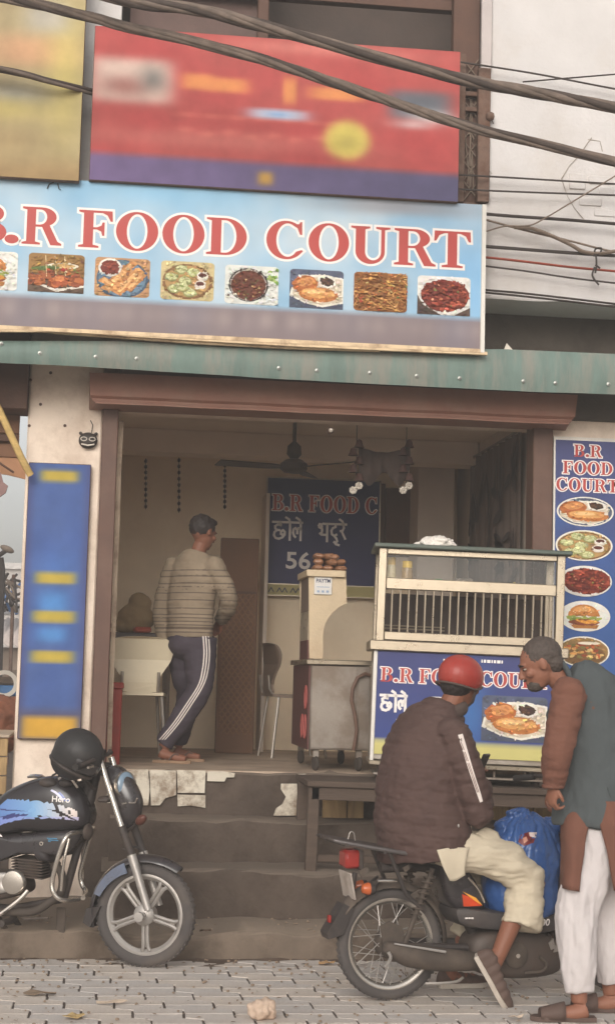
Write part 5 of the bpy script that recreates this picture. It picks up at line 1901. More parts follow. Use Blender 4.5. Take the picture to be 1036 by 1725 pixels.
# ================================================================== TWO-WHEELERS
from mathutils.bvhtree import BVHTree
class Side:
    """side view of a vehicle: its middle plane through p0, heading h; off is metres towards its right-hand side"""
    def __init__(self, p0, ang):
        self.h = Vector((math.cos(ang), math.sin(ang), 0))
        self.n = Vector((self.h.y, -self.h.x, 0))
        self.p0 = Vector((p0.x, p0.y, 0))
    def pt(self, px, py, off=0.0, ref=0.0):
        """the point seen at px, py when it lies on the plane at offset ref, then moved sideways to offset off"""
        return atp(px, py, self.p0 + self.n * ref, self.n) + self.n * (off - ref)
    def at(self, u, z, off=0.0):
        return self.p0 + self.h * u + self.n * off + Vector((0, 0, z))
    def uz(self, p):
        d = Vector(p) - self.p0
        return d.dot(self.h), d.z
def smooth_path(P, k=5):
    P = [Vector(p) for p in P]
    Q = [P[0] * 2 - P[1]] + P + [P[-1] * 2 - P[-2]]
    out = []
    for i in range(1, len(Q) - 2):
        p0, p1, p2, p3 = Q[i - 1], Q[i], Q[i + 1], Q[i + 2]
        for j in range(k):
            t = j / k
            out.append(.5 * ((2 * p1) + (p2 - p0) * t + (2 * p0 - 5 * p1 + 4 * p2 - p3) * t * t + (3 * p1 - p0 - 3 * p2 + p3) * t ** 3))
    out.append(P[-1])
    return out
def pillow(mb, P, n, w, p=3.0, slices=14, k=4, taper=None, bias=None):
    """rounded body whose side outline is P (on the middle plane), half width w; taper(q) scales the width along it"""
    P = smooth_loop([Vector(q) for q in P], k)
    c = sum(P, Vector()) / len(P)
    if bias: c = c + bias
    N = len(P)
    vs, fs = [], []
    for i in range(slices + 1):
        t = -math.pi / 2 + math.pi * i / slices
        o = math.sin(t)
        s = max(0.02, (1 - abs(o) ** p)) ** (1 / p)
        for q in P:
            r_ = c + (q - c) * s
            ww = w * (taper(r_) if taper else 1)
            vs.append(r_ + n * (o * ww))
    for i in range(slices):
        for j in range(N):
            j2 = (j + 1) % N
            fs.append((i * N + j, i * N + j2, (i + 1) * N + j2, (i + 1) * N + j))
    for end in (0, slices):
        ring = list(range(end * N, end * N + N))
        ctr = sum((vs[q] for q in ring), Vector()) / N
        for s in (.75, .5, .25):
            o0 = len(vs)
            vs += [ctr + (vs[q] - ctr) * s / (s + .25) for q in ring]
            new = list(range(o0, o0 + N))
            for j in range(N):
                j2 = (j + 1) % N
                q = (ring[j], ring[j2], new[j2], new[j])
                fs.append(q if end else q[::-1])
            ring = new
        fs.append(tuple(ring) if end else tuple(ring[::-1]))
    return mb.add(vs, fs)
def drape(mb, me, O, ex, ey, sx, sy, target, dirn, lift=.0012):
    """lay flat lettering onto a curved surface"""
    dg = bpy.context.evaluated_depsgraph_get()
    bvh = BVHTree.FromPolygons([v.co + Vector(rootloc(target)) for v in target.data.vertices], [tuple(p.vertices) for p in target.data.polygons])
    vs, ok = [], []
    for v in me.vertices:
        s = Vector(O) + Vector(ex) * v.co.x * sx + Vector(ey) * v.co.y * sy
        hit = bvh.ray_cast(s - dirn * .5, dirn)[0]
        vs.append((hit - dirn * lift) if hit else s)
    mb.add(vs, [tuple(p.vertices) for p in me.polygons])
    bpy.data.meshes.remove(me)
rubber_t = mat('tyre', rgb(80, 75, 73), .9, var=.12, scale=7, bump=.12, dirt=rgb(104, 94, 86), damt=.7, dscale=3)
chrome = mat('chrome', rgb(208, 200, 190), .22, metal=.9, var=.06, bump=0)
alloy = mat('alloy', rgb(176, 170, 164), .4, metal=.55, var=.1, bump=.03, dirt=rgb(128, 112, 98), damt=.4)
blackp = mat('black_paint', rgb(48, 44, 46), .28, var=.12, bump=.02, spec=.5, coat=.4, dirt=rgb(96, 84, 74), damt=.22, dscale=4)
blackm = mat('black_plastic', rgb(56, 50, 48), .6, var=.15, bump=.05, dirt=rgb(98, 84, 74), damt=.35, dscale=5)
engine_m = mat('engine_grey', rgb(88, 78, 72), .6, metal=.3, var=.2, bump=.1, dirt=rgb(84, 68, 58), damt=.6, dscale=6)
muddy = mat('muddy_metal', rgb(76, 67, 60), .8, var=.22, bump=.1, dirt=rgb(104, 90, 78), damt=.4, dscale=6)
red_lens = mat('red_lens', rgb(146, 42, 36), .2, var=.08, bump=0, spec=.6)
orange_lens = mat('orange_lens', rgb(186, 92, 46), .2, var=.08, bump=0, spec=.6)
lens_m = mat('headlamp_lens', rgb(120, 140, 158), .12, var=.15, bump=0, spec=.8)
paintcol = print_mat('painted_panel', .25, .06, 6)

def tyre_wheel(par, name, C, n, Rr, tw, style, near=1):
    """wheel with tyre, rim, hub and spokes as sub-parts"""
    prof = []
    for i in range(20):
        a = 2 * math.pi * i / 20
        rr = Rr - tw + tw * math.cos(a) * 1.0
        h = tw * .95 * math.sin(a)
        prof.append((rr, h))
    ty = MB().lathe(prof, C, n, 64, closed=True)
    for i in range(56):             # tread blocks
        a = 2 * math.pi * i / 56
        s = n.cross(Vector((0, 0, 1))).normalized()
        d = s * math.cos(a) + Vector((0, 0, 1)) * math.sin(a)
        t_ = s * -math.sin(a) + Vector((0, 0, 1)) * math.cos(a)
        for sg_ in (-1, 1):
            P_ = C + d * (Rr - tw * .13) + n * (sg_ * tw * .46)
            M_ = Matrix((t_, n, d)).transposed()
            ty.box(P_ - d * tw * .05, (Rr * .07, tw * .55, tw * .16), mtx=M_ @ Matrix.Rotation(sg_ * .45, 3, 'X') @ Matrix.Rotation(sg_ * .5, 3, 'Z'), ch=.001)
    wh = ty.build(name, rubber_t, par, smooth=50)
    ri = Rr - 2 * tw + .006
    rim_prof = [(ri + .004, -tw * .62), (ri + .010, -tw * .55), (ri - .002, -tw * .45), (ri - .012, -tw * .2), (ri - .012, tw * .2), (ri - .002, tw * .45), (ri + .010, tw * .55), (ri + .004, tw * .62), (ri - .010, tw * .62), (ri - .026, tw * .2), (ri - .026, -tw * .2), (ri - .010, -tw * .62)]
    MB().lathe(rim_prof, C, n, 64, closed=True).build('rim', alloy if style == 'alloy' else chrome, wh)
    s = n.cross(Vector((0, 0, 1))).normalized()
    fwd = Vector((-n.y, n.x, 0))
    pol = lambda a, r_, o: C + (fwd * math.cos(R(a)) + Vector((0, 0, 1)) * math.sin(R(a))) * r_ + n * o
    if style == 'alloy':
        MB().lathe([(.0, -.05), (.03, -.05), (.052, -.035), (.055, .03), (.044, .04), (.018, .045), (.018, .06), (0, .06)], C, n, 28).build('hub', alloy, wh)
        for q in range(5):
            a = 58 + 72 * q
            for da in (-1, 1):
                mb = MB()
                pts = [pol(a + da * 14, .045, .012), pol(a + da * 6, .10, .016), pol(a + da * 4.5, .16, .016), pol(a + da * 7, ri - .02, .012)]
                mb.tube(smooth_path(pts, 3), [(.011, .010)] * 10, 6, side=n)
                mb.build('spoke', alloy, wh, smooth=50)
            mb = MB()
            mb.prism([pol(a - 5, .09, .008), pol(a + 5, .09, .008), pol(a + 4, .165, .008), pol(a - 4, .165, .008)], (0, 0, 0), n * -.016)
            mb.build('spoke_web', alloy, wh, smooth=None)
    else:
        MB().lathe([(0, -.05), (.025, -.05), (.065, -.045), (.07, -.03), (.07, .03), (.062, .042), (.03, .046), (.014, .06), (0, .062)], C, n, 28).build('hub', muddy, wh)
        for q in range(36):
            a = 10 * q
            o = .035 if q % 2 else -.035
            da = 38 if (q // 2) % 2 else -38
            MB().tube([pol(a + da, .066, o), pol(a, ri - .012, o * .15)], .0022, 4, caps=False).build('spoke', alloy, wh)
    return wh

# ------------------------------------------------------------------ motorcycle at the left
S = Side(atz(246, 1629, 0), R(-21))
moto = empty('motorcycle', S.p0, 'black motorcycle with a blue striped tank and five-spoke wheel, parked at the left', 'motorcycle')
P = S.pt
Cw = P(246, 1540)
Rw = Cw.z
Cw = Vector((Cw.x, Cw.y, Rw))
n = S.n
ppm = 330.0
tyre_wheel(moto, 'wheel', Cw, n, Rw, .034, 'alloy')
# fork
for sgn in (1, -1):
    o = .085 * sgn
    a0, a1, a2, a3 = P(249, 1532, o), P(222, 1436, o), P(206, 1392, o), P(166, 1275, o)
    if sgn == 1:
        a0, a1, a2, a3 = [P(*q, .085, .085) for q in ((250, 1533), (222, 1440), (205, 1392), (168, 1278))]
    else:
        dv = n * -.17
        a0, a1, a2, a3 = [P(*q, .085, .085) + dv for q in ((250, 1533), (222, 1440), (205, 1392), (168, 1278))]
    f_ = MB().tube([a0, lerp(a0, a1, .5), a1], [.020, .021, .024], 12).build('fork', alloy, moto)
    MB().tube([a1, a2], [.021, .021], 12).build('fork_collar', blackm, f_)
    MB().tube([a2, a3], .0165, 12).build('fork_tube', chrome, f_)
MB().tube([Cw - n * .105, Cw + n * .11], .014, 10).build('axle', alloy, moto)
MB().tube([Cw + n * .095, Cw + n * .112], .026, 8).build('axle_nut', alloy, moto)
# fender
def fender(par, C, n, r0, hw, a0, a1, m_, lift=(0, 0), steps=30, drop=.03, thick=.006, name='fender', flare=0):
    fwd = Vector((-n.y, n.x, 0))
    vs, fs = [], []
    K = 9
    for i in range(steps + 1):
        t = i / steps
        a = R(lerp(a0, a1, t))
        rr = r0 + lift[0] * (1 - t) ** 2 + lift[1] * t ** 2
        d = fwd * math.cos(a) + Vector((0, 0, 1)) * math.sin(a)
        for layer in (0, 1):
            for k in range(K):
                u = -1 + 2 * k / (K - 1)
                ww = hw * (1 - .35 * max(0, abs(t - .5) * 2 - .7) / .3)
                vs.append(C + d * (rr - drop * abs(u) ** 2.2 - thick * layer) + n * (u * ww))
    M_ = 2 * K
    for i in range(steps):
        for k in range(K - 1):
            a = i * M_ + k
            fs.append((a, a + 1, a + M_ + 1, a + M_))
            b = a + K
            fs.append((b, b + M_, b + M_ + 1, b + 1))
        for k in (0, K - 1):
            a = i * M_ + k
            fs.append((a, a + M_, a + M_ + K, a + K))
    for i in (0, steps):
        for k in range(K - 1):
            a = i * M_ + k
            fs.append((a, a + 1, a + 1 + K, a + K))
    return MB().add(vs, fs).build(name, m_, par, smooth=50)
fd = fender(moto, Cw, n, Rw + .028, .062, 52, 196, blackp, (.02, .015))
# blue-grey flash on the fender side
fl = MB()
fwd = S.h
pl_ = lambda a, r_, o: Cw + (fwd * math.cos(R(a)) + Vector((0, 0, 1)) * math.sin(R(a))) * r_ + n * o
fl.prism([pl_(a, Rw + .016, .064) for a in range(112, 168, 8)] + [pl_(a, Rw - .020 - .02 * (160 - a) / 50, .066) for a in range(160, 106, -8)], (0, 0, 0), n * -.006)
fl.build('fender_flash', mat('slate_blue', rgb(96, 104, 122), .3, var=.12, spec=.5, dirt=rgb(100, 88, 78), damt=.4), moto, smooth=30)
mb = MB().prism([P(152, 1528), P(176, 1524), P(158, 1560), P(146, 1552)], n * -.05, n * .05)
mb.build('mud_flap', blackm, moto, smooth=None)
for sgn in (1, -1):
    MB().tube([P(216, 1428, .07 * sgn), P(232, 1432, .07 * sgn), P(246, 1462, .066 * sgn)], .007, 6).build('fender_stay', blackm, moto)
# frame
fr = MB()
fr.tube([P(150, 1310), P(140, 1400), P(108, 1515)], .022, 8)
fr.tube([P(150, 1318), P(60, 1345), P(-60, 1400), P(-130, 1440)], .02, 8)
fr.tube([P(108, 1515), P(20, 1530), P(-80, 1520)], .018, 8)
fr.tube([P(-60, 1400), P(-80, 1520)], .018, 8)
fr.build('frame', blackm, moto)
mb = MB().tube([P(172, 1262), P(140, 1400)], .026, 10)
mb.build('steering_head', blackm, moto)
for q in ((168, 1290), (186, 1345)):
    mb = MB()
    c = P(*q)
    mb.box(c, (.06, .215, .028), rz=R(-21), ch=.008)
    mb.build('fork_yoke', blackm, moto)
# tank
WT = .135
tank_out = [P(q[0], q[1], 0, .07) for q in ((-30, 1372), (0, 1340), (30, 1322), (70, 1309), (104, 1310), (130, 1326), (146, 1352), (150, 1378), (138, 1396), (90, 1404), (40, 1402), (0, 1408), (-30, 1404))]
mb = MB()
pillow(mb, tank_out, n, WT, 3.2, 56, 16)
BLUE = (88, 118, 176); PALE = (206, 212, 226); SKY_ = (128, 168, 208); BLK = (46, 42, 44); INDI = (62, 66, 116); CREAM = (222, 206, 198)
def in_poly(x, y, P_):
    c = False
    j = len(P_) - 1
    for i in range(len(P_)):
        if (P_[i][1] > y) != (P_[j][1] > y) and x < (P_[j][0] - P_[i][0]) * (y - P_[i][1]) / (P_[j][1] - P_[i][1]) + P_[i][0]:
            c = not c
        j = i
    return c
D1 = [(-40, 1390), (-10, 1366), (14, 1346), (60, 1349), (104, 1356), (128, 1364), (134, 1382), (118, 1381), (80, 1378), (40, 1379), (10, 1387), (-10, 1394)]
cuts = [[(0, 1362), (50, 1367), (0, 1365)], [(8, 1372), (30, 1371), (90, 1376), (30, 1374)], [(88, 1352), (92, 1352), (111, 1382), (107, 1382)], [(82, 1363), (100, 1365), (134, 1384), (126, 1382)], [(0, 1376), (24, 1370), (40, 1374), (10, 1380)], [(110, 1358), (114, 1359), (122, 1374), (119, 1374)]]
flash2 = [(86, 1330), (94, 1334), (112, 1350), (104, 1348)]
flash3 = [(92, 1331), (104, 1337), (118, 1350), (110, 1349)]
cols = []
for f in mb.f:
    c = Vector()
    for i in f: c += Vector(mb.v[i])
    c /= len(f)
    px, py = proj(c)
    col = BLK
    if (c - S.p0).dot(n) > .02:
        if in_poly(px, py, D1):
            t = (px + 20) / 150
            col = mixc(BLUE, SKY_, min(1, t * 1.8)) if t < .5 else mixc(SKY_, CREAM, min(1, (t - .5) * 2.2))
            if py > 1376: col = mixc(col, (150, 150, 210), .5)
            for q in cuts:
                if in_poly(px, py, q): col = INDI if px < 60 else BLK
        elif in_poly(px, py, flash2): col = (196, 194, 220)
        elif in_poly(px, py, flash3): col = (74, 92, 160)
    cols.append(rgb(*col))
mb.c = cols
bm_ = mb.mesh('tank', S.p0, [paintcol], 60)
tank = bpy.data.objects.new('tank', bm_)
COL.objects.link(tank)
tank.parent = moto
paintcol.node_tree.nodes['Principled BSDF'].inputs['Coat Weight'].default_value = .35
# recessed lettering on the tank
mb = MB()
O = P(94, 1349, .08, .08)
drape(mb, font_mesh('Hero', 1.0, .012, 0.0), O, (P(120, 1351, .08, .08) - O).normalized(), Vector((0, 0, 1)), .045, .043, tank, -n)
mb.build('lettering', white_letters, tank)
mb = MB().lathe([(.045, 0), (.05, .008), (.03, .02), (0, .022)], P(62, 1311), (0, .1, 1), 16)
mb.build('fuel_cap', chrome, tank)
# side cowl under the tank
cowl = [P(q[0], q[1], 0, .09) for q in ((-40, 1402), (0, 1406), (60, 1402), (110, 1398), (136, 1402), (128, 1424), (112, 1442), (86, 1440), (84, 1452), (66, 1450), (62, 1440), (0, 1444), (-40, 1460))]
pillow(MB(), cowl, n, .105, 5, 14, 4)
side = pillow(MB(), cowl, n, .115, 5, 14, 4).build('side_cowl', blackp, moto, smooth=50)
mb = MB().tube([P(71, 1421, .116 + d, .116) for d in (0,)] + [P(71, 1421, .122, .116)], .011, 14)
mb.build('key_lock', chrome, side)
mb = MB().tube([P(71, 1421, .1221, .116), P(71, 1421, .1235, .116)], .005, 10)
mb.build('keyhole', blackm, side)
mb = MB()
for i, (x0_, x1_, y_) in enumerate(((80, 97, 1412), (82, 99, 1415), (82, 86, 1417))):
    mb.tube([P(x0_, y_, .1165, .116), P(x1_, y_ + 1, .1165, .116)], .0022, 4)
mb.build('side_print', mat('print_cyan', rgb(78, 140, 176), .4), side)
for i, pts in enumerate(([(-6, 1404), (2, 1406), (5, 1410), (-4, 1408)],)):
    MB().prism([P(*q, .112, .116) for q in pts], (0, 0, 0), n * .004).build('side_flash', white_letters, side, smooth=None)
# engine
en = MB()
for i in range(7):
    c0_, c1_ = P(32, 1444 + i * 5, 0), P(84, 1448 + i * 4.5, 0)
    cc = (c0_ + c1_) / 2
    en.box(cc, ((c1_ - c0_).length, .19, .007), mtx=Matrix.Rotation(R(-21), 3, 'Z') @ Matrix.Rotation(.05, 3, 'Y'), ch=.002)
en.box((P(34, 1460) + P(80, 1462)) / 2, (.12, .15, .10), rz=R(-21), ch=.01)
en.build('cylinder_fins', engine_m, moto)
crank = [P(*q) for q in ((-70, 1470), (-20, 1466), (30, 1468), (48, 1482), (50, 1500), (36, 1508), (0, 1514), (-70, 1516))]
pillow(MB(), crank, n, .12, 6, 12, 4).build('crankcase', engine_m, moto)
mb = MB()
cc = P(25, 1486, .115, .12)
mb.lathe([(.066, 0), (.066, .02), (.058, .03), (.03, .034), (0, .034)], cc, n, 26)
mb.build('clutch_cover', chrome, moto)
mb = MB()
cc = P(-14, 1487, .115, .12)
pillow(mb, [P(q[0], q[1], .125, .12) for q in ((-60, 1472), (-10, 1470), (20, 1470), (10, 1486), (16, 1502), (-20, 1506), (-60, 1504))], n, .022, 4, 8, 3)
mb.build('side_case', alloy, moto)
mb = MB().box(P(94, 1458), (.05, .06, .05), rz=.2, ch=.008)
mb.build('carburettor', engine_m, moto)
mb = MB().tube(smooth_path([P(48, 1500, .13, .13), P(38, 1512, .14, .13), P(22, 1526, .15, .13), P(0, 1541, .155, .13), P(-20, 1546, .16, .13)], 4), .012, 8)
mb.build('kick_lever', chrome, moto)
mb = MB().tube(smooth_path([P(88, 1452, .0), P(108, 1470, .03), P(112, 1500, .07), P(94, 1518, .10), P(70, 1531, .11), P(30, 1532, .11), P(-20, 1530, .12), P(-90, 1528, .13)], 5), .021, 12)
mb.build('exhaust_pipe', muddy, moto)
mb = MB().tube([P(-90, 1528, .13), P(-105, 1526, .135), P(-260, 1505, .16), P(-290, 1500, .165)], [.024, .045, .05, .03], 14)
mb.build('muffler', chrome, moto)
# crash guard loops
for sgn in (1, -1):
    o = .19 * sgn
    pts = [P(128, 1404, .05 * sgn, .15), P(118, 1406, o * .9, .15), P(106, 1436, o, .15), P(94, 1482, o, .15), P(97, 1504, o, .15), P(108, 1516, o * .85, .15), P(118, 1520, .03 * sgn, .15)]
    MB().tube(smooth_path(pts, 6), .0125, 10).build('crash_guard', chrome, moto)
mb = MB().tube(smooth_path([P(120, 1412, .17, .15), P(112, 1452, .18, .15), P(106, 1500, .17, .15)], 5), .008, 8)
mb.build('guard_rod', chrome, moto)
# stands, pegs
g0 = P(8, 1540, .08)
g1 = atz(32, 1603, .0)
MB().tube([g0, lerp(g0, g1, .6), g1], [.014, .014, .018], 8).build('centre_stand', muddy, moto)
MB().tube([g0 - n * .16, g1 - n * .17 + Vector((0, .0, 0))], .014, 8).build('centre_stand', muddy, moto)
mb = MB().tube([P(36, 1545, .1), P(36, 1545, .24)], .018, 10)
mb.build('foot_peg', blackm, moto)
mb = MB().tube([P(40, 1548, .14, .14), P(84, 1546, .15, .14)], .006, 6)
mb.build('brake_pedal', muddy, moto)
mb = MB().box((P(103, 1555, -.05, -.05) + Vector((0, 0, 0))), (.05, .012, .16), rz=R(-21), ch=.004)
mb.build('lower_flap', muddy, moto)
# headlamp and cowl
ck_ = [P(*q) for q in ((180, 1296), (192, 1289), (208, 1294), (226, 1316), (239, 1346), (238, 1370), (228, 1390), (213, 1396), (205, 1376), (192, 1338))]
pillow(MB(), ck_, n, .070, 2.6, 18, 5).build('headlamp_cowl', blackp, moto, smooth=60)
lc = P(214, 1322, .02)
hd = (S.h * .88 + Vector((0, 0, .1)) + n * .42).normalized()
mb = MB().ell(lc, (.028, .062, .070), 20, 12, rot=hd.to_track_quat('X', 'Z').to_matrix())
mb.build('headlamp', lens_m, moto)
mb = MB().lathe([(.068, -.02), (.074, 0), (.070, .012), (.062, .004)], lc, hd, 24)
mb.build('headlamp_rim', chrome, moto)
for (pts, nm) in (([(218, 1352), (228, 1352), (232, 1344)], 'cowl_trim'), ([(206, 1354), (214, 1352)], 'cowl_trim')):
    MB().tube([P(*q, .068, .068) for q in pts], .005, 6).build(nm, chrome, moto)
# indicator on its stalk
a_, b_ = P(216, 1400, .06, .06), P(246, 1376, .17, .15)
MB().tube([a_, lerp(a_, b_, .5)], .008, 8).build('indicator_stalk', blackm, moto)
mb = MB().ell(lerp(a_, b_, .8), (.045, .025, .024), 14, 8, rot=(b_ - a_).to_track_quat('X', 'Z').to_matrix())
mb.build('indicator', mat('indicator_dull', rgb(92, 54, 44), .4), moto)
# handlebar with levers and mirror
hb_ = MB().tube(smooth_path([P(150, 1290, .36, .2), P(160, 1280, .22, .2), P(172, 1272, .08), P(172, 1272, -.08), P(160, 1268, -.22), P(146, 1272, -.36)], 5), .0115, 8)
hb_ = hb_.build('handlebar', blackm, moto)
for sgn, q in ((1, (150, 1290)), (-1, (146, 1272))):
    e0 = P(q[0], q[1], .36 * sgn, .2 * sgn)
    e1 = e0 - n * (.11 * sgn) + Vector((0, 0, .01))
    MB().tube([e0 + n * .02 * sgn, e1], .017, 10).build('grip', mat('grip_black', rgb(52, 48, 46), .85), hb_)
    MB().tube([e1 + S.h * .03, lerp(e0, e1, .5) + S.h * .065, e0 + S.h * .06], .006, 6).build('lever', chrome, hb_)
mb = MB()
for q in range(6):
    pts = [P(100 + 6 * q, 1322, .1 - .03 * q, .05), P(96 + 5 * q, 1305 + 2 * q, .1 - .04 * q, .05), P(128 + 4 * q, 1300 + 3 * q, .06, .05), P(150 + 2 * q, 1330, .03, .05)]
    mb.tube(smooth_path(pts, 5), .0055, 6)
mb.build('cable_loom', blackm, moto)
for c_, r_ in ((P(88, 1318, .1, .05), .034), (P(118, 1318, .1, .05), .026)):
    mb = MB().ell(c_, (r_ * 1.5, r_, r_ * .8), 12, 8, rot=Matrix.Rotation(R(-21), 3, 'Z'))
    mb.build('switch_gear', blackm, moto)
MB().tube(smooth_path([P(104, 1312, .13, .1), P(114, 1306, .14, .1), P(126, 1312, .14, .1), P(134, 1326, .12, .1)], 4), .008, 8).build('brake_lever', chrome, moto)
MB().tube(smooth_path([P(152, 1275, -.05), P(158, 1298, -.02), P(164, 1320, .0)], 4), .011, 8).build('mirror_stem', chrome, moto)
mb = MB().lathe([(.0, .02), (.035, .015), (.055, .0), (.055, -.006), (0, -.006)], P(150, 1262, -.1), S.h * -1, 18)
mb.build('mirror', blackm, moto)
# radiatorless front: horn, loose rope
mb = MB().lathe([(.0, .0), (.04, .004), (.045, .02), (.02, .04)], P(150, 1400, .05), S.h, 16)
mb.build('horn', engine_m, moto)
# rear end (just outside the frame)
Cr = S.at(-1.25, Rw, 0)
tyre_wheel(moto, 'wheel', Cr, n, Rw, .046, 'alloy')
fender(moto, Cr, n, Rw + .03, .07, 10, 150, blackp, (.02, .03), name='rear_fender')
seat_o = [P(*q) for q in ((-24, 1372), (-60, 1364), (-140, 1340), (-290, 1338), (-300, 1356), (-160, 1380), (-60, 1400), (-30, 1398))]
pillow(MB(), seat_o, n, .13, 4, 12, 4).build('seat', mat('seat_black', rgb(58, 52, 50), .75), moto)
tl = [P(*q) for q in ((-40, 1404), (-130, 1388), (-300, 1362), (-312, 1380), (-180, 1430), (-60, 1456))]
pillow(MB(), tl, n, .12, 4, 12, 4).build('tail_panel', blackp, moto)
for sgn in (1, -1):
    MB().tube([Cr + n * .11 * sgn, P(-100, 1510, .11 * sgn)], .018, 8).build('swing_arm', blackm, moto)
    MB().tube([Cr + n * .13 * sgn + Vector((0, 0, .02)), P(-190, 1400, .13 * sgn)], .03, 10).build('shock_absorber', chrome, moto)

# black helmet hung on the handlebar
hc = P(134, 1268, .16, .15)
hel = empty('helmet', (hc.x, hc.y, P(134, 1316, .16, .15).z), 'black helmet hanging on the handlebar of the parked motorcycle', 'helmet')
mb = MB().ell(hc, (.135, .115, .125), 24, 16, rot=Matrix.Rotation(R(-21), 3, 'Z') @ Matrix.Rotation(R(28), 3, 'Y'))
mb.ell(hc + S.h * -.03 + Vector((0, 0, -.03)), (.118, .105, .112), 20, 12, rot=Matrix.Rotation(R(-21), 3, 'Z'))
place_mesh(remesh(mb, .008, 4), 'shell', mat('helmet_black', rgb(46, 44, 44), .5, var=.1, bump=.03, coat=.0, dirt=rgb(78, 70, 64), damt=.3), hel)
rot = Matrix.Rotation(R(-21), 3, 'Z') @ Matrix.Rotation(R(28), 3, 'Y')
mb = MB()
for dz in (0,):
    mb.tube([hc + rot @ Vector((.137 * math.cos(R(a)), .117 * math.sin(R(a)), -.03)) for a in range(-70, 71, 10)], [(.03, .006)] * 15, 8, side=rot @ Vector((0, 0, 1)))
mb.build('visor', mat('visor_dark', rgb(60, 56, 56), .15, spec=.7, bump=0), hel)
mb = MB().tube([hc + rot @ Vector((.118 * math.cos(R(a)), .100 * math.sin(R(a)), -.082)) for a in range(0, 360, 15)], .010, 8, closed=True)
mb.build('edge_trim', blackm, hel)
MB().tube(smooth_path([P(172, 1272, .06), hc + Vector((.05, -.02, .05)), hc + Vector((.02, -.03, -.1)), hc + Vector((-.04, 0, -.12))], 5), .006, 6).build('strap', blackm, hel)

# ------------------------------------------------------------------ moped at the right
T = Side(atz(656, 1684, 0), R(11))
mop = empty('moped', T.p0, 'dusty black moped with a spoked rear wheel, under the man in a red helmet', 'moped')
P = T.pt
n = T.n
Cm = P(656, 1589)
Rm = Cm.z
tyre_wheel(mop, 'wheel', Cm, n, Rm, .027, 'spoke')
fwd = T.h
pl_ = lambda a, r_, o: Cm + (fwd * math.cos(R(a)) + Vector((0, 0, 1)) * math.sin(R(a))) * r_ + n * o
fender(mop, Cm, n, Rm + .03, .055, -5, 168, muddy, (.0, .03), name='rear_fender')
# rear flap and plate
mb = MB().prism([P(574, 1520), P(590, 1528), P(572, 1572), P(548, 1580), P(545, 1570)], n * -.05, n * .05)
mb.build('rear_flap', blackm, mop, smooth=None)
mb = MB().box(P(551, 1546, .03), (.012, .03, .034), rz=R(11), ch=.003)
mb.build('reflector', red_lens, mop)
pc = P(585, 1490)
plate = MB().box(pc, (.008, .17, .125), mtx=Matrix.Rotation(R(11), 3, 'Z') @ Matrix.Rotation(R(-12), 3, 'Y'), ch=.003)
plate.build('number_plate', mat('plate_white', rgb(178, 166, 156), .5, var=.12, dirt=rgb(136, 120, 106), damt=.6, dscale=9), mop)
MB().tube([P(598, 1470), P(590, 1520)], .012, 6).build('plate_bracket', blackm, mop)
tlb = MB().box(P(589, 1446), (.075, .105, .085), rz=R(11), ch=.012).build('tail_lamp', red_lens, mop)
MB().box(P(603, 1447), (.022, .11, .092), rz=R(11), ch=.006).build('lamp_housing', blackm, tlb)
for sgn in (1, -1):
    ci = P(622, 1497, .10 * sgn, .10 * sgn if sgn == 1 else 0)
    MB().lathe([(0, -.04), (.02, -.034), (.028, -.012), (.028, 0)], ci, T.h, 16).build('indicator', orange_lens, mop)
    MB().lathe([(.029, 0), (.027, .02), (.012, .03), (0, .03)], ci, T.h, 16).build('indicator_body', blackm, mop)
    MB().tube([ci + T.h * .02, P(640, 1478, .03 * sgn)], .007, 6).build('indicator_stalk', blackm, mop)
# luggage carrier
rails = []
for o in (-.14, -.07, 0, .07, .14):
    MB().tube([P(548, 1411, o * .9), P(560, 1414, o), P(640, 1428, o), P(706, 1438, o)], [.007, .010, .010, .010], 8).build('carrier_rail', blackm if o != .14 else mat('carrier_edge', rgb(104, 98, 96), .4, metal=.5), mop)
for px, py in ((566, 1415), (630, 1427), (690, 1436)):
    MB().tube([P(px, py + 3, -.15), P(px, py + 3, .15)], .009, 8).build('carrier_bar', blackm, mop)
for o in (-.12, .12):
    MB().tube([P(640, 1430, o), P(668, 1500, o), P(700, 1530, o)], .010, 8).build('carrier_stay', blackm, mop)
MB().tube(smooth_path([P(580, 1412, .05), P(584, 1400, .05), P(590, 1402, .05), P(592, 1414, .05)], 4), .003, 5).build('carrier_hook', alloy, mop)
so_ = [P(*q) for q in ((660, 1432), (690, 1420), (740, 1418), (790, 1424), (804, 1440), (780, 1452), (720, 1452), (670, 1446))]
pillow(MB(), so_, n, .125, 4, 12, 4).build('seat', mat('seat_black', rgb(58, 52, 50), .75), mop)
# frame and shocks
fr = MB()
fr.tube(smooth_path([P(640, 1462, 0), P(720, 1462), P(772, 1500), P(790, 1560), P(830, 1600), P(930, 1590), P(985, 1520), P(1010, 1400)], 5), .024, 10)
fr.build('frame', blackm, mop)
for sgn in (1, -1):
    a_, b_ = P(668, 1588, .095 * sgn), P(712, 1458, .12 * sgn)
    sh = MB().tube([a_, b_], .012, 8)
    d = (b_ - a_).normalized()
    s_ = n
    o_ = d.cross(s_)
    pts = []
    for q in range(90):
        t = .35 + .6 * q / 89
        ang = q * 2 * math.pi / 10
        pts.append(lerp(a_, b_, t) + (s_ * math.cos(ang) + o_ * math.sin(ang)) * .024)
    sh.tube(pts, .0045, 5)
    sh.build('shock_absorber', muddy, mop)
    MB().tube([Cm + n * .075 * sgn, P(775, 1592, .08 * sgn)], [.016, .02], 8).build('swing_arm', blackm, mop)
MB().tube([Cm - n * .09, Cm + n * .10], .011, 8).build('axle', alloy, mop)
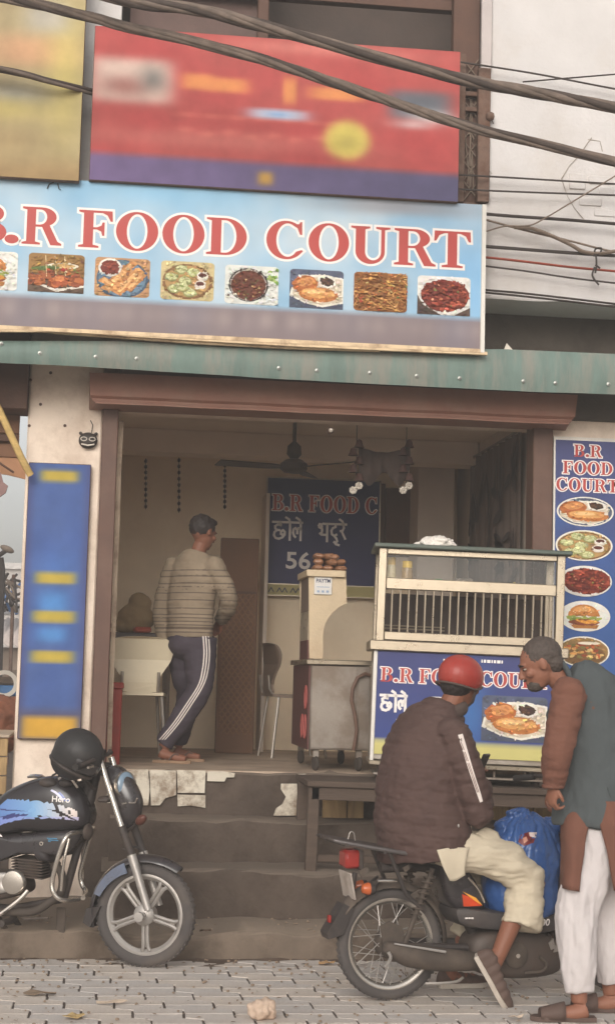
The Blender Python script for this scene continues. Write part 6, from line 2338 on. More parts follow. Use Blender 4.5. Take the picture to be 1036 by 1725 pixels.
mb = MB().prism([P(*q, .085, .08) for q in ((640, 1560), (656, 1552), (676, 1560), (684, 1588), (760, 1592), (760, 1606), (672, 1612), (646, 1600))], (0, 0, 0), n * -.012)
mb.build('chain_cover', muddy, mop, smooth=None)
for pts in ([(690, 1508), (712, 1494), (724, 1500), (706, 1520)], [(604, 1468), (618, 1460), (622, 1466), (610, 1480)], [(678, 1462), (688, 1456), (690, 1464), (682, 1470)]):
    MB().prism([P(*q, .10, .1) for q in pts], (0, 0, 0), n * -.01).build('bracket', muddy, mop, smooth=None)
MB().tube([P(636, 1484, .1, .1), P(668, 1484, .1, .1)], .006, 6).build('carrier_brace', chrome, mop)
# muffler
mu = MB().tube(smooth_path([P(646, 1594, .14, .14), P(662, 1600, .14, .14), P(690, 1609, .14, .14), P(740, 1616, .14, .14), P(800, 1620, .13, .14), P(850, 1618, .1, .14)], 5), [.012] + [lerp(.026, .056, min(1, i / 9)) for i in range(14)] + [lerp(.056, .03, i / 10) for i in range(11)], 16)
mu = mu.build('muffler', muddy, mop)
MB().tube(smooth_path([P(648, 1628, .15, .14), P(654, 1612, .17, .14), P(650, 1602, .17, .14)], 4), .008, 6).build('muffler_tip', alloy, mu)
MB().tube([P(660, 1588, .17, .14), P(742, 1600, .2, .14)], [.004, .007], 6).build('heat_guard', alloy, mu)
# engine
ec = [P(*q) for q in ((780, 1590), (800, 1566), (860, 1562), (915, 1570), (940, 1596), (930, 1632), (880, 1644), (820, 1642), (786, 1626))]
pillow(MB(), ec, n, .11, 5, 12, 4).build('engine', engine_m, mop, smooth=50)
mb = MB().lathe([(.06, 0), (.06, .02), (.045, .03), (0, .03)], P(866, 1608, .105, .1), n, 22)
mb.build('engine_cover', muddy, mop)
mb = MB().tube([P(866, 1608, .136, .1), P(866, 1608, .142, .1)], .011, 12)
mb.build('cover_bolt', chrome, mop)
mb = MB()
for i in range(6):
    c_ = P(912 + i * 6, 1590 - i * 2, 0)
    mb.box(c_, (.006, .17, .12), rz=R(11), ch=.002)
mb.build('cylinder_fins', engine_m, mop)
for pts in ([(940, 1572), (955, 1570), (952, 1600), (930, 1604)], [(922, 1588), (930, 1580), (934, 1596), (926, 1600)]):
    MB().prism([P(*q, .11, .1) for q in pts], (0, 0, 0), n * -.02).build('engine_bracket', alloy, mop, smooth=None)
MB().tube(smooth_path([P(905, 1610, .12, .1), P(915, 1622, .13, .1), P(908, 1634, .13, .1), P(880, 1638, .12, .1)], 4), .008, 8).build('exhaust_bend', muddy, mop)
# floor-board side panel with lettering, red flash
fp = [P(q[0], q[1], 0, .12) for q in ((768, 1532), (800, 1532), (880, 1540), (960, 1538), (1000, 1530), (1000, 1556), (950, 1566), (900, 1574), (830, 1568), (780, 1560))]
fbd = pillow(MB(), fp, n, .135, 8, 10, 3).build('floor_board', mat('floor_grey', rgb(66, 62, 62), .6, var=.12, dirt=rgb(92, 81, 73), damt=.5), mop, smooth=40)
mb = MB()
O = P(882, 1560, .136, .136)
put(mb, font_mesh('XL 100', 1.0, .02, .15), O, (P(930, 1559, .136, .136) - O).normalized(), Vector((0, 0, 1)), .045, .045)
mb.build('lettering', white_letters, fbd)
mb = MB()
for i in range(3):
    mb.tube([P(783 + 5 * i, 1547, .1365, .136), P(787 + 5 * i, 1547, .1365, .136)], .004, 4)
mb.build('small_mark', white_letters, fbd)
sp_ = [P(q[0], q[1], 0, .1) for q in ((748, 1450), (780, 1456), (812, 1500), (818, 1530), (780, 1536), (756, 1520), (744, 1480))]
scw = pillow(MB(), sp_, n, .115, 6, 12, 4).build('side_cowl', blackp, mop, smooth=50)
for pts, cc in (([(777, 1506), (796, 1512), (812, 1526), (780, 1527)], (196, 70, 38)), ([(777, 1501), (800, 1512), (813, 1526), (798, 1517)], (224, 156, 60))):
    mb = MB()
    me = bpy.data.meshes.new('q')
    me.from_pydata([P(*q, .115, .11) for q in pts], [], [tuple(range(len(pts)))])
    bm_ = bmesh.new()
    bm_.from_mesh(me)
    bmesh.ops.triangulate(bm_, faces=bm_.faces)
    bmesh.ops.subdivide_edges(bm_, edges=bm_.edges, cuts=4, use_grid_fill=True)
    bm_.to_mesh(me)
    bm_.free()
    drape(mb, me, (0, 0, 0), (0, 0, 0), (0, 0, 0), 0, 0, scw, -n) if False else None
    bvh = BVHTree.FromPolygons([v.co + T.p0 for v in scw.data.vertices], [tuple(p.vertices) for p in scw.data.polygons])
    vs = []
    for v in me.vertices:
        hit = bvh.ray_cast(v.co + n * .4, -n)[0]
        vs.append((hit + n * (.0015 if cc[0] < 200 else .003)) if hit else v.co)
    mb.add(vs, [tuple(p.vertices) for p in me.polygons])
    mb.build('flash', mat('flash_%d' % cc[0], rgb(*cc), .35, bump=0), scw)
MB().tube(smooth_path([P(788, 1478, .12, .12), P(804, 1498, .13, .12), P(814, 1520, .13, .12)], 4), .005, 6).build('chrome_trim', chrome, scw)
# front end, mostly hidden behind the standing man
Cf = T.at(1.2, Rm, 0)
tyre_wheel(mop, 'wheel', Cf, n, Rm, .027, 'spoke')
fender(mop, Cf, n, Rm + .03, .05, 30, 175, blackp, (.02, .02), name='front_fender')
top = T.at(.93, .95, 0)
for sgn in (1, -1):
    MB().tube([Cf + n * .07 * sgn, top + n * .07 * sgn], .018, 10).build('fork', muddy, mop)
hbm = MB().tube(smooth_path([top + n * .34 + T.h * -.14 + Vector((0, 0, .06)), top + n * .2 + T.h * -.05 + Vector((0, 0, .08)), top + Vector((0, 0, .04)), top - n * .2 + T.h * -.05 + Vector((0, 0, .08)), top - n * .34 + T.h * -.14 + Vector((0, 0, .06))], 5), .011, 8).build('handlebar', blackm, mop)
for sgn in (1, -1):
    e = top + n * .34 * sgn + T.h * -.14 + Vector((0, 0, .06))
    MB().tube([e, lerp(e, top + n * .2 * sgn + T.h * -.05 + Vector((0, 0, .08)), .7)], .017, 10).build('grip', mat('grip_black', (0.03, .03, .03)), hbm)
mb = MB().lathe([(.03, -.08), (.075, -.05), (.085, 0), (.07, .015), (0, .025)], top + T.h * .10 + Vector((0, 0, .02)), T.h, 20)
mb.build('headlamp', blackm, mop)
ls = [T.at(u, z, 0) for u, z in ((.80, .36), (.86, .36), (1.0, .86), (.95, .9), (.88, .8), (.80, .5))]
pillow(MB(), ls, n, .16, 5, 10, 3).build('leg_shield', blackp, mop)
# side stand foot / silver rod near the ground
MB().tube(smooth_path([P(716, 1657, .1, .1), P(740, 1655, .12, .1), P(766, 1652, .12, .1), P(778, 1646, .11, .1)], 4), .007, 6).build('stand_rod', alloy, mop)
# ================================================================== PEOPLE
skin = mat('skin', rgb(132, 86, 66), .55, var=.06, scale=10, bump=.04, bscale=120)
skin_l = mat('skin_light', rgb(140, 94, 74), .55, var=.06, scale=10, bump=.04, bscale=120)
hair_m = mat('hair_black', rgb(48, 40, 38), .6, var=.3, scale=60, bump=.3, bscale=160)
hair_g = mat('hair_greying', rgb(78, 68, 62), .7, var=.3, scale=60, bump=.3, bscale=160)
eye_m = mat('eye_white', rgb(150, 136, 124), .3, bump=0, var=.02)
def frame_of(fwd, up):
    f = Vector(fwd).normalized()
    u = (Vector(up) - f * Vector(up).dot(f)).normalized()
    r_ = f.cross(u)
    return f, r_, u
def head_shapes(mb, C, fwd, up, s=1.0, beard=False):
    """cranium, jaw, brow, nose, lips, ears round C (centre of the skull); head height about 0.225"""
    f, r_, u = frame_of(fwd, up)
    rot = Matrix((r_, f, u)).transposed()
    L = lambda x, y, z: C + (r_ * x + f * y + u * z) * s
    E = lambda x, y, z, a, b, c, n=16, k=10, q=None: mb.ell(L(x, y, z), (a * s, b * s, c * s), n, k, rot=rot @ q if q else rot)
    E(0, -.012, .018, .074, .094, .088, 24, 16)
    E(0, .018, -.03, .062, .072, .075)
    E(0, .036, -.075, .046, .046, .036)
    E(0, .062, -.088, .024, .022, .018)
    E(0, .070, .022, .050, .022, .016)
    mb.tube([L(0, .078, .018), L(0, .094, -.010), L(0, .104, -.026)], [.009 * s, .012 * s, .014 * s], 10)
    E(0, .100, -.028, .016, .014, .010)
    for sx in (-1, 1):
        E(.013 * sx, .092, -.031, .009, .010, .007, 8, 6)
        E(.046 * sx, .058, -.022, .022, .024, .020)
        E(.076 * sx, -.010, -.005, .008, .020, .030, 12, 8, Matrix.Rotation(.25 * sx, 3, 'Z'))
    E(0, .084, -.056, .024, .013, .006, 12, 6)
    E(0, .081, -.067, .022, .013, .007, 12, 6)
    return L, rot
def eyes(par, L, rot, s=1.0, prefix='eye'):
    for sx in (-1, 1):
        mb = MB().ell(L(.031 * sx, .0715, .004), (.011 * s, .010 * s, .006 * s), 12, 8, rot=rot)
        e = mb.build('eye', eye_m, par, smooth=180)
        MB().ell(L(.031 * sx, .0805, .004), (.0055 * s, .0025 * s, .0055 * s), 10, 6, rot=rot).build('iris', hair_m, e, smooth=180)
        MB().tube([L(.015 * sx, .089, .022), L(.032 * sx, .088, .028), L(.050 * sx, .074, .022)], [.004 * s, .005 * s, .003 * s], 6).build('eyebrow', hair_m, par)
def hand_shapes(mb, W, d, palm, curl=.6, s=1.0, thumb=1):
    """hand from the wrist W along d; palm = direction the palm faces; thumb: +1/-1 side"""
    d = Vector(d).normalized()
    p = (Vector(palm) - d * Vector(palm).dot(d)).normalized()
    t = d.cross(p) * thumb
    rot = Matrix((t, d, p)).transposed()
    mb.ell(W + d * .050 * s, (.040 * s, .054 * s, .016 * s), 16, 10, rot=rot)
    mb.ell(W + d * .012 * s, (.028 * s, .030 * s, .018 * s), 12, 8, rot=rot)
    mb.ell(W + d * .036 * s + t * .026 * s + p * .008 * s, (.017 * s, .030 * s, .015 * s), 12, 8, rot=rot)
    for i, (o, ln) in enumerate(((.030, .070), (.0105, .080), (-.0095, .074), (-.028, .058))):
        b = W + d * (.088 - .006 * abs(i - 1)) * s + t * o * s
        pts, ang = [b - d * .02 * s, b], 0
        for k, fr_ in enumerate((.42, .32, .26)):
            ang += curl * (.75, 1.0, .7)[k]
            pts.append(pts[-1] + (d * math.cos(ang) + p * math.sin(ang) + t * o * 1.6) * (ln * fr_ * s))
        mb.tube(pts, [.0088 * s, .0092 * s, .0086 * s, .0078 * s, .0062 * s], 8)
    b = W + d * .022 * s + t * .034 * s + p * .006 * s
    d2 = (d * .75 + t * .55 + p * .35).normalized()
    d3 = (d * .9 + t * .05 + p * .5).normalized()
    mb.tube([b - t * .012 * s, b, b + d2 * .032 * s, b + d2 * .032 * s + d3 * .028 * s], [.011 * s, .0115 * s, .0098 * s, .0075 * s], 8)
def limb(mb, pts, rads, n=14, side=None):
    return mb.tube(smooth_path(pts, 5), [r_ for r_ in _interp_r(rads, 5)], n, side=side)
def _interp_r(rads, k):
    out = []
    for a, b in zip(rads, rads[1:]):
        for j in range(k):
            t = j / k
            out.append(tuple(x + (y - x) * t for x, y in zip(a, b)) if isinstance(a, tuple) else a + (b - a) * t)
    out.append(rads[-1])
    return out
def cap_ends(mb, pts, rads):
    for p, r_ in ((pts[0], rads[0]), (pts[-1], rads[-1])):
        r_ = r_ if not isinstance(r_, tuple) else min(r_)
        mb.ell(p, r_, 12, 8)
puffer = mat('puffer_brown', rgb(78, 58, 53), .8, var=.12, scale=8, bump=.1, bscale=90, dirt=rgb(88, 69, 63), damt=.4, dscale=4)
cream_cloth = mat('cream_cotton', rgb(200, 187, 164), .9, var=.05, scale=8, bump=.12, bscale=150)
white_cloth = mat('white_cotton', rgb(202, 194, 192), .9, var=.04, scale=8, bump=.1, bscale=150)
brown_cloth = mat('brown_cotton', rgb(112, 74, 60), .9, var=.1, scale=6, bump=.15, bscale=150)
vest_m = mat('vest_grey', rgb(76, 81, 82), .9, var=.1, scale=7, bump=.15, bscale=140)
stripe_w = mat('stripe_white', rgb(220, 208, 200), .8, var=.05, bump=0)
navy_cloth = mat('track_navy', rgb(66, 58, 66), .85, var=.1, bump=.1)
sweater_m = mat('sweater', rgb(142, 126, 106), .95, var=.1, scale=10, bump=.25, bscale=90)
sweater_d = mat('sweater_band', rgb(98, 84, 72), .95, var=.1, scale=10, bump=.2)
shoe_m = mat('shoe_brown', rgb(92, 74, 66), .7, var=.15, bump=.1)
sole_m = mat('sole_white', rgb(196, 186, 174), .7, var=.08, dirt=rgb(150, 132, 116), damt=.4)
red_knit = mat('red_knit', rgb(150, 58, 50), .85, var=.12, scale=12, bump=.3, bscale=120)
dark_cloth = mat('scarf_dark', rgb(84, 70, 64), .9, var=.12, bump=.1)

def shoe(par, heel, toe, up, s=1.0, name='shoe', m_=None, slipper=False):
    """closed shoe from heel to toe point (on the sole)"""
    d = (toe - heel)
    L_ = d.length
    d.normalize()
    u = (Vector(up) - d * Vector(up).dot(d)).normalized()
    r_ = d.cross(u)
    out = [(-.02, .028), (0, .034), (.25, .036), (.45, .036), (.68, .046), (.85, .042), (.96, .026), (1.0, .008)]
    poly = [heel + d * (a * L_) + r_ * w_ for a, w_ in out] + [heel + d * (a * L_) - r_ * w_ for a, w_ in reversed(out)]
    sole = MB().prism(poly, (0, 0, 0), u * .022)
    mb = MB()
    for a, w_, h in ((.05, .034, .074), (.16, .036, .080), (.3, .037, .070), (.45, .036, .058), (.6, .042, .050), (.75, .043, .042), (.88, .034, .032), (.95, .022, .022)):
        mb.ell(heel + d * (a * L_) + u * .024, (L_ * .12, w_, h * .9), 14, 8, rot=Matrix((d, r_, u)).transposed())
    # cut below the sole plane
    me = remesh(mb, .005, 22)
    P0 = heel + u * .020
    for v in me.vertices:
        q = (v.co - P0).dot(u)
        if q < 0: v.co = v.co - u * q
    o = place_mesh(me, name, m_ or shoe_m, par)
    sole.build('sole', sole_m, o, smooth=40)
    return o

# ------------------------------------------------------------------ the rider (red helmet, brown puffer jacket)
hm, nm_ = T.h, T.n
P = T.pt
FW = Vector((math.cos(R(40)), math.sin(R(40)), 0))        # the way his chest faces
RT = Vector((FW.y, -FW.x, 0))
pel = P(728, 1402)
rider = None
body = MB()
chest = P(726, 1262)
neck = P(752, 1200)
headc = P(776, 1150)
hf = (hm * .80 + Vector((0, .45, -.25))).normalized()
L, rot = head_shapes(body, headc, hf, Vector((0, 0, 1)) + hm * .12)
limb(body, [chest + Vector((0, 0, .06)), neck, headc + Vector((0, 0, -.04)) - hf * .02], [.075, .058, .055])
limb(body, [pel, chest], [(.13, .10), (.15, .10)], side=RT)
# right leg: hip, knee, ankle (pixels measured where the leg's own plane lies)
hipR = pel + nm_ * .10 + Vector((0, 0, -.02))
kneeR = P(893, 1478, .16, .16)
ankR = P(838, 1612, .22, .22)
heelR = P(800, 1612, .22, .22)
toeR = P(852, 1702, .24, .24)
limb(body, [hipR, kneeR, lerp(kneeR, ankR, .45), ankR], [.075, .055, .05, .036])
mbk = body
body.ell(lerp(heelR, ankR, .7) + hm * .01, (.028, .028, .034), 12, 8)
limb(body, [ankR, lerp(heelR, toeR, .35) + hm * .045 + Vector((0, 0, .01)), lerp(heelR, toeR, .7) + hm * .03], [.034, .024, .014])
# left leg on the far side
hipL = pel - nm_ * .10
kneeL = kneeR - nm_ * .38 + Vector((0, 0, -.02))
ankL = Vector((P(790, 1640, -.22).x, P(790, 1640, -.22).y, .10))
limb(body, [hipL, kneeL, lerp(kneeL, ankL, .45), ankL], [.075, .055, .05, .036])
heelL = Vector((ankL.x, ankL.y, .03)) - hm * .06
toeL = heelL + hm * .25
limb(body, [ankL, ankL + Vector((0, 0, -.05)), lerp(heelL, toeL, .75) + Vector((0, 0, .01))], [.036, .034, .024])
# arms
shR = P(762, 1232, .17, .17)
elR = P(806, 1368, .22, .22)
wrR = P(812, 1314, .0)
wrR = Vector((wrR.x, elR.y + .16, wrR.z))
wrR = at(809, 1318, elR.y + .14)
limb(body, [shR, elR, wrR], [.05, .042, .028])
hand_shapes(body, wrR, (at(806, 1290, wrR.y + .04) - wrR), Vector((-.4, .7, .2)), .75, .92, 1)
shL = neck - RT * .19 + Vector((0, 0, -.07))
elL = shL + hm * .16 + Vector((0, .06, -.26))
wrL = at(806, 1330, elL.y + .06) + Vector((.01, 0, 0))
wrL = lerp(elL, wrL, 1.0)
limb(body, [shL, elL, wrL], [.05, .042, .028])
hand_shapes(body, wrL, at(806, 1304, wrL.y + .02) - wrL, Vector((.3, -.7, .3)), .8, .92, -1)
me = remesh(body, .0052, 3)
rider = place_mesh(me, 'person', skin, None, Vector((pel.x, pel.y, 0)))
tag(rider, 'man in a red helmet and brown puffer jacket seated on the moped, back turned', 'person')
eyes(rider, L, rot)
# phone in his hand
ph = at(810, 1292, wrR.y + .05)
tag(MB().box(ph, (.012, .075, .14), mtx=Matrix.Rotation(R(-35), 3, 'Z') @ Matrix.Rotation(R(25), 3, 'Y'), ch=.003).build('phone', mat('phone_black', rgb(46, 42, 42), .25, bump=0)), 'dark phone held in the hands of the seated man in the red helmet', 'phone')
# beard and hair
hb2 = MB()
hb2.ell(L(0, -.034, -.010), (.078, .082, .078), 20, 14, rot=rot)
hr = place_mesh(remesh(hb2, .006, 3, fn=lambda co, no: .003 * fnoise(co, (60, 60, 60))), 'hair', hair_m, rider)
# cap
cp_ = MB()
cp_.ell(L(0, -.010, .030), (.104, .124, .104), 28, 18, rot=rot)
me = remesh(cp_, .005, 3)
for v in me.vertices:           # open rim, lower at the back than over the brow
    q = rot.transposed() @ (v.co - headc)
    lim = -.030 + .05 * max(0, q.y) / .12
    if q.z < lim: v.co = headc + rot @ Vector((q.x * .985, q.y * .985, lim + (q.z - lim) * .06))
hlm = place_mesh(me, 'helmet', mat('helmet_red', rgb(158, 56, 48), .38, var=.08, bump=.02, dirt=rgb(150, 92, 80), damt=.35), rider)
rimp = []
for a in np.linspace(0, 2 * math.pi, 36)[:-1]:
    y_ = .118 * math.sin(a)
    rimp.append(headc + rot @ Vector((.100 * math.cos(a), -.010 + y_, -.030 + .05 * max(0, y_ - .01) / .12)))
MB().tube(rimp, [(.009, .006)] * 35, 8, closed=True).build('rim', dark_cloth, hlm, smooth=180)
for sx in (-1, 1):
    MB().tube([headc + rot @ Vector((.096 * sx, .01, -.02)), headc + rot @ Vector((.072 * sx, .03, -.085)), headc + rot @ Vector((.02 * sx, .04, -.125))], [(.010, .002)] * 3, 6).build('chin_strap', dark_cloth, hlm)
# scarf / collar at the neck
mb = MB()
for i in range(1):
    pts = [neck + Vector((0, 0, .012)) + (RT * math.cos(a) * .082 + FW * math.sin(a) * .085) + Vector((0, 0, .012 * math.sin(a * 2))) for a in np.linspace(0, 2 * math.pi, 22)[:-1]]
    mb.tube(pts, [(.034, .022)] * 21, 10, closed=True, side=Vector((0, 0, 1)))
place_mesh(remesh(mb, .006, 3), 'collar', dark_cloth, rider)
# jacket: torso and sleeves
jk = MB()
J = lambda px, py, off=0: P(px, py, off)
tors = [(P(716, 1442), (.245, .205)), (P(712, 1405), (.25, .205)), (P(708, 1360), (.238, .192)), (P(712, 1310), (.232, .182)), (P(720, 1262), (.228, .17)), (P(732, 1225), (.195, .14)), (P(745, 1200), (.12, .105)), (P(752, 1186), (.085, .085))]
jk.tube(smooth_path([a for a, b in tors], 4), _interp_r([b for a, b in tors], 4), 28, side=RT)
jk.ell(shR, (.075, .075, .07), 14, 10)
jk.ell(shL, (.075, .075, .07), 14, 10)
limb(jk, [shR + Vector((0, 0, .01)), lerp(shR, elR, .5) + nm_ * .01, elR], [.082, .083, .074])
jk.ell(elR, .073, 14, 10)
limb(jk, [elR, lerp(elR, wrR, .5), lerp(elR, wrR, .93)], [.072, .064, .05])
limb(jk, [shL, elL, lerp(elL, wrL, .93)], [.082, .07, .05])
jk.ell(elL, .07, 14, 10)
ax_arm = (elR - shR).normalized()
axu = (tors[5][0] - tors[0][0]).normalized()
def quilt(co, no):
    out = np.zeros(len(co))
    sR = np.array(shR)
    a = np.array(ax_arm)
    rel = co - sR
    t_arm = rel @ a
    perp = np.linalg.norm(rel - np.outer(t_arm, a), axis=1)
    arm = (perp < .092) & (t_arm > .02) & ((co - np.array(tors[4][0])) @ np.array(RT) > .12)
    zt = (co - np.array(tors[0][0])) @ np.array(axu)
    band_t = np.abs(np.sin(zt / .052 * math.pi))
    band_a = np.abs(np.sin(t_arm / .05 * math.pi))
    b = np.where(arm, band_a, band_t) ** .45
    wr = fnoise(co, (16, 16, 34), 3)
    big = fnoise(co, (6, 6, 8), 9)
    return .0048 * (b - .7) + .0055 * wr + .012 * big
me = remesh(jk, .0065, 4, fn=quilt)
# hem: flatten the underside so the jacket ends cleanly on the seat
jacket = place_mesh(me, 'jacket', puffer, rider)
# white piping stripe down the sleeve, laid on the jacket
bvh = BVHTree.FromPolygons([v.co + rootloc(jacket) for v in jacket.data.vertices], [tuple(p.vertices) for p in jacket.data.polygons])
def on_surface(px, py, lift=.0015):
    d = ray(px, py).normalized()
    h = bvh.ray_cast(EYE, d)[0]
    return None if h is None else h - d * lift
def ribbon_on(bv, L0, L1, lift, steps=26, rows=3):
    vs, fs = [], []
    pa, pb = smooth_path([Vector((x, y, 0)) for x, y in L0], steps // max(1, len(L0) - 1)), smooth_path([Vector((x, y, 0)) for x, y in L1], steps // max(1, len(L1) - 1))
    m_ = min(len(pa), len(pb))
    last = None
    for i in range(m_):
        for r_ in range(rows):
            q = lerp(pa[i], pb[i], r_ / (rows - 1))
            d = ray(q.x, q.y).normalized()
            h = bv.ray_cast(EYE, d)[0]
            if h is None:
                h = last if last is not None else EYE + d * 7.4
            last = h
            vs.append(h - d * lift)
    for i in range(m_ - 1):
        for r_ in range(rows - 1):
            a = i * rows + r_
            fs.append((a, a + 1, a + rows + 1, a + rows))
    return MB().add(vs, fs)
st_ = ribbon_on(bvh, [(771, 1238), (778, 1262), (790, 1300), (802, 1335), (808, 1352)], [(779, 1236), (786, 1260), (797, 1298), (808, 1332), (813, 1350)], .003)
st_.build('sleeve_stripe', stripe_w, jacket, smooth=180)
for dx in (2.2, 4.6):
    st_ = ribbon_on(bvh, [(771 + dx, 1250), (778 + dx, 1268), (790 + dx, 1302), (801 + dx, 1335)], [(772.2 + dx, 1250), (779.2 + dx, 1268), (791.2 + dx, 1302), (802.2 + dx, 1335)], .0042, rows=2)
    st_.build('stripe_line', mat('stripe_line', rgb(120, 92, 84), .8, bump=0), jacket, smooth=180)
mb = MB()
put(mb, font_mesh('H', 1.0, .03), at(773, 1249, 0)*0 + (on_surface(775, 1246, .006) or shR) + Vector((-.006, 0, -.008)), RT * 0 + Vector((.93, -.1, 0)), EZ, .02, .022)
mb.build('sleeve_letter', dark_cloth, jacket)
zp = on_surface(772, 1391, .004)
if zp:
    MB().ell(zp, (.005, .004, .009), 8, 6).build('zip_pull', alloy, jacket)
# trousers (cream, baggy, hem at mid-calf)
tr_ = MB()
hem = P(874, 1566, .20, .20)
tr_.tube(smooth_path([P(724, 1408, .02), P(755, 1428, .09, .09), P(800, 1436, .12, .12), P(850, 1452, .15, .15), P(890, 1484, .16, .16)], 5), _interp_r([(.13, .10), (.13, .095), (.115, .10), (.10, .095), (.085, .082)], 5), 20, side=nm_)
tr_.ell(P(886, 1482, .16, .16), (.092, .092, .088), 18, 12)
limb(tr_, [P(888, 1484, .16, .16), P(884, 1525, .18, .18), P(876, 1562, .20, .20)], [.090, .094, .096])
limb(tr_, [hipL, lerp(hipL, kneeL, .5), kneeL], [.125, .11, .092])
tr_.ell(kneeL, .09, 14, 10)
limb(tr_, [kneeL, lerp(kneeL, ankL, .4), lerp(kneeL, ankL, .7)], [.09, .09, .085])
tr_.ell(pel, (.20, .16, .12), 16, 10)
def folds(co, no, k=1.0):
    d = np.zeros(len(co))
    f1 = fnoise(co, (5, 5, 16), 2)
    f2 = fnoise(co, (11, 11, 26), 7)
    return k * (.013 * f1 + .006 * f2)
trm = place_mesh(remesh(tr_, .007, 6, fn=lambda co, no: folds(co, no, 1.1)), 'trousers', cream_cloth, rider)
# hem ring
# hanging shirt-tail flap of the same cloth in front of the jacket
def cloth_sheet(name, G, m_, par, thick=.006, sub=5, wob=.006, seed=0):
    """sheet through a grid of points, smoothed, with thickness"""
    rows = [smooth_path(r_, sub) for r_ in G]
    cols_ = list(zip(*rows))
    cols_ = [smooth_path(list(c), sub) for c in cols_]
    nx_, ny_ = len(cols_), len(cols_[0])
    vs = []
    for i in range(nx_):
        for j in range(ny_):
            q = cols_[i][j]
            w_ = wob * noise.fractal(q * 11 + Vector((seed, 0, 0)), 1, 2, 3)
            vs.append(q + Vector((0, -w_, 0)))
    fs = [(i * ny_ + j, (i + 1) * ny_ + j, (i + 1) * ny_ + j + 1, i * ny_ + j + 1) for i in range(nx_ - 1) for j in range(ny_ - 1)]
    o = MB().add(vs, fs).build(name, m_, par, smooth=180)
    so = o.modifiers.new('t', 'SOLIDIFY')
    so.thickness = thick
    so.offset = 0
    return o
G = [[P(736, 1432, .24, .24), P(760, 1428, .235, .24), P(790, 1428, .23, .23)],
     [P(744, 1458, .245, .24), P(764, 1456, .235, .24), P(782, 1456, .24, .23)],
     [P(758, 1484, .235, .24), P(768, 1484, .23, .24), P(783, 1474, .23, .23)]]
cloth_sheet('shirt_tail', G, cream_cloth, rider, seed=2)
G = [[P(800, 1404, .16, .16), P(816, 1394, .16, .16), P(838, 1402, .16, .16)],
     [P(804, 1420, .19, .19), P(822, 1412, .19, .19), P(846, 1420, .18, .18)],
     [P(814, 1440, .22, .22), P(838, 1436, .22, .22), P(862, 1440, .2, .2)]]
cloth_sheet('shirt_front', G, cream_cloth, rider, seed=5)
shoe(rider, heelR, toeR, CR * .87 + CU * .5 - _f * .22)
shoe(rider, heelL + Vector((0, 0, -.028)), toeL + Vector((0, 0, -.028)), (0, 0, 1))

# ------------------------------------------------------------------ man standing at the right, leaning over
YM = 7.22
Q = lambda px, py, dy=0.0: at(px, py, YM + dy)
man = None
b2 = MB()
ff = Vector((-.97, .15, -.25)).normalized()
hc2 = Q(908, 1118)
L2, rot2 = head_shapes(b2, hc2, Vector((-.86, .18, -.42)), Vector((-.42, .05, .9)), 1.0)
nk2 = Q(945, 1148)
ch2 = Q(985, 1200, .02)
pl2 = Q(1016, 1370, .04)
limb(b2, [hc2 + Vector((.045, 0, -.02)), nk2, ch2], [.052, .056, .08])
limb(b2, [ch2, pl2], [(.15, .10), (.13, .10)], side=(0, 1, 0))
shN = Q(957, 1168, -.16)
elN = Q(939, 1262, -.20)
wrN = Q(931, 1326, -.16)
limb(b2, [shN, elN, wrN], [.05, .042, .03])
hand_shapes(b2, wrN + Vector((0, 0, .01)), Vector((-.05, .15, -1)), Vector((.9, .3, 0)), .95, .95, 1)
shF = Q(962, 1172, .20)
elF = Q(948, 1270, .24)
wrF = Q(930, 1325, .30)
limb(b2, [shF, elF, wrF], [.05, .042, .03])
hand_shapes(b2, wrF, Vector((-.3, .1, -1)), Vector((.8, -.4, 0)), .8, .95, -1)
anN = Vector((Q(975, 1690, -.08).x, YM - .08, .085))
anF = Vector((Q(1030, 1690, .10).x, YM + .12, .085))
for (an, kx, dy, hy) in ((anN, 968, -.08, -.06), (anF, 1018, .1, .12)):
    kn = Q(kx, 1535, dy)
    limb(b2, [pl2 + Vector((0, hy, 0)), kn, lerp(kn, an, .5), an], [.085, .058, .05, .036])
    limb(b2, [an + Vector((.03, 0, -.03)), an + Vector((-.02, 0, -.045)), an + Vector((-.14, .02, -.06))], [.040, .036, .024])
me = remesh(b2, .0052, 3)
man = place_mesh(me, 'person', skin_l, None, Vector((pl2.x, YM, 0)))
tag(man, 'man in a grey waistcoat and white trousers leaning over beside the blue bag', 'person')
eyes(man, L2, rot2)
hb3 = MB()
hb3.ell(L2(0, -.026, .032), (.080, .094, .086), 22, 14, rot=rot2)
hb3.ell(L2(0, -.060, -.02), (.068, .05, .06), 16, 10, rot=rot2)
place_mesh(remesh(hb3, .005, 3, fn=lambda co, no: .003 * fnoise(co, (70, 70, 70))), 'hair', hair_g, man)
bd = MB()
bd.ell(L2(0, .052, -.080), (.046, .046, .034), 16, 10, rot=rot2)
bd.ell(L2(0, .094, -.044), (.026, .010, .006), 10, 6, rot=rot2)
place_mesh(remesh(bd, .005, 3, fn=lambda co, no: .002 * fnoise(co, (80, 80, 80))), 'beard', hair_g, man)
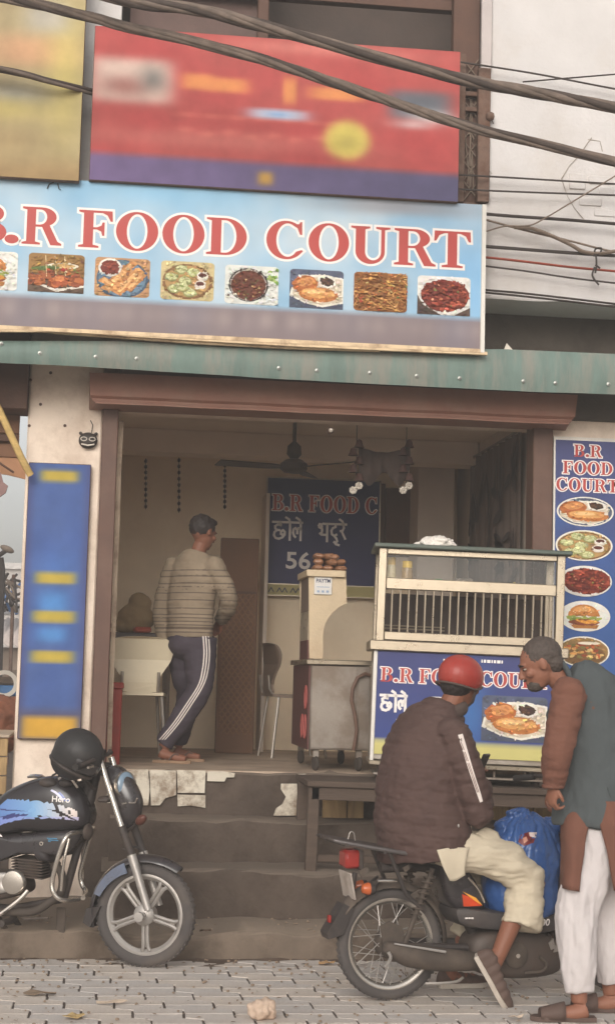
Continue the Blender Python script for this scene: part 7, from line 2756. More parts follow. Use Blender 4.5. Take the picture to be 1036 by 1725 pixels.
# kurta (brown): sleeves and skirts
kt = MB()
limb(kt, [shN + Vector((.01, 0, .01)), lerp(shN, elN, .5) + Vector((.005, 0, 0)), elN, lerp(elN, wrN, .55), wrN + Vector((0, 0, .005))], [.078, .076, .072, .062, .048])
kt.ell(shN, (.078, .08, .08), 14, 10)
limb(kt, [shF, lerp(shF, elF, .5), elF, wrF], [.078, .074, .068, .048])
tb = [(Q(958, 1150), (.07, .07)), (Q(978, 1180), (.15, .10)), (Q(992, 1250), (.16, .12)), (Q(1008, 1330), (.165, .13)), (Q(1014, 1375), (.165, .135)), (Q(1014, 1396), (.165, .135))]
kt.tube(smooth_path([a for a, b in tb], 4), _interp_r([b for a, b in tb], 4), 24, side=(0, 1, 0))
kurta = place_mesh(remesh(kt, .007, 5, fn=lambda co, no: .006 * fnoise(co, (8, 8, 7), 4) + .006 * fnoise(co, (10, 18, 30), 8)), 'kurta', brown_cloth, man)
MB().tube([wrN + Vector((.046 * math.cos(a), .046 * math.sin(a), .004)) for a in np.linspace(0, 2 * math.pi, 20)[:-1]], [(.010, .005)] * 19, 6, closed=True, side=Vector((0, 0, 1))).build('cuff', brown_cloth, kurta, smooth=180)
# front skirt panel hanging forward, back panel behind
G = [[Q(948, 1352, -.02), Q(958, 1352, -.08), Q(978, 1352, -.12), Q(1004, 1352, -.13)],
     [Q(944, 1400, -.03), Q(953, 1400, -.13), Q(970, 1400, -.17), Q(989, 1400, -.17)],
     [Q(944, 1450, -.02), Q(950, 1450, -.12), Q(964, 1450, -.175), Q(981, 1450, -.18)],
     [Q(944, 1494, -.01), Q(950, 1497, -.13), Q(962, 1500, -.18), Q(975, 1502, -.18)]]
cloth_sheet('kurta_front', G, brown_cloth, man, seed=8, wob=.012)
G = [[Q(1001, 1350, -.15), Q(1022, 1350, -.19), Q(1050, 1350, -.16), Q(1074, 1352, -.02)],
     [Q(1010, 1390, -.19), Q(1032, 1390, -.215), Q(1058, 1390, -.18), Q(1082, 1390, -.02)],
     [Q(1022, 1440, -.20), Q(1042, 1440, -.22), Q(1066, 1440, -.18), Q(1088, 1440, -.01)],
     [Q(1033, 1500, -.20), Q(1052, 1503, -.22), Q(1074, 1503, -.17), Q(1092, 1500, -.0)]]
cloth_sheet('kurta_back', G, brown_cloth, man, seed=11, wob=.012)
# waistcoat
vc = MB()
vb = [(Q(953, 1138), (.085, .08)), (Q(968, 1152), (.15, .115)), (Q(984, 1182), (.196, .150)), (Q(996, 1240), (.205, .168)), (Q(1008, 1310), (.212, .178)), (Q(1012, 1350), (.222, .195)), (Q(1011, 1376), (.226, .198)), (Q(1011, 1388), (.222, .194))]
vc.tube(smooth_path([a for a, b in vb], 5), _interp_r([b for a, b in vb], 5), 30, side=(1, 0, 0))
def vfold(co, no):
    # armhole: let the sleeve stand clear of the waistcoat
    d = np.linalg.norm(co - np.array(shN + Vector((.0, 0, -.02))), axis=1)
    return .010 * fnoise(co, (6, 6, 5), 1) + .008 * fnoise(co, (14, 14, 7), 5) - .035 * np.clip(1 - d / .08, 0, 1)
vest = place_mesh(remesh(vc, .007, 5, fn=vfold), 'waistcoat', vest_m, man)
cl = MB().tube([Q(950, 1140) + Vector((.0, math.cos(a) * .085, math.sin(a) * .06)) + Vector((-.3, 0, .0)) * (math.sin(a) * .06) for a in np.linspace(0, 2 * math.pi, 20)[:-1]], [(.024, .012)] * 19, 8, closed=True)
cl.build('collar', vest_m, man, smooth=180)
MB().prism([Q(1022, 1326, -.19), Q(1040, 1334, -.17), Q(1040, 1348, -.17), Q(1028, 1344, -.19)], (0, 0, 0), (0, .006, 0)).build('pocket_flap', vest_m, vest, smooth=None)
# white shalwar
wl_ = MB()
for (an, kx, hx, dy) in ((anN, 972, 1008, -.08), (anF, 1024, 1022, .11)):
    kn = Q(kx, 1530, dy)
    limb(wl_, [Q(hx, 1400, dy * .7), lerp(Q(hx, 1400, dy * .7), kn, .5) + Vector((.01, 0, 0)), kn, lerp(kn, an, .55), an + Vector((0, 0, .05))], [.115, .105, .098, .086, .066], n=20)
def wfold(co, no):
    return .012 * fnoise(co, (12, 12, 3), 1) + .007 * fnoise(co, (20, 20, 9), 6)
place_mesh(remesh(wl_, .007, 5, fn=wfold), 'trousers', white_cloth, man)
# sandals
for an in (anN, anF):
    heel = an + Vector((.075, 0, -.083))
    toe = an + Vector((-.215, .03, -.083))
    d = (toe - heel).normalized()
    r_ = d.cross(Vector((0, 0, 1)))
    Ln = (toe - heel).length
    out = [(0, .03), (.2, .037), (.5, .036), (.75, .048), (.92, .036), (1, .01)]
    poly = [heel + d * (a * Ln) + r_ * w_ for a, w_ in out] + [heel + d * (a * Ln) - r_ * w_ for a, w_ in reversed(out)]
    so = MB().prism(poly, (0, 0, 0), (0, 0, .02)).build('sandal', shoe_m, man, smooth=40)
    vs, fs = [], []
    K = 10
    for i in range(6):
        a = lerp(.48, .86, i / 5)
        for k in range(K + 1):
            t = math.pi * k / K
            w_ = .05 if i < 4 else .044
            vs.append(heel + d * (a * Ln) + r_ * (w_ * math.cos(t)) + Vector((0, 0, .012 + (.072 - .03 * i / 5) * math.sin(t) ** .7)))
    for i in range(5):
        for k in range(K):
            q = i * (K + 1) + k
            fs.append((q, q + 1, q + K + 2, q + K + 1))
    s2 = MB().add(vs, fs).build('upper', shoe_m, so, smooth=180)
    sm2 = s2.modifiers.new('t', 'SOLIDIFY')
    sm2.thickness = .005

# ------------------------------------------------------------------ man inside the shop, seen from behind
YI2 = 10.85
K_ = lambda px, py, dy=0.0: at(px, py, YI2 + dy)
b3 = MB()
f3 = Vector((.62, .78, 0))
r3 = Vector((f3.y, -f3.x, 0))
hc3 = K_(343, 897)
L3, rot3 = head_shapes(b3, hc3, Vector((.72, .62, -.3)), Vector((.1, .1, 1)))
nk3, ch3, pl3 = K_(334, 932), K_(326, 985), K_(322, 1090)
limb(b3, [hc3 + Vector((0, 0, -.05)), nk3, ch3], [.05, .052, .08])
limb(b3, [ch3, pl3], [(.15, .1), (.13, .1)], side=r3)
sL3 = ch3 - r3 * .17 + Vector((0, 0, .12))
eL3, wL3 = K_(272, 1030, .12), K_(279, 1088, .08)
limb(b3, [sL3, eL3, wL3], [.05, .042, .028])
hand_shapes(b3, wL3, Vector((.1, 0, -1)), Vector((.7, .4, 0)), .5, .95, 1)
sR3 = ch3 + r3 * .17 + Vector((0, 0, .12))
eR3, wR3 = K_(386, 1010, -.1), K_(372, 1048, .14)
limb(b3, [sR3, eR3, wR3], [.05, .042, .028])
hand_shapes(b3, wR3, Vector((-.2, .6, -.4)), Vector((-.4, .5, -.5)), .6, .95, -1)
zf = zFL + .008
knR3, anR3 = K_(336, 1162, -.06), K_(276, 1252, -.04)
knL3, anL3 = K_(318, 1170, .16), K_(300, 1252, .24)
for kn, an, sgn in ((knR3, anR3, 1), (knL3, anL3, -1)):
    an.z = zf + .10
    limb(b3, [pl3 + r3 * .08 * sgn, kn, lerp(kn, an, .5), an], [.085, .058, .05, .036])
    limb(b3, [an + Vector((-.02, .0, -.03)), an + Vector((.02, -.01, -.05)), an + Vector((.15, -.06, -.072))], [.036, .034, .022])
man3 = place_mesh(remesh(b3, .006, 3), 'person', skin, None, Vector((pl3.x, YI2, zf)))
tag(man3, 'man in a striped jersey and dark track trousers standing inside the shop', 'person')
eyes(man3, L3, rot3)
hb4 = MB().ell(L3(0, -.024, .030), (.082, .096, .088), 22, 14, rot=rot3)
hb4.ell(L3(0, .03, .085), (.06, .05, .03), 14, 8, rot=rot3)
place_mesh(remesh(hb4, .006, 3, fn=lambda co, no: .004 * fnoise(co, (60, 60, 60))), 'hair', hair_m, man3)
sw_ = MB()
tb = [(K_(336, 930), (.085, .075)), (K_(332, 944), (.15, .10)), (K_(328, 970), (.185, .12)), (K_(322, 1020), (.172, .122)), (K_(320, 1074), (.168, .125))]
sw_.tube(smooth_path([a for a, b in tb], 5), _interp_r([b for a, b in tb], 5), 26, side=r3)
limb(sw_, [sL3, eL3, lerp(eL3, wL3, .9)], [.07, .058, .045])
limb(sw_, [sR3, eR3, lerp(eR3, wR3, .9)], [.07, .06, .045])
sw_.ell(sR3, .07, 14, 10); sw_.ell(sL3, .07, 14, 10)
me = remesh(sw_, .008, 5, fn=lambda co, no: .006 * fnoise(co, (9, 9, 16), 2) + .0035 * np.abs(np.sin(co[:, 2] / .05 * math.pi)))
jer = place_mesh(me, 'jersey', sweater_m, man3)
me.materials.append(sweater_d)
zs = np.empty(len(me.polygons) * 3)
me.polygons.foreach_get('center', zs)
zs = zs.reshape(-1, 3)[:, 2] + rootloc(jer).z
z_hi, z_lo = K_(326, 958).z, K_(322, 1070).z
u = (zs - z_lo) / (z_hi - z_lo)
thin = np.zeros(len(u), bool)
for c, w_ in ((.03, .02), (.1, .03), (.14, .012), (.2, .012), (.25, .012), (.3, .012), (.40, .02), (.52, .02), (.62, .014), (.67, .014), (.72, .014), (.77, .014), (.88, .022), (.97, .02)):
    thin |= np.abs(u - c) < w_ * .45
me.polygons.foreach_set('material_index', thin.astype(np.int32))
tk = MB()
limb(tk, [pl3 + r3 * .07 + Vector((0, 0, .06)), lerp(pl3 + r3 * .08, knR3, .5), knR3, lerp(knR3, anR3, .5), anR3 + Vector((0, 0, .02))], [.115, .102, .085, .076, .062], 18)
limb(tk, [pl3 - r3 * .07 + Vector((0, 0, .06)), lerp(pl3 - r3 * .08, knL3, .5), knL3, lerp(knL3, anL3, .5), anL3 + Vector((0, 0, .02))], [.115, .102, .085, .076, .062], 18)
tk.ell(pl3 + Vector((0, 0, .02)), (.17, .14, .12), 16, 10)
trk = place_mesh(remesh(tk, .008, 5, fn=lambda co, no: .008 * fnoise(co, (8, 8, 14), 3)), 'track_trousers', navy_cloth, man3)
bvh3 = BVHTree.FromPolygons([v.co + rootloc(trk) for v in trk.data.vertices], [tuple(p.vertices) for p in trk.data.polygons])
for dx in (0, 4.6, 9.2):
    L0 = [(341 + dx, 1068), (343 + dx, 1100), (340 + dx, 1130), (333 + dx * .9, 1155), (312 + dx, 1188), (290 + dx, 1220), (268 + dx, 1246)]
    ribbon_on(bvh3, L0, [(x + 2.3, y) for x, y in L0], .004, steps=36, rows=2).build('leg_stripe', stripe_w, trk, smooth=180)
for an in (anR3, anL3):
    heel, toe = Vector((an.x - .06, an.y + .02, zf)), Vector((an.x + .18, an.y - .075, zf))
    d = (toe - heel).normalized()
    r_ = d.cross(Vector((0, 0, 1)))
    Ln = (toe - heel).length
    out = [(0, .026), (.2, .035), (.5, .034), (.75, .045), (.92, .036), (1, .012)]
    so = MB().prism([heel + d * (a * Ln) + r_ * w_ for a, w_ in out] + [heel + d * (a * Ln) - r_ * w_ for a, w_ in reversed(out)], (0, 0, 0), (0, 0, .018)).build('flip_flop', mat('flipflop', rgb(150, 122, 98), .8), man3, smooth=40)
    MB().tube(smooth_path([heel + d * Ln * .45 + r_ * .036 + EZ * .02, heel + d * Ln * .6 + r_ * .02 + EZ * .062, heel + d * Ln * .78 + EZ * .024, heel + d * Ln * .6 - r_ * .02 + EZ * .062, heel + d * Ln * .45 - r_ * .036 + EZ * .02], 4), .006, 6).build('strap', shoe_m, so)

# ------------------------------------------------------------------ blue bag on the foot-board
bgm = mat('blue_poly', rgb(52, 86, 142), .32, var=.14, scale=5, bump=.12, bscale=24, spec=.55)
P = T.pt
bg = MB()
prof = [(P(882, 1542), (.15, .16)), (P(878, 1500), (.175, .195)), (P(878, 1450), (.175, .195)), (P(880, 1412), (.15, .165)), (P(880, 1390), (.115, .12)), (P(880, 1372), (.05, .06))]
bg.tube(smooth_path([a for a, b in prof], 5), _interp_r([b for a, b in prof], 5), 26, side=n)
bg.ell(P(872, 1370), (.055, .05, .022), 14, 8)
bg.ell(P(926, 1392), (.05, .05, .035), 14, 8)
bg.ell(P(850, 1392), (.06, .05, .03), 14, 8)
def bfold(co, no):
    c = np.array(P(885, 1400))
    rel = co - c
    ang = np.arctan2(rel[:, 1], rel[:, 0])
    top = np.clip((rel[:, 2] + .25) / .30, 0, 1)
    pleat = np.abs(np.sin(ang * 9 + 2.5 * fnoise(co, (5, 5, 5), 3))) ** .6
    return .016 * top * (pleat - .6) + .018 * fnoise(co, (6, 6, 5), 4) + .010 * np.abs(fnoise(co, (16, 16, 12), 9)) * (0.4 + top)
me = remesh(bg, .006, 3, fn=bfold)
bag = place_mesh(me, 'bag', bgm, None, Vector((P(886, 1542).x, P(886, 1542).y, P(886, 1545).z)))
tag(bag, 'bulging blue polythene bag on the moped foot-board between the two men', 'bag')
bvb = BVHTree.FromPolygons([v.co + rootloc(bag) for v in bag.data.vertices], [tuple(p.vertices) for p in bag.data.polygons])
for pts, c_, lf in (([(877, 1406), (891, 1401), (903, 1406), (898, 1420), (882, 1425), (872, 1418)], (110, 36, 34), .003), ([(890, 1402), (904, 1402), (902, 1411), (892, 1409)], (214, 196, 190), .0045), ([(880, 1412), (886, 1409), (889, 1416), (882, 1421)], (196, 140, 120), .0045), ([(889, 1414), (896, 1412), (894, 1419)], (60, 30, 32), .0045)):
    vs = []
    pp = []
    for (a, b) in zip(pts, pts[1:] + pts[:1]):
        for t in (0, .5):
            pp.append((lerp(a[0], b[0], t), lerp(a[1], b[1], t)))
    cx_, cy2 = sum(p[0] for p in pp) / len(pp), sum(p[1] for p in pp) / len(pp)
    for k in (1.0, .5):
        for (x_, y_) in pp:
            d = ray(lerp(cx_, x_, k), lerp(cy2, y_, k)).normalized()
            h = bvb.ray_cast(EYE + d * 6.9, d)[0]
            vs.append((h if h else P(x_, y_)) - d * lf)
    N_ = len(pp)
    fs = [(i, (i + 1) % N_, N_ + (i + 1) % N_, N_ + i) for i in range(N_)] + [tuple(range(N_, 2 * N_))]
    MB().add(vs, fs).build('printed_mark', mat('mark_%d' % c_[0], rgb(*c_), .4, bump=0), bag, smooth=180)
# ================================================================== CABLES AND WIRES
def sag(pts, k=8):
    return smooth_path(pts, k)
def bundle(name, pts, r_, strands, m_list, label, twist=4.2, seed=0):
    C_ = smooth_path(pts, 14)
    o = empty(name, (C_[len(C_) // 2].x, C_[len(C_) // 2].y, C_[len(C_) // 2].z), label, 'cable bundle', 'twisted cable bundles crossing above the shop')
    ln = 0
    acc = [0]
    for a, b in zip(C_, C_[1:]):
        ln += (b - a).length
        acc.append(ln)
    rnd = random.Random(seed)
    for s in range(strands):
        ph_ = 2 * math.pi * s / strands
        rs = r_ * rnd.uniform(.5, .62)
        pts2 = []
        for i, c in enumerate(C_):
            d = (C_[min(i + 1, len(C_) - 1)] - C_[max(i - 1, 0)]).normalized()
            sd = d.cross(Vector((0, 0, 1))).normalized()
            od = d.cross(sd)
            a = ph_ + twist * acc[i] + .6 * math.sin(acc[i] * 3 + seed)
            k = r_ * .52 * (1 + .25 * noise.noise(Vector((acc[i] * 3, s, seed))))
            pts2.append(c + sd * math.cos(a) * k + od * math.sin(a) * k)
        MB().tube(pts2, rs, 7).build('strand', m_list[s % len(m_list)], o, smooth=60)
    return o
YW = 8.35
W_ = lambda px, py, Y=YW: at(px, py, Y)
bundle('cable_bundle', [W_(-260, -130), W_(0, -60), W_(210, 0), W_(330, 16), W_(450, 46), W_(620, 92), W_(790, 136), W_(900, 156), W_(1036, 181), W_(1300, 226)], .032, 5, [bundle_m, bundle_d, bundle_m, bundle_m, bundle_d], 'upper thick twisted cable bundle running above the red billboard to the pale wall', seed=1)
bundle('cable_bundle', [W_(-260, -40, 8.5), W_(0, -5, 8.5), W_(150, 28, 8.5), W_(210, 44, 8.5), W_(420, 94, 8.5), W_(640, 165, 8.5), W_(785, 212, 8.5), W_(900, 240, 8.5), W_(1036, 273, 8.5), W_(1300, 336, 8.5)], .029, 5, [bundle_m, bundle_m, bundle_d], 'lower thick twisted cable bundle crossing the face of the red billboard', seed=4)
bundle('cable_bundle', [W_(-260, 70, 9.2), W_(0, 116, 9.24), W_(80, 136, 9.27), W_(120, 146, 9.32), W_(148, 153, 9.40), W_(175, 160, 9.48), W_(230, 176, 9.52)], .020, 3, [bundle_d, bundle_m], 'thin cable bundle slanting across the face of the yellow billboard', seed=6)
def wire(pts, r_, m_, label, Y=9.52, straight=False):
    P_ = [at(px, py, Y + (q[0] if q else 0)) for px, py, *q in pts]
    C_ = P_ if straight else smooth_path(P_, 6)
    mb = MB().tube(C_, r_, 6)
    o = mb.build('wire', m_, smooth=60)
    return tag(o, label, 'wire', 'wires along the pale wall')
wire([(700, 92), (785, 106), (900, 124), (1036, 150), (1200, 180)], .006, wire_black, 'topmost thin wire, starting by the dark window and dropping rightward')
wire([(880, 138), (940, 133), (1000, 128), (1050, 124), (1200, 112)], .005, wire_black, 'thin wire rising rightward across the topmost wire on the pale wall', 9.46)
wire([(740, 293), (820, 297), (920, 303), (1036, 310), (1200, 320)], .006, wire_black, 'thin level wire just below the lower cable bundle')
wire([(740, 317), (820, 321), (920, 325), (1036, 329), (1200, 336)], .006, wire_black, 'second thin level wire, just above the blue sign top')
wire([(790, 358), (860, 364), (950, 370), (1036, 377), (1200, 390)], .0105, wire_black, 'thick black wire leaving the blue sign near its top corner')
wire([(800, 365), (850, 379), (900, 392), (960, 406), (1036, 425), (1200, 460)], .007, wire_grey, 'sloping grey wire that crosses the knotted loop')
wire([(1060, 280), (1036, 296), (980, 330), (920, 366), (890, 380), (850, 381), (818, 390)], .005, wire_grey, 'thin slanting wire descending leftward over the cracked plaster', 9.48)
wire([(866, 383), (895, 385), (930, 398), (960, 412), (982, 424), (1010, 427), (1036, 423)], .012, wire_grey, 'thick pale cord drooping into the knot on the wires', 9.49)
wire([(790, 413), (880, 420), (960, 426), (1036, 431), (1200, 440)], .011, wire_black, 'thick black wire that carries the knotted loop')
wire([(790, 431), (860, 438), (960, 450), (1036, 457), (1200, 472)], .008, wire_red, 'rust red wire under the knotted loop')
wire([(790, 445), (880, 456), (960, 468), (1036, 477), (1200, 496)], .006, wire_black, 'thin black wire just below the rust red wire')
wire([(790, 486), (880, 494), (960, 503), (1036, 512), (1200, 530)], .007, wire_black, 'upper of the paired black wires above the shaded ledge')
wire([(790, 490), (880, 499), (960, 508), (1036, 517), (1200, 535)], .007, wire_black, 'lower of the paired black wires above the shaded ledge', 9.53)
kn = empty('wire_knot', at(1003, 430, 9.49), 'knotted loop of old wire hanging from the thick black wire', 'wire knot')
for pts in ([(1000, 432), (1002, 420), (1012, 418), (1010, 426), (1002, 430)], [(1003, 428), (1004, 446), (1002, 460)], [(1002, 446), (1010, 452)], [(1001, 450), (997, 462), (1000, 470), (1008, 480)]):
    MB().tube(smooth_path([at(px, py, 9.485) for px, py in pts], 4), .006, 6).build('wire_end', wire_black, kn)
# small insulator on the grille post
ic = at(825, 196, YU - .04)
ins = empty('insulator', (ic.x, ic.y, ic.z - .03), 'small round rusty insulator beside the window grille', 'insulator')
MB().lathe([(0, -.03), (.022, -.022), (.03, 0), (.022, .022), (0, .03)], ic, (1, 0, 0), 14).build('body', rust, ins)
MB().tube([ic, ic + Vector((-.06, .03, .0))], .007, 6).build('pin', rust, ins)
MB().tube([ic, ic + Vector((.02, -.01, -.05))], .003, 5).build('tie', wire_black, ins)

# ================================================================== LEFT GAP: neighbour's stall and the street behind
YL = 9.6
nb_m = mat('neighbour_brown', rgb(132, 98, 76), .85, var=.15, scale=4, dirt=rgb(96, 70, 54), damt=.5)
stall = empty('stall_roof', (-1.2, 9.9, 2.7), 'brown plank stall roof with a bamboo prop at the far left under the canopy', 'stall roof')
a0, a1 = at(-120, 690, 9.6), at(43, 616, 9.9)
MB().span((-3.0, 9.95, at(20, 690, 10).z), (xPL - .004, 10.25, 3.75), .004).build('fascia', brown_dark, stall)
for i in range(4):
    z_ = lerp(at(20, 770, 10.2).z, at(20, 690, 10.2).z, i / 4)
    MB().span((-3.0, 10.2 + .02 * (i % 2), z_), (xPL - .06, 10.24 + .02 * (i % 2), z_ + .085), .003).build('plank', nb_m, stall)
MB().span((-3.0, 10.16, at(20, 733, 10.2).z - .045), (xPL - .08, 10.2, at(20, 733, 10.2).z), .003).build('batten', brown_dark, stall)
vsl = [at(-60, 790, 10.2), at(14, 800, 10.2), at(46, 808, 10.2), at(46, 775, 10.22), at(-60, 742, 10.22)]
MB().prism(vsl, (0, 0, 0), (0, .02, 0)).build('sheet', mat('sheet_tan', rgb(176, 132, 100), .8, var=.1), stall, smooth=None)
MB().tube([at(-70, 560, 9.8), at(0, 692, 9.8), at(37, 772, 9.85), at(52, 800, 9.9)], .022, 8).build('bamboo_prop', mat('bamboo', rgb(206, 174, 112), .6, var=.2, scale=8, stretch=(1, 1, 4)), stall)
MB().tube([at(-20, 770, 10.1), at(0, 780, 10.1), at(24, 796, 10.1)], .008, 6).build('bar', brown_dark, stall)
cl_ = [at(-30, 790, 9.9), at(2, 796, 9.9), at(6, 812, 9.9), at(14, 818, 9.9), at(10, 830, 9.9), at(-4, 840, 9.9), at(-30, 836, 9.9)]
tag(MB().prism(cl_, (0, 0, 0), (0, .03, 0)).build('cloth', mat('cloth_mauve', rgb(140, 112, 108), .9, var=.15), smooth=None), 'mauve cloth corner hanging below the brown stall roof at the far left', 'cloth')
# tan wooden counter at the lower left
wc0, wc1 = at(-60, 1338, 9.95), at(27, 1243, 9.95)
ctr = empty('wooden_counter', (wc0.x + .2, 10.2, 0), 'low tan wooden counter beside the left pillar behind the motorcycle', 'counter')
for i in range(3):
    za, zz = lerp(wc0.z, wc1.z, i / 3), lerp(wc0.z, wc1.z, (i + 1) / 3)
    MB().span((-2.6, 9.95, za + .003), (xPL - .03, 9.98, zz - .003), .003).build('plank', wood_tan, ctr)
MB().span((-2.6, 9.93, wc1.z), (xPL - .02, 10.7, wc1.z + .02), .004).build('top', mat('counter_top', rgb(176, 158, 138), .7, var=.12), ctr)
for x_ in (-2.4, xPL - .12):
    MB().span((x_, 10.0, .12), (x_ + .07, 10.07, wc0.z + .02), .004).build('leg', wood_bench, ctr)
# brown heap and blue machine behind the counter
hp = at(12, 1215, 11.5)
me_h = MB().ell((hp.x - .1, 11.6, wc1.z + .03), (.28, .2, .2), 18, 10)
tag(place_mesh(remesh(me_h, .014, 2, fn=lambda co, no: .05 * fnoise(co, (7, 7, 7), 3)), 'sack_heap', mat('heap_brown', rgb(120, 78, 60), .95, var=.35, scale=14), None, Vector((hp.x, 11.6, .0))), 'heap of reddish brown sacking behind the wooden counter at the far left', 'sack heap')
# distant street seen through the gap
d0 = 30.0
shed = empty('shed', (at(20, 1100, d0).x, d0 + 1, 0), 'far shed with a pale corrugated roof seen past the left pillar', 'shed')
D = lambda px, py, Y=d0: at(px, py, Y)
q0, q1 = D(-160, 1086), D(60, 1086)
MB().span((q0.x, d0, 0), (q1.x + 1.0, d0 + 3, q0.z), .0).build('wall', mat('shed_wall', rgb(148, 130, 116), .9, var=.2, scale=2, dirt=rgb(110, 94, 80), damt=.6), shed)
zr_a, zr_b = D(10, 1086).z, D(10, 1040).z
vs, fs = [], []
N_ = 90
for i in range(N_ + 1):
    x_ = lerp(q0.x - .2, q1.x + 1.2, i / N_)
    cz = .03 * math.sin(i * 1.6)
    vs += [(x_, d0 - .3, zr_a + cz), (x_, d0 + 3.2, zr_a + (zr_b - zr_a) * 1.15 + cz)]
for i in range(N_):
    fs.append((2 * i, 2 * i + 2, 2 * i + 3, 2 * i + 1))
rfo = MB().add(vs, fs).build('roof', mat('tin_pale', rgb(206, 192, 184), .6, var=.1), shed, smooth=180)
so = rfo.modifiers.new('t', 'SOLIDIFY')
so.thickness = .02
MB().span((q0.x, d0 - .06, 0), (q1.x + 1, d0 - .001, D(0, 1128).z), .01).build('low_band', mat('shed_band', rgb(112, 96, 82), .9, var=.25), shed)
MB().span((D(14, 1100).x, d0 - .08, .3), (D(24, 1100).x, d0 - .061, D(14, 1132).z), .004).build('door', nb_m, shed)
fb = empty('house', (D(20, 1000, 60).x, 61, 0), 'distant pale flat-roofed house above the shed roof at the far left', 'house')
h0, h1 = D(-90, 946, 60), D(60, 946, 60)
MB().span((h0.x, 60, 0), (h1.x + 4, 68, h0.z), .0).build('wall', mat('far_house', rgb(206, 198, 192), .9, var=.08), fb)
MB().span((h0.x - .1, 59.8, D(0, 958, 60).z), (h1.x + 4.1, 59.99, D(0, 948, 60).z), .0).build('parapet', mat('far_parapet', rgb(226, 220, 214), .9), fb)
for px in (6, 30):
    a_, b_ = D(px, 1034, 59.95), D(px + 14, 1018, 59.95)
    MB().span((a_.x, 59.9, a_.z), (b_.x, 59.98, b_.z), .0).build('window', mat('far_glass', rgb(116, 116, 122), .4), fb)
# street lamp and tangled pipes
lp = empty('street_lamp', (D(2, 1100, 24).x, 24, 0), 'grey street lamp on a dark pole above the tangled pipes at the far left', 'street lamp')
MB().tube([(D(2, 1100, 24).x, 24, 0), D(3, 960, 24), D(0, 940, 24)], .06, 8).build('pole', wire_black, lp)
MB().tube([D(-10, 942, 24), D(10, 928, 24)], .035, 8).build('arm', wire_black, lp)
mb = MB().ell(D(13, 925, 24), (.11, .07, .05), 12, 8, rot=Matrix.Rotation(.4, 3, 'Y'))
mb.build('lamp_head', wire_grey, lp)
tg = empty('pipe_rack', (D(20, 1030, 26).x, 26, 0), 'tangle of dark and blue pipes on a rack over the far shed', 'pipe rack')
rt = random.Random(12)
for i in range(26):
    a_, b_ = D(rt.uniform(-30, 30), rt.uniform(965, 1035), 26 + rt.uniform(-.3, .3)), D(rt.uniform(0, 60), rt.uniform(965, 1035), 26 + rt.uniform(-.3, .3))
    MB().tube([a_, lerp(a_, b_, .5) + Vector((0, 0, rt.uniform(-.1, .1))), b_], .022, 6).build('pipe', (wire_black, wire_black, mat('pipe_blue', rgb(86, 130, 190), .5), wire_grey)[i % 4], tg)
for px in (-20, 24, 52):
    MB().tube([(D(px, 1030, 26).x, 26, 0), D(px, 968, 26)], .03, 6).build('post', rust, tg)
scq = D(8, 1160, 14)
sct = empty('handcart', (scq.x, 14, 0), 'blue handcart with a pale wheel beyond the counter at the far left', 'handcart')
z_s = D(10, 1172, 14).z
MB().span((scq.x - .8, 13.8, z_s), (scq.x + .35, 14.5, z_s + .09), .01).build('bed', mat('cart_blue', rgb(84, 132, 186), .5, var=.15), sct)
MB().lathe([(.08, -.02), (.115, -.02), (.115, .02), (.08, .02)], D(8, 1152, 13.7), (0, 1, 0), 20, closed=True).build('wheel', white_frame, sct)
for x_ in (-.6, .2):
    MB().tube([(scq.x + x_, 14.1, 0), (scq.x + x_, 14.1, z_s)], .03, 6).build('leg', wire_black, sct)
MB().span((scq.x - .5, 13.9, z_s + .09), (scq.x + .3, 14.4, z_s + .16), .02).build('tray', wire_grey, sct)

# ================================================================== AIR VEIL, added to lift the dark tones
hz = MB().span((-125, -65, -1.2), (165, 265, 9.2)).build('added_haze', None, smooth=None)
hm_ = bpy.data.materials.new('added_haze_air')
hm_.use_nodes = True
ht = hm_.node_tree
for q in list(ht.nodes):
    if q.type != 'OUTPUT_MATERIAL':
        ht.nodes.remove(q)
pvol = ht.nodes.new('ShaderNodeVolumePrincipled')
pvol.inputs['Color'].default_value = (.95, .90, .84, 1)
pvol.inputs['Density'].default_value = VEIL_DENSITY
pvol.inputs['Anisotropy'].default_value = 0.2
ht.links.new(pvol.outputs[0], ht.nodes['Material Output'].inputs['Volume'])
hz.data.materials.clear()
hz.data.materials.append(hm_)
hz['kind'] = 'stuff'
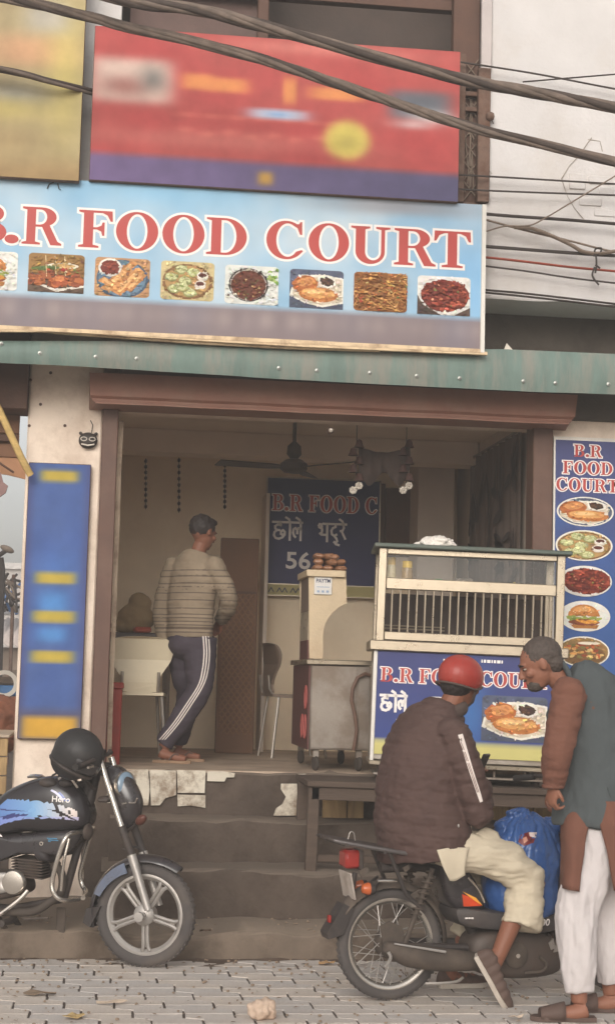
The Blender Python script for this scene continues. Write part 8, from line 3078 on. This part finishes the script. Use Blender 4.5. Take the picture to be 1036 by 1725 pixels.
# ================================================================== LITTER ON THE GROUND
sq = atz(441, 1717, 0)
mb = MB().ell((sq.x, sq.y, .035), (.068, .05, .05), 12, 8)
me = remesh(mb, .008, 1, fn=lambda co, no: .02 * fnoise(co, (14, 14, 14), 5) + .008 * fnoise(co, (40, 40, 40), 2))
for v in me.vertices: v.co.z = max(v.co.z, .001)
tag(place_mesh(me, 'stone', mat('stone_pale', rgb(202, 178, 158), .95, var=.2, scale=14, bump=.5, bscale=60, dirt=rgb(140, 112, 90), damt=.6, dscale=12), None, Vector((sq.x, sq.y, 0))), 'pale broken lump of stone lying alone on the paving in front', 'stone')
def scrap(px, py, sx, sy, col, seed, label, cat, zg=0.004):
    c = atz(px, py, zg)
    rnd = random.Random(seed)
    pts = []
    for i in range(9):
        a = 2 * math.pi * i / 9
        k = rnd.uniform(.55, 1)
        pts.append((c.x + sx * k * math.cos(a), c.y + sy * k * math.sin(a), zg + .004 + rnd.uniform(0, .018)))
    vs = pts + [(c.x, c.y, zg + .012)]
    fs = [(i, (i + 1) % 9, 9) for i in range(9)]
    o = MB().add(vs, fs).build('scrap' if cat == 'scrap' else cat.replace(' ', '_'), mat('scrap_%d' % seed, rgb(*col), .9, var=.2, scale=30), smooth=None)
    so = o.modifiers.new('t', 'SOLIDIFY')
    so.thickness = .003
    tag(o, label, cat)
scrap(457, 1612, .035, .03, (206, 190, 172), 1, 'small pale scrap near the kerb between the two wheels', 'scrap')
scrap(549, 1625, .05, .04, (176, 140, 100), 2, 'curled tan leaf near the kerb left of the moped wheel', 'dry leaf')
scrap(128, 1714, .06, .05, (176, 150, 104), 3, 'yellowish dry leaf on the paving at the lower left', 'dry leaf')
scrap(70, 1676, .10, .05, (128, 110, 92), 4, 'dark flattened leaf litter on the paving at the lower left', 'dry leaf')
scrap(190, 1692, .08, .016, (176, 158, 140), 5, 'long pale splinter lying on the paving below the motorcycle wheel', 'splinter')
scrap(612, 1625, .04, .03, (206, 196, 186), 6, 'crumpled white scrap behind the moped rear wheel', 'scrap')
scrap(345, 1570, .05, .03, (92, 74, 60), 7, 'dark shrivelled leaf on the dusty kerb', 'dry leaf', .14)
scrap(870, 1716, .05, .025, (186, 168, 150), 8, 'flat pale scrap on the paving between the two men', 'scrap')
rl_ = random.Random(77)
lm = MB()
for i in range(70):
    c = atz(rl_.uniform(0, 1036), rl_.uniform(1612, 1724), .006)
    s_ = rl_.uniform(.006, .02)
    a = rl_.random() * 6.28
    u_, v_ = Vector((math.cos(a), math.sin(a), 0)) * s_, Vector((-math.sin(a), math.cos(a), 0)) * s_ * .4
    lm.add([c - u_, c - v_ + Vector((0, 0, .004)), c + u_ + Vector((0, 0, .003)), c + v_ + Vector((0, 0, .005))], [(0, 1, 2), (0, 2, 3)])
tag(lm.build('litter', mat('litter_bits', rgb(120, 98, 76), .95, var=.4, scale=30), smooth=None), 'tiny leaf and straw bits blown over the paving', 'litter', kind='stuff')
bpy.context.view_layer.update()
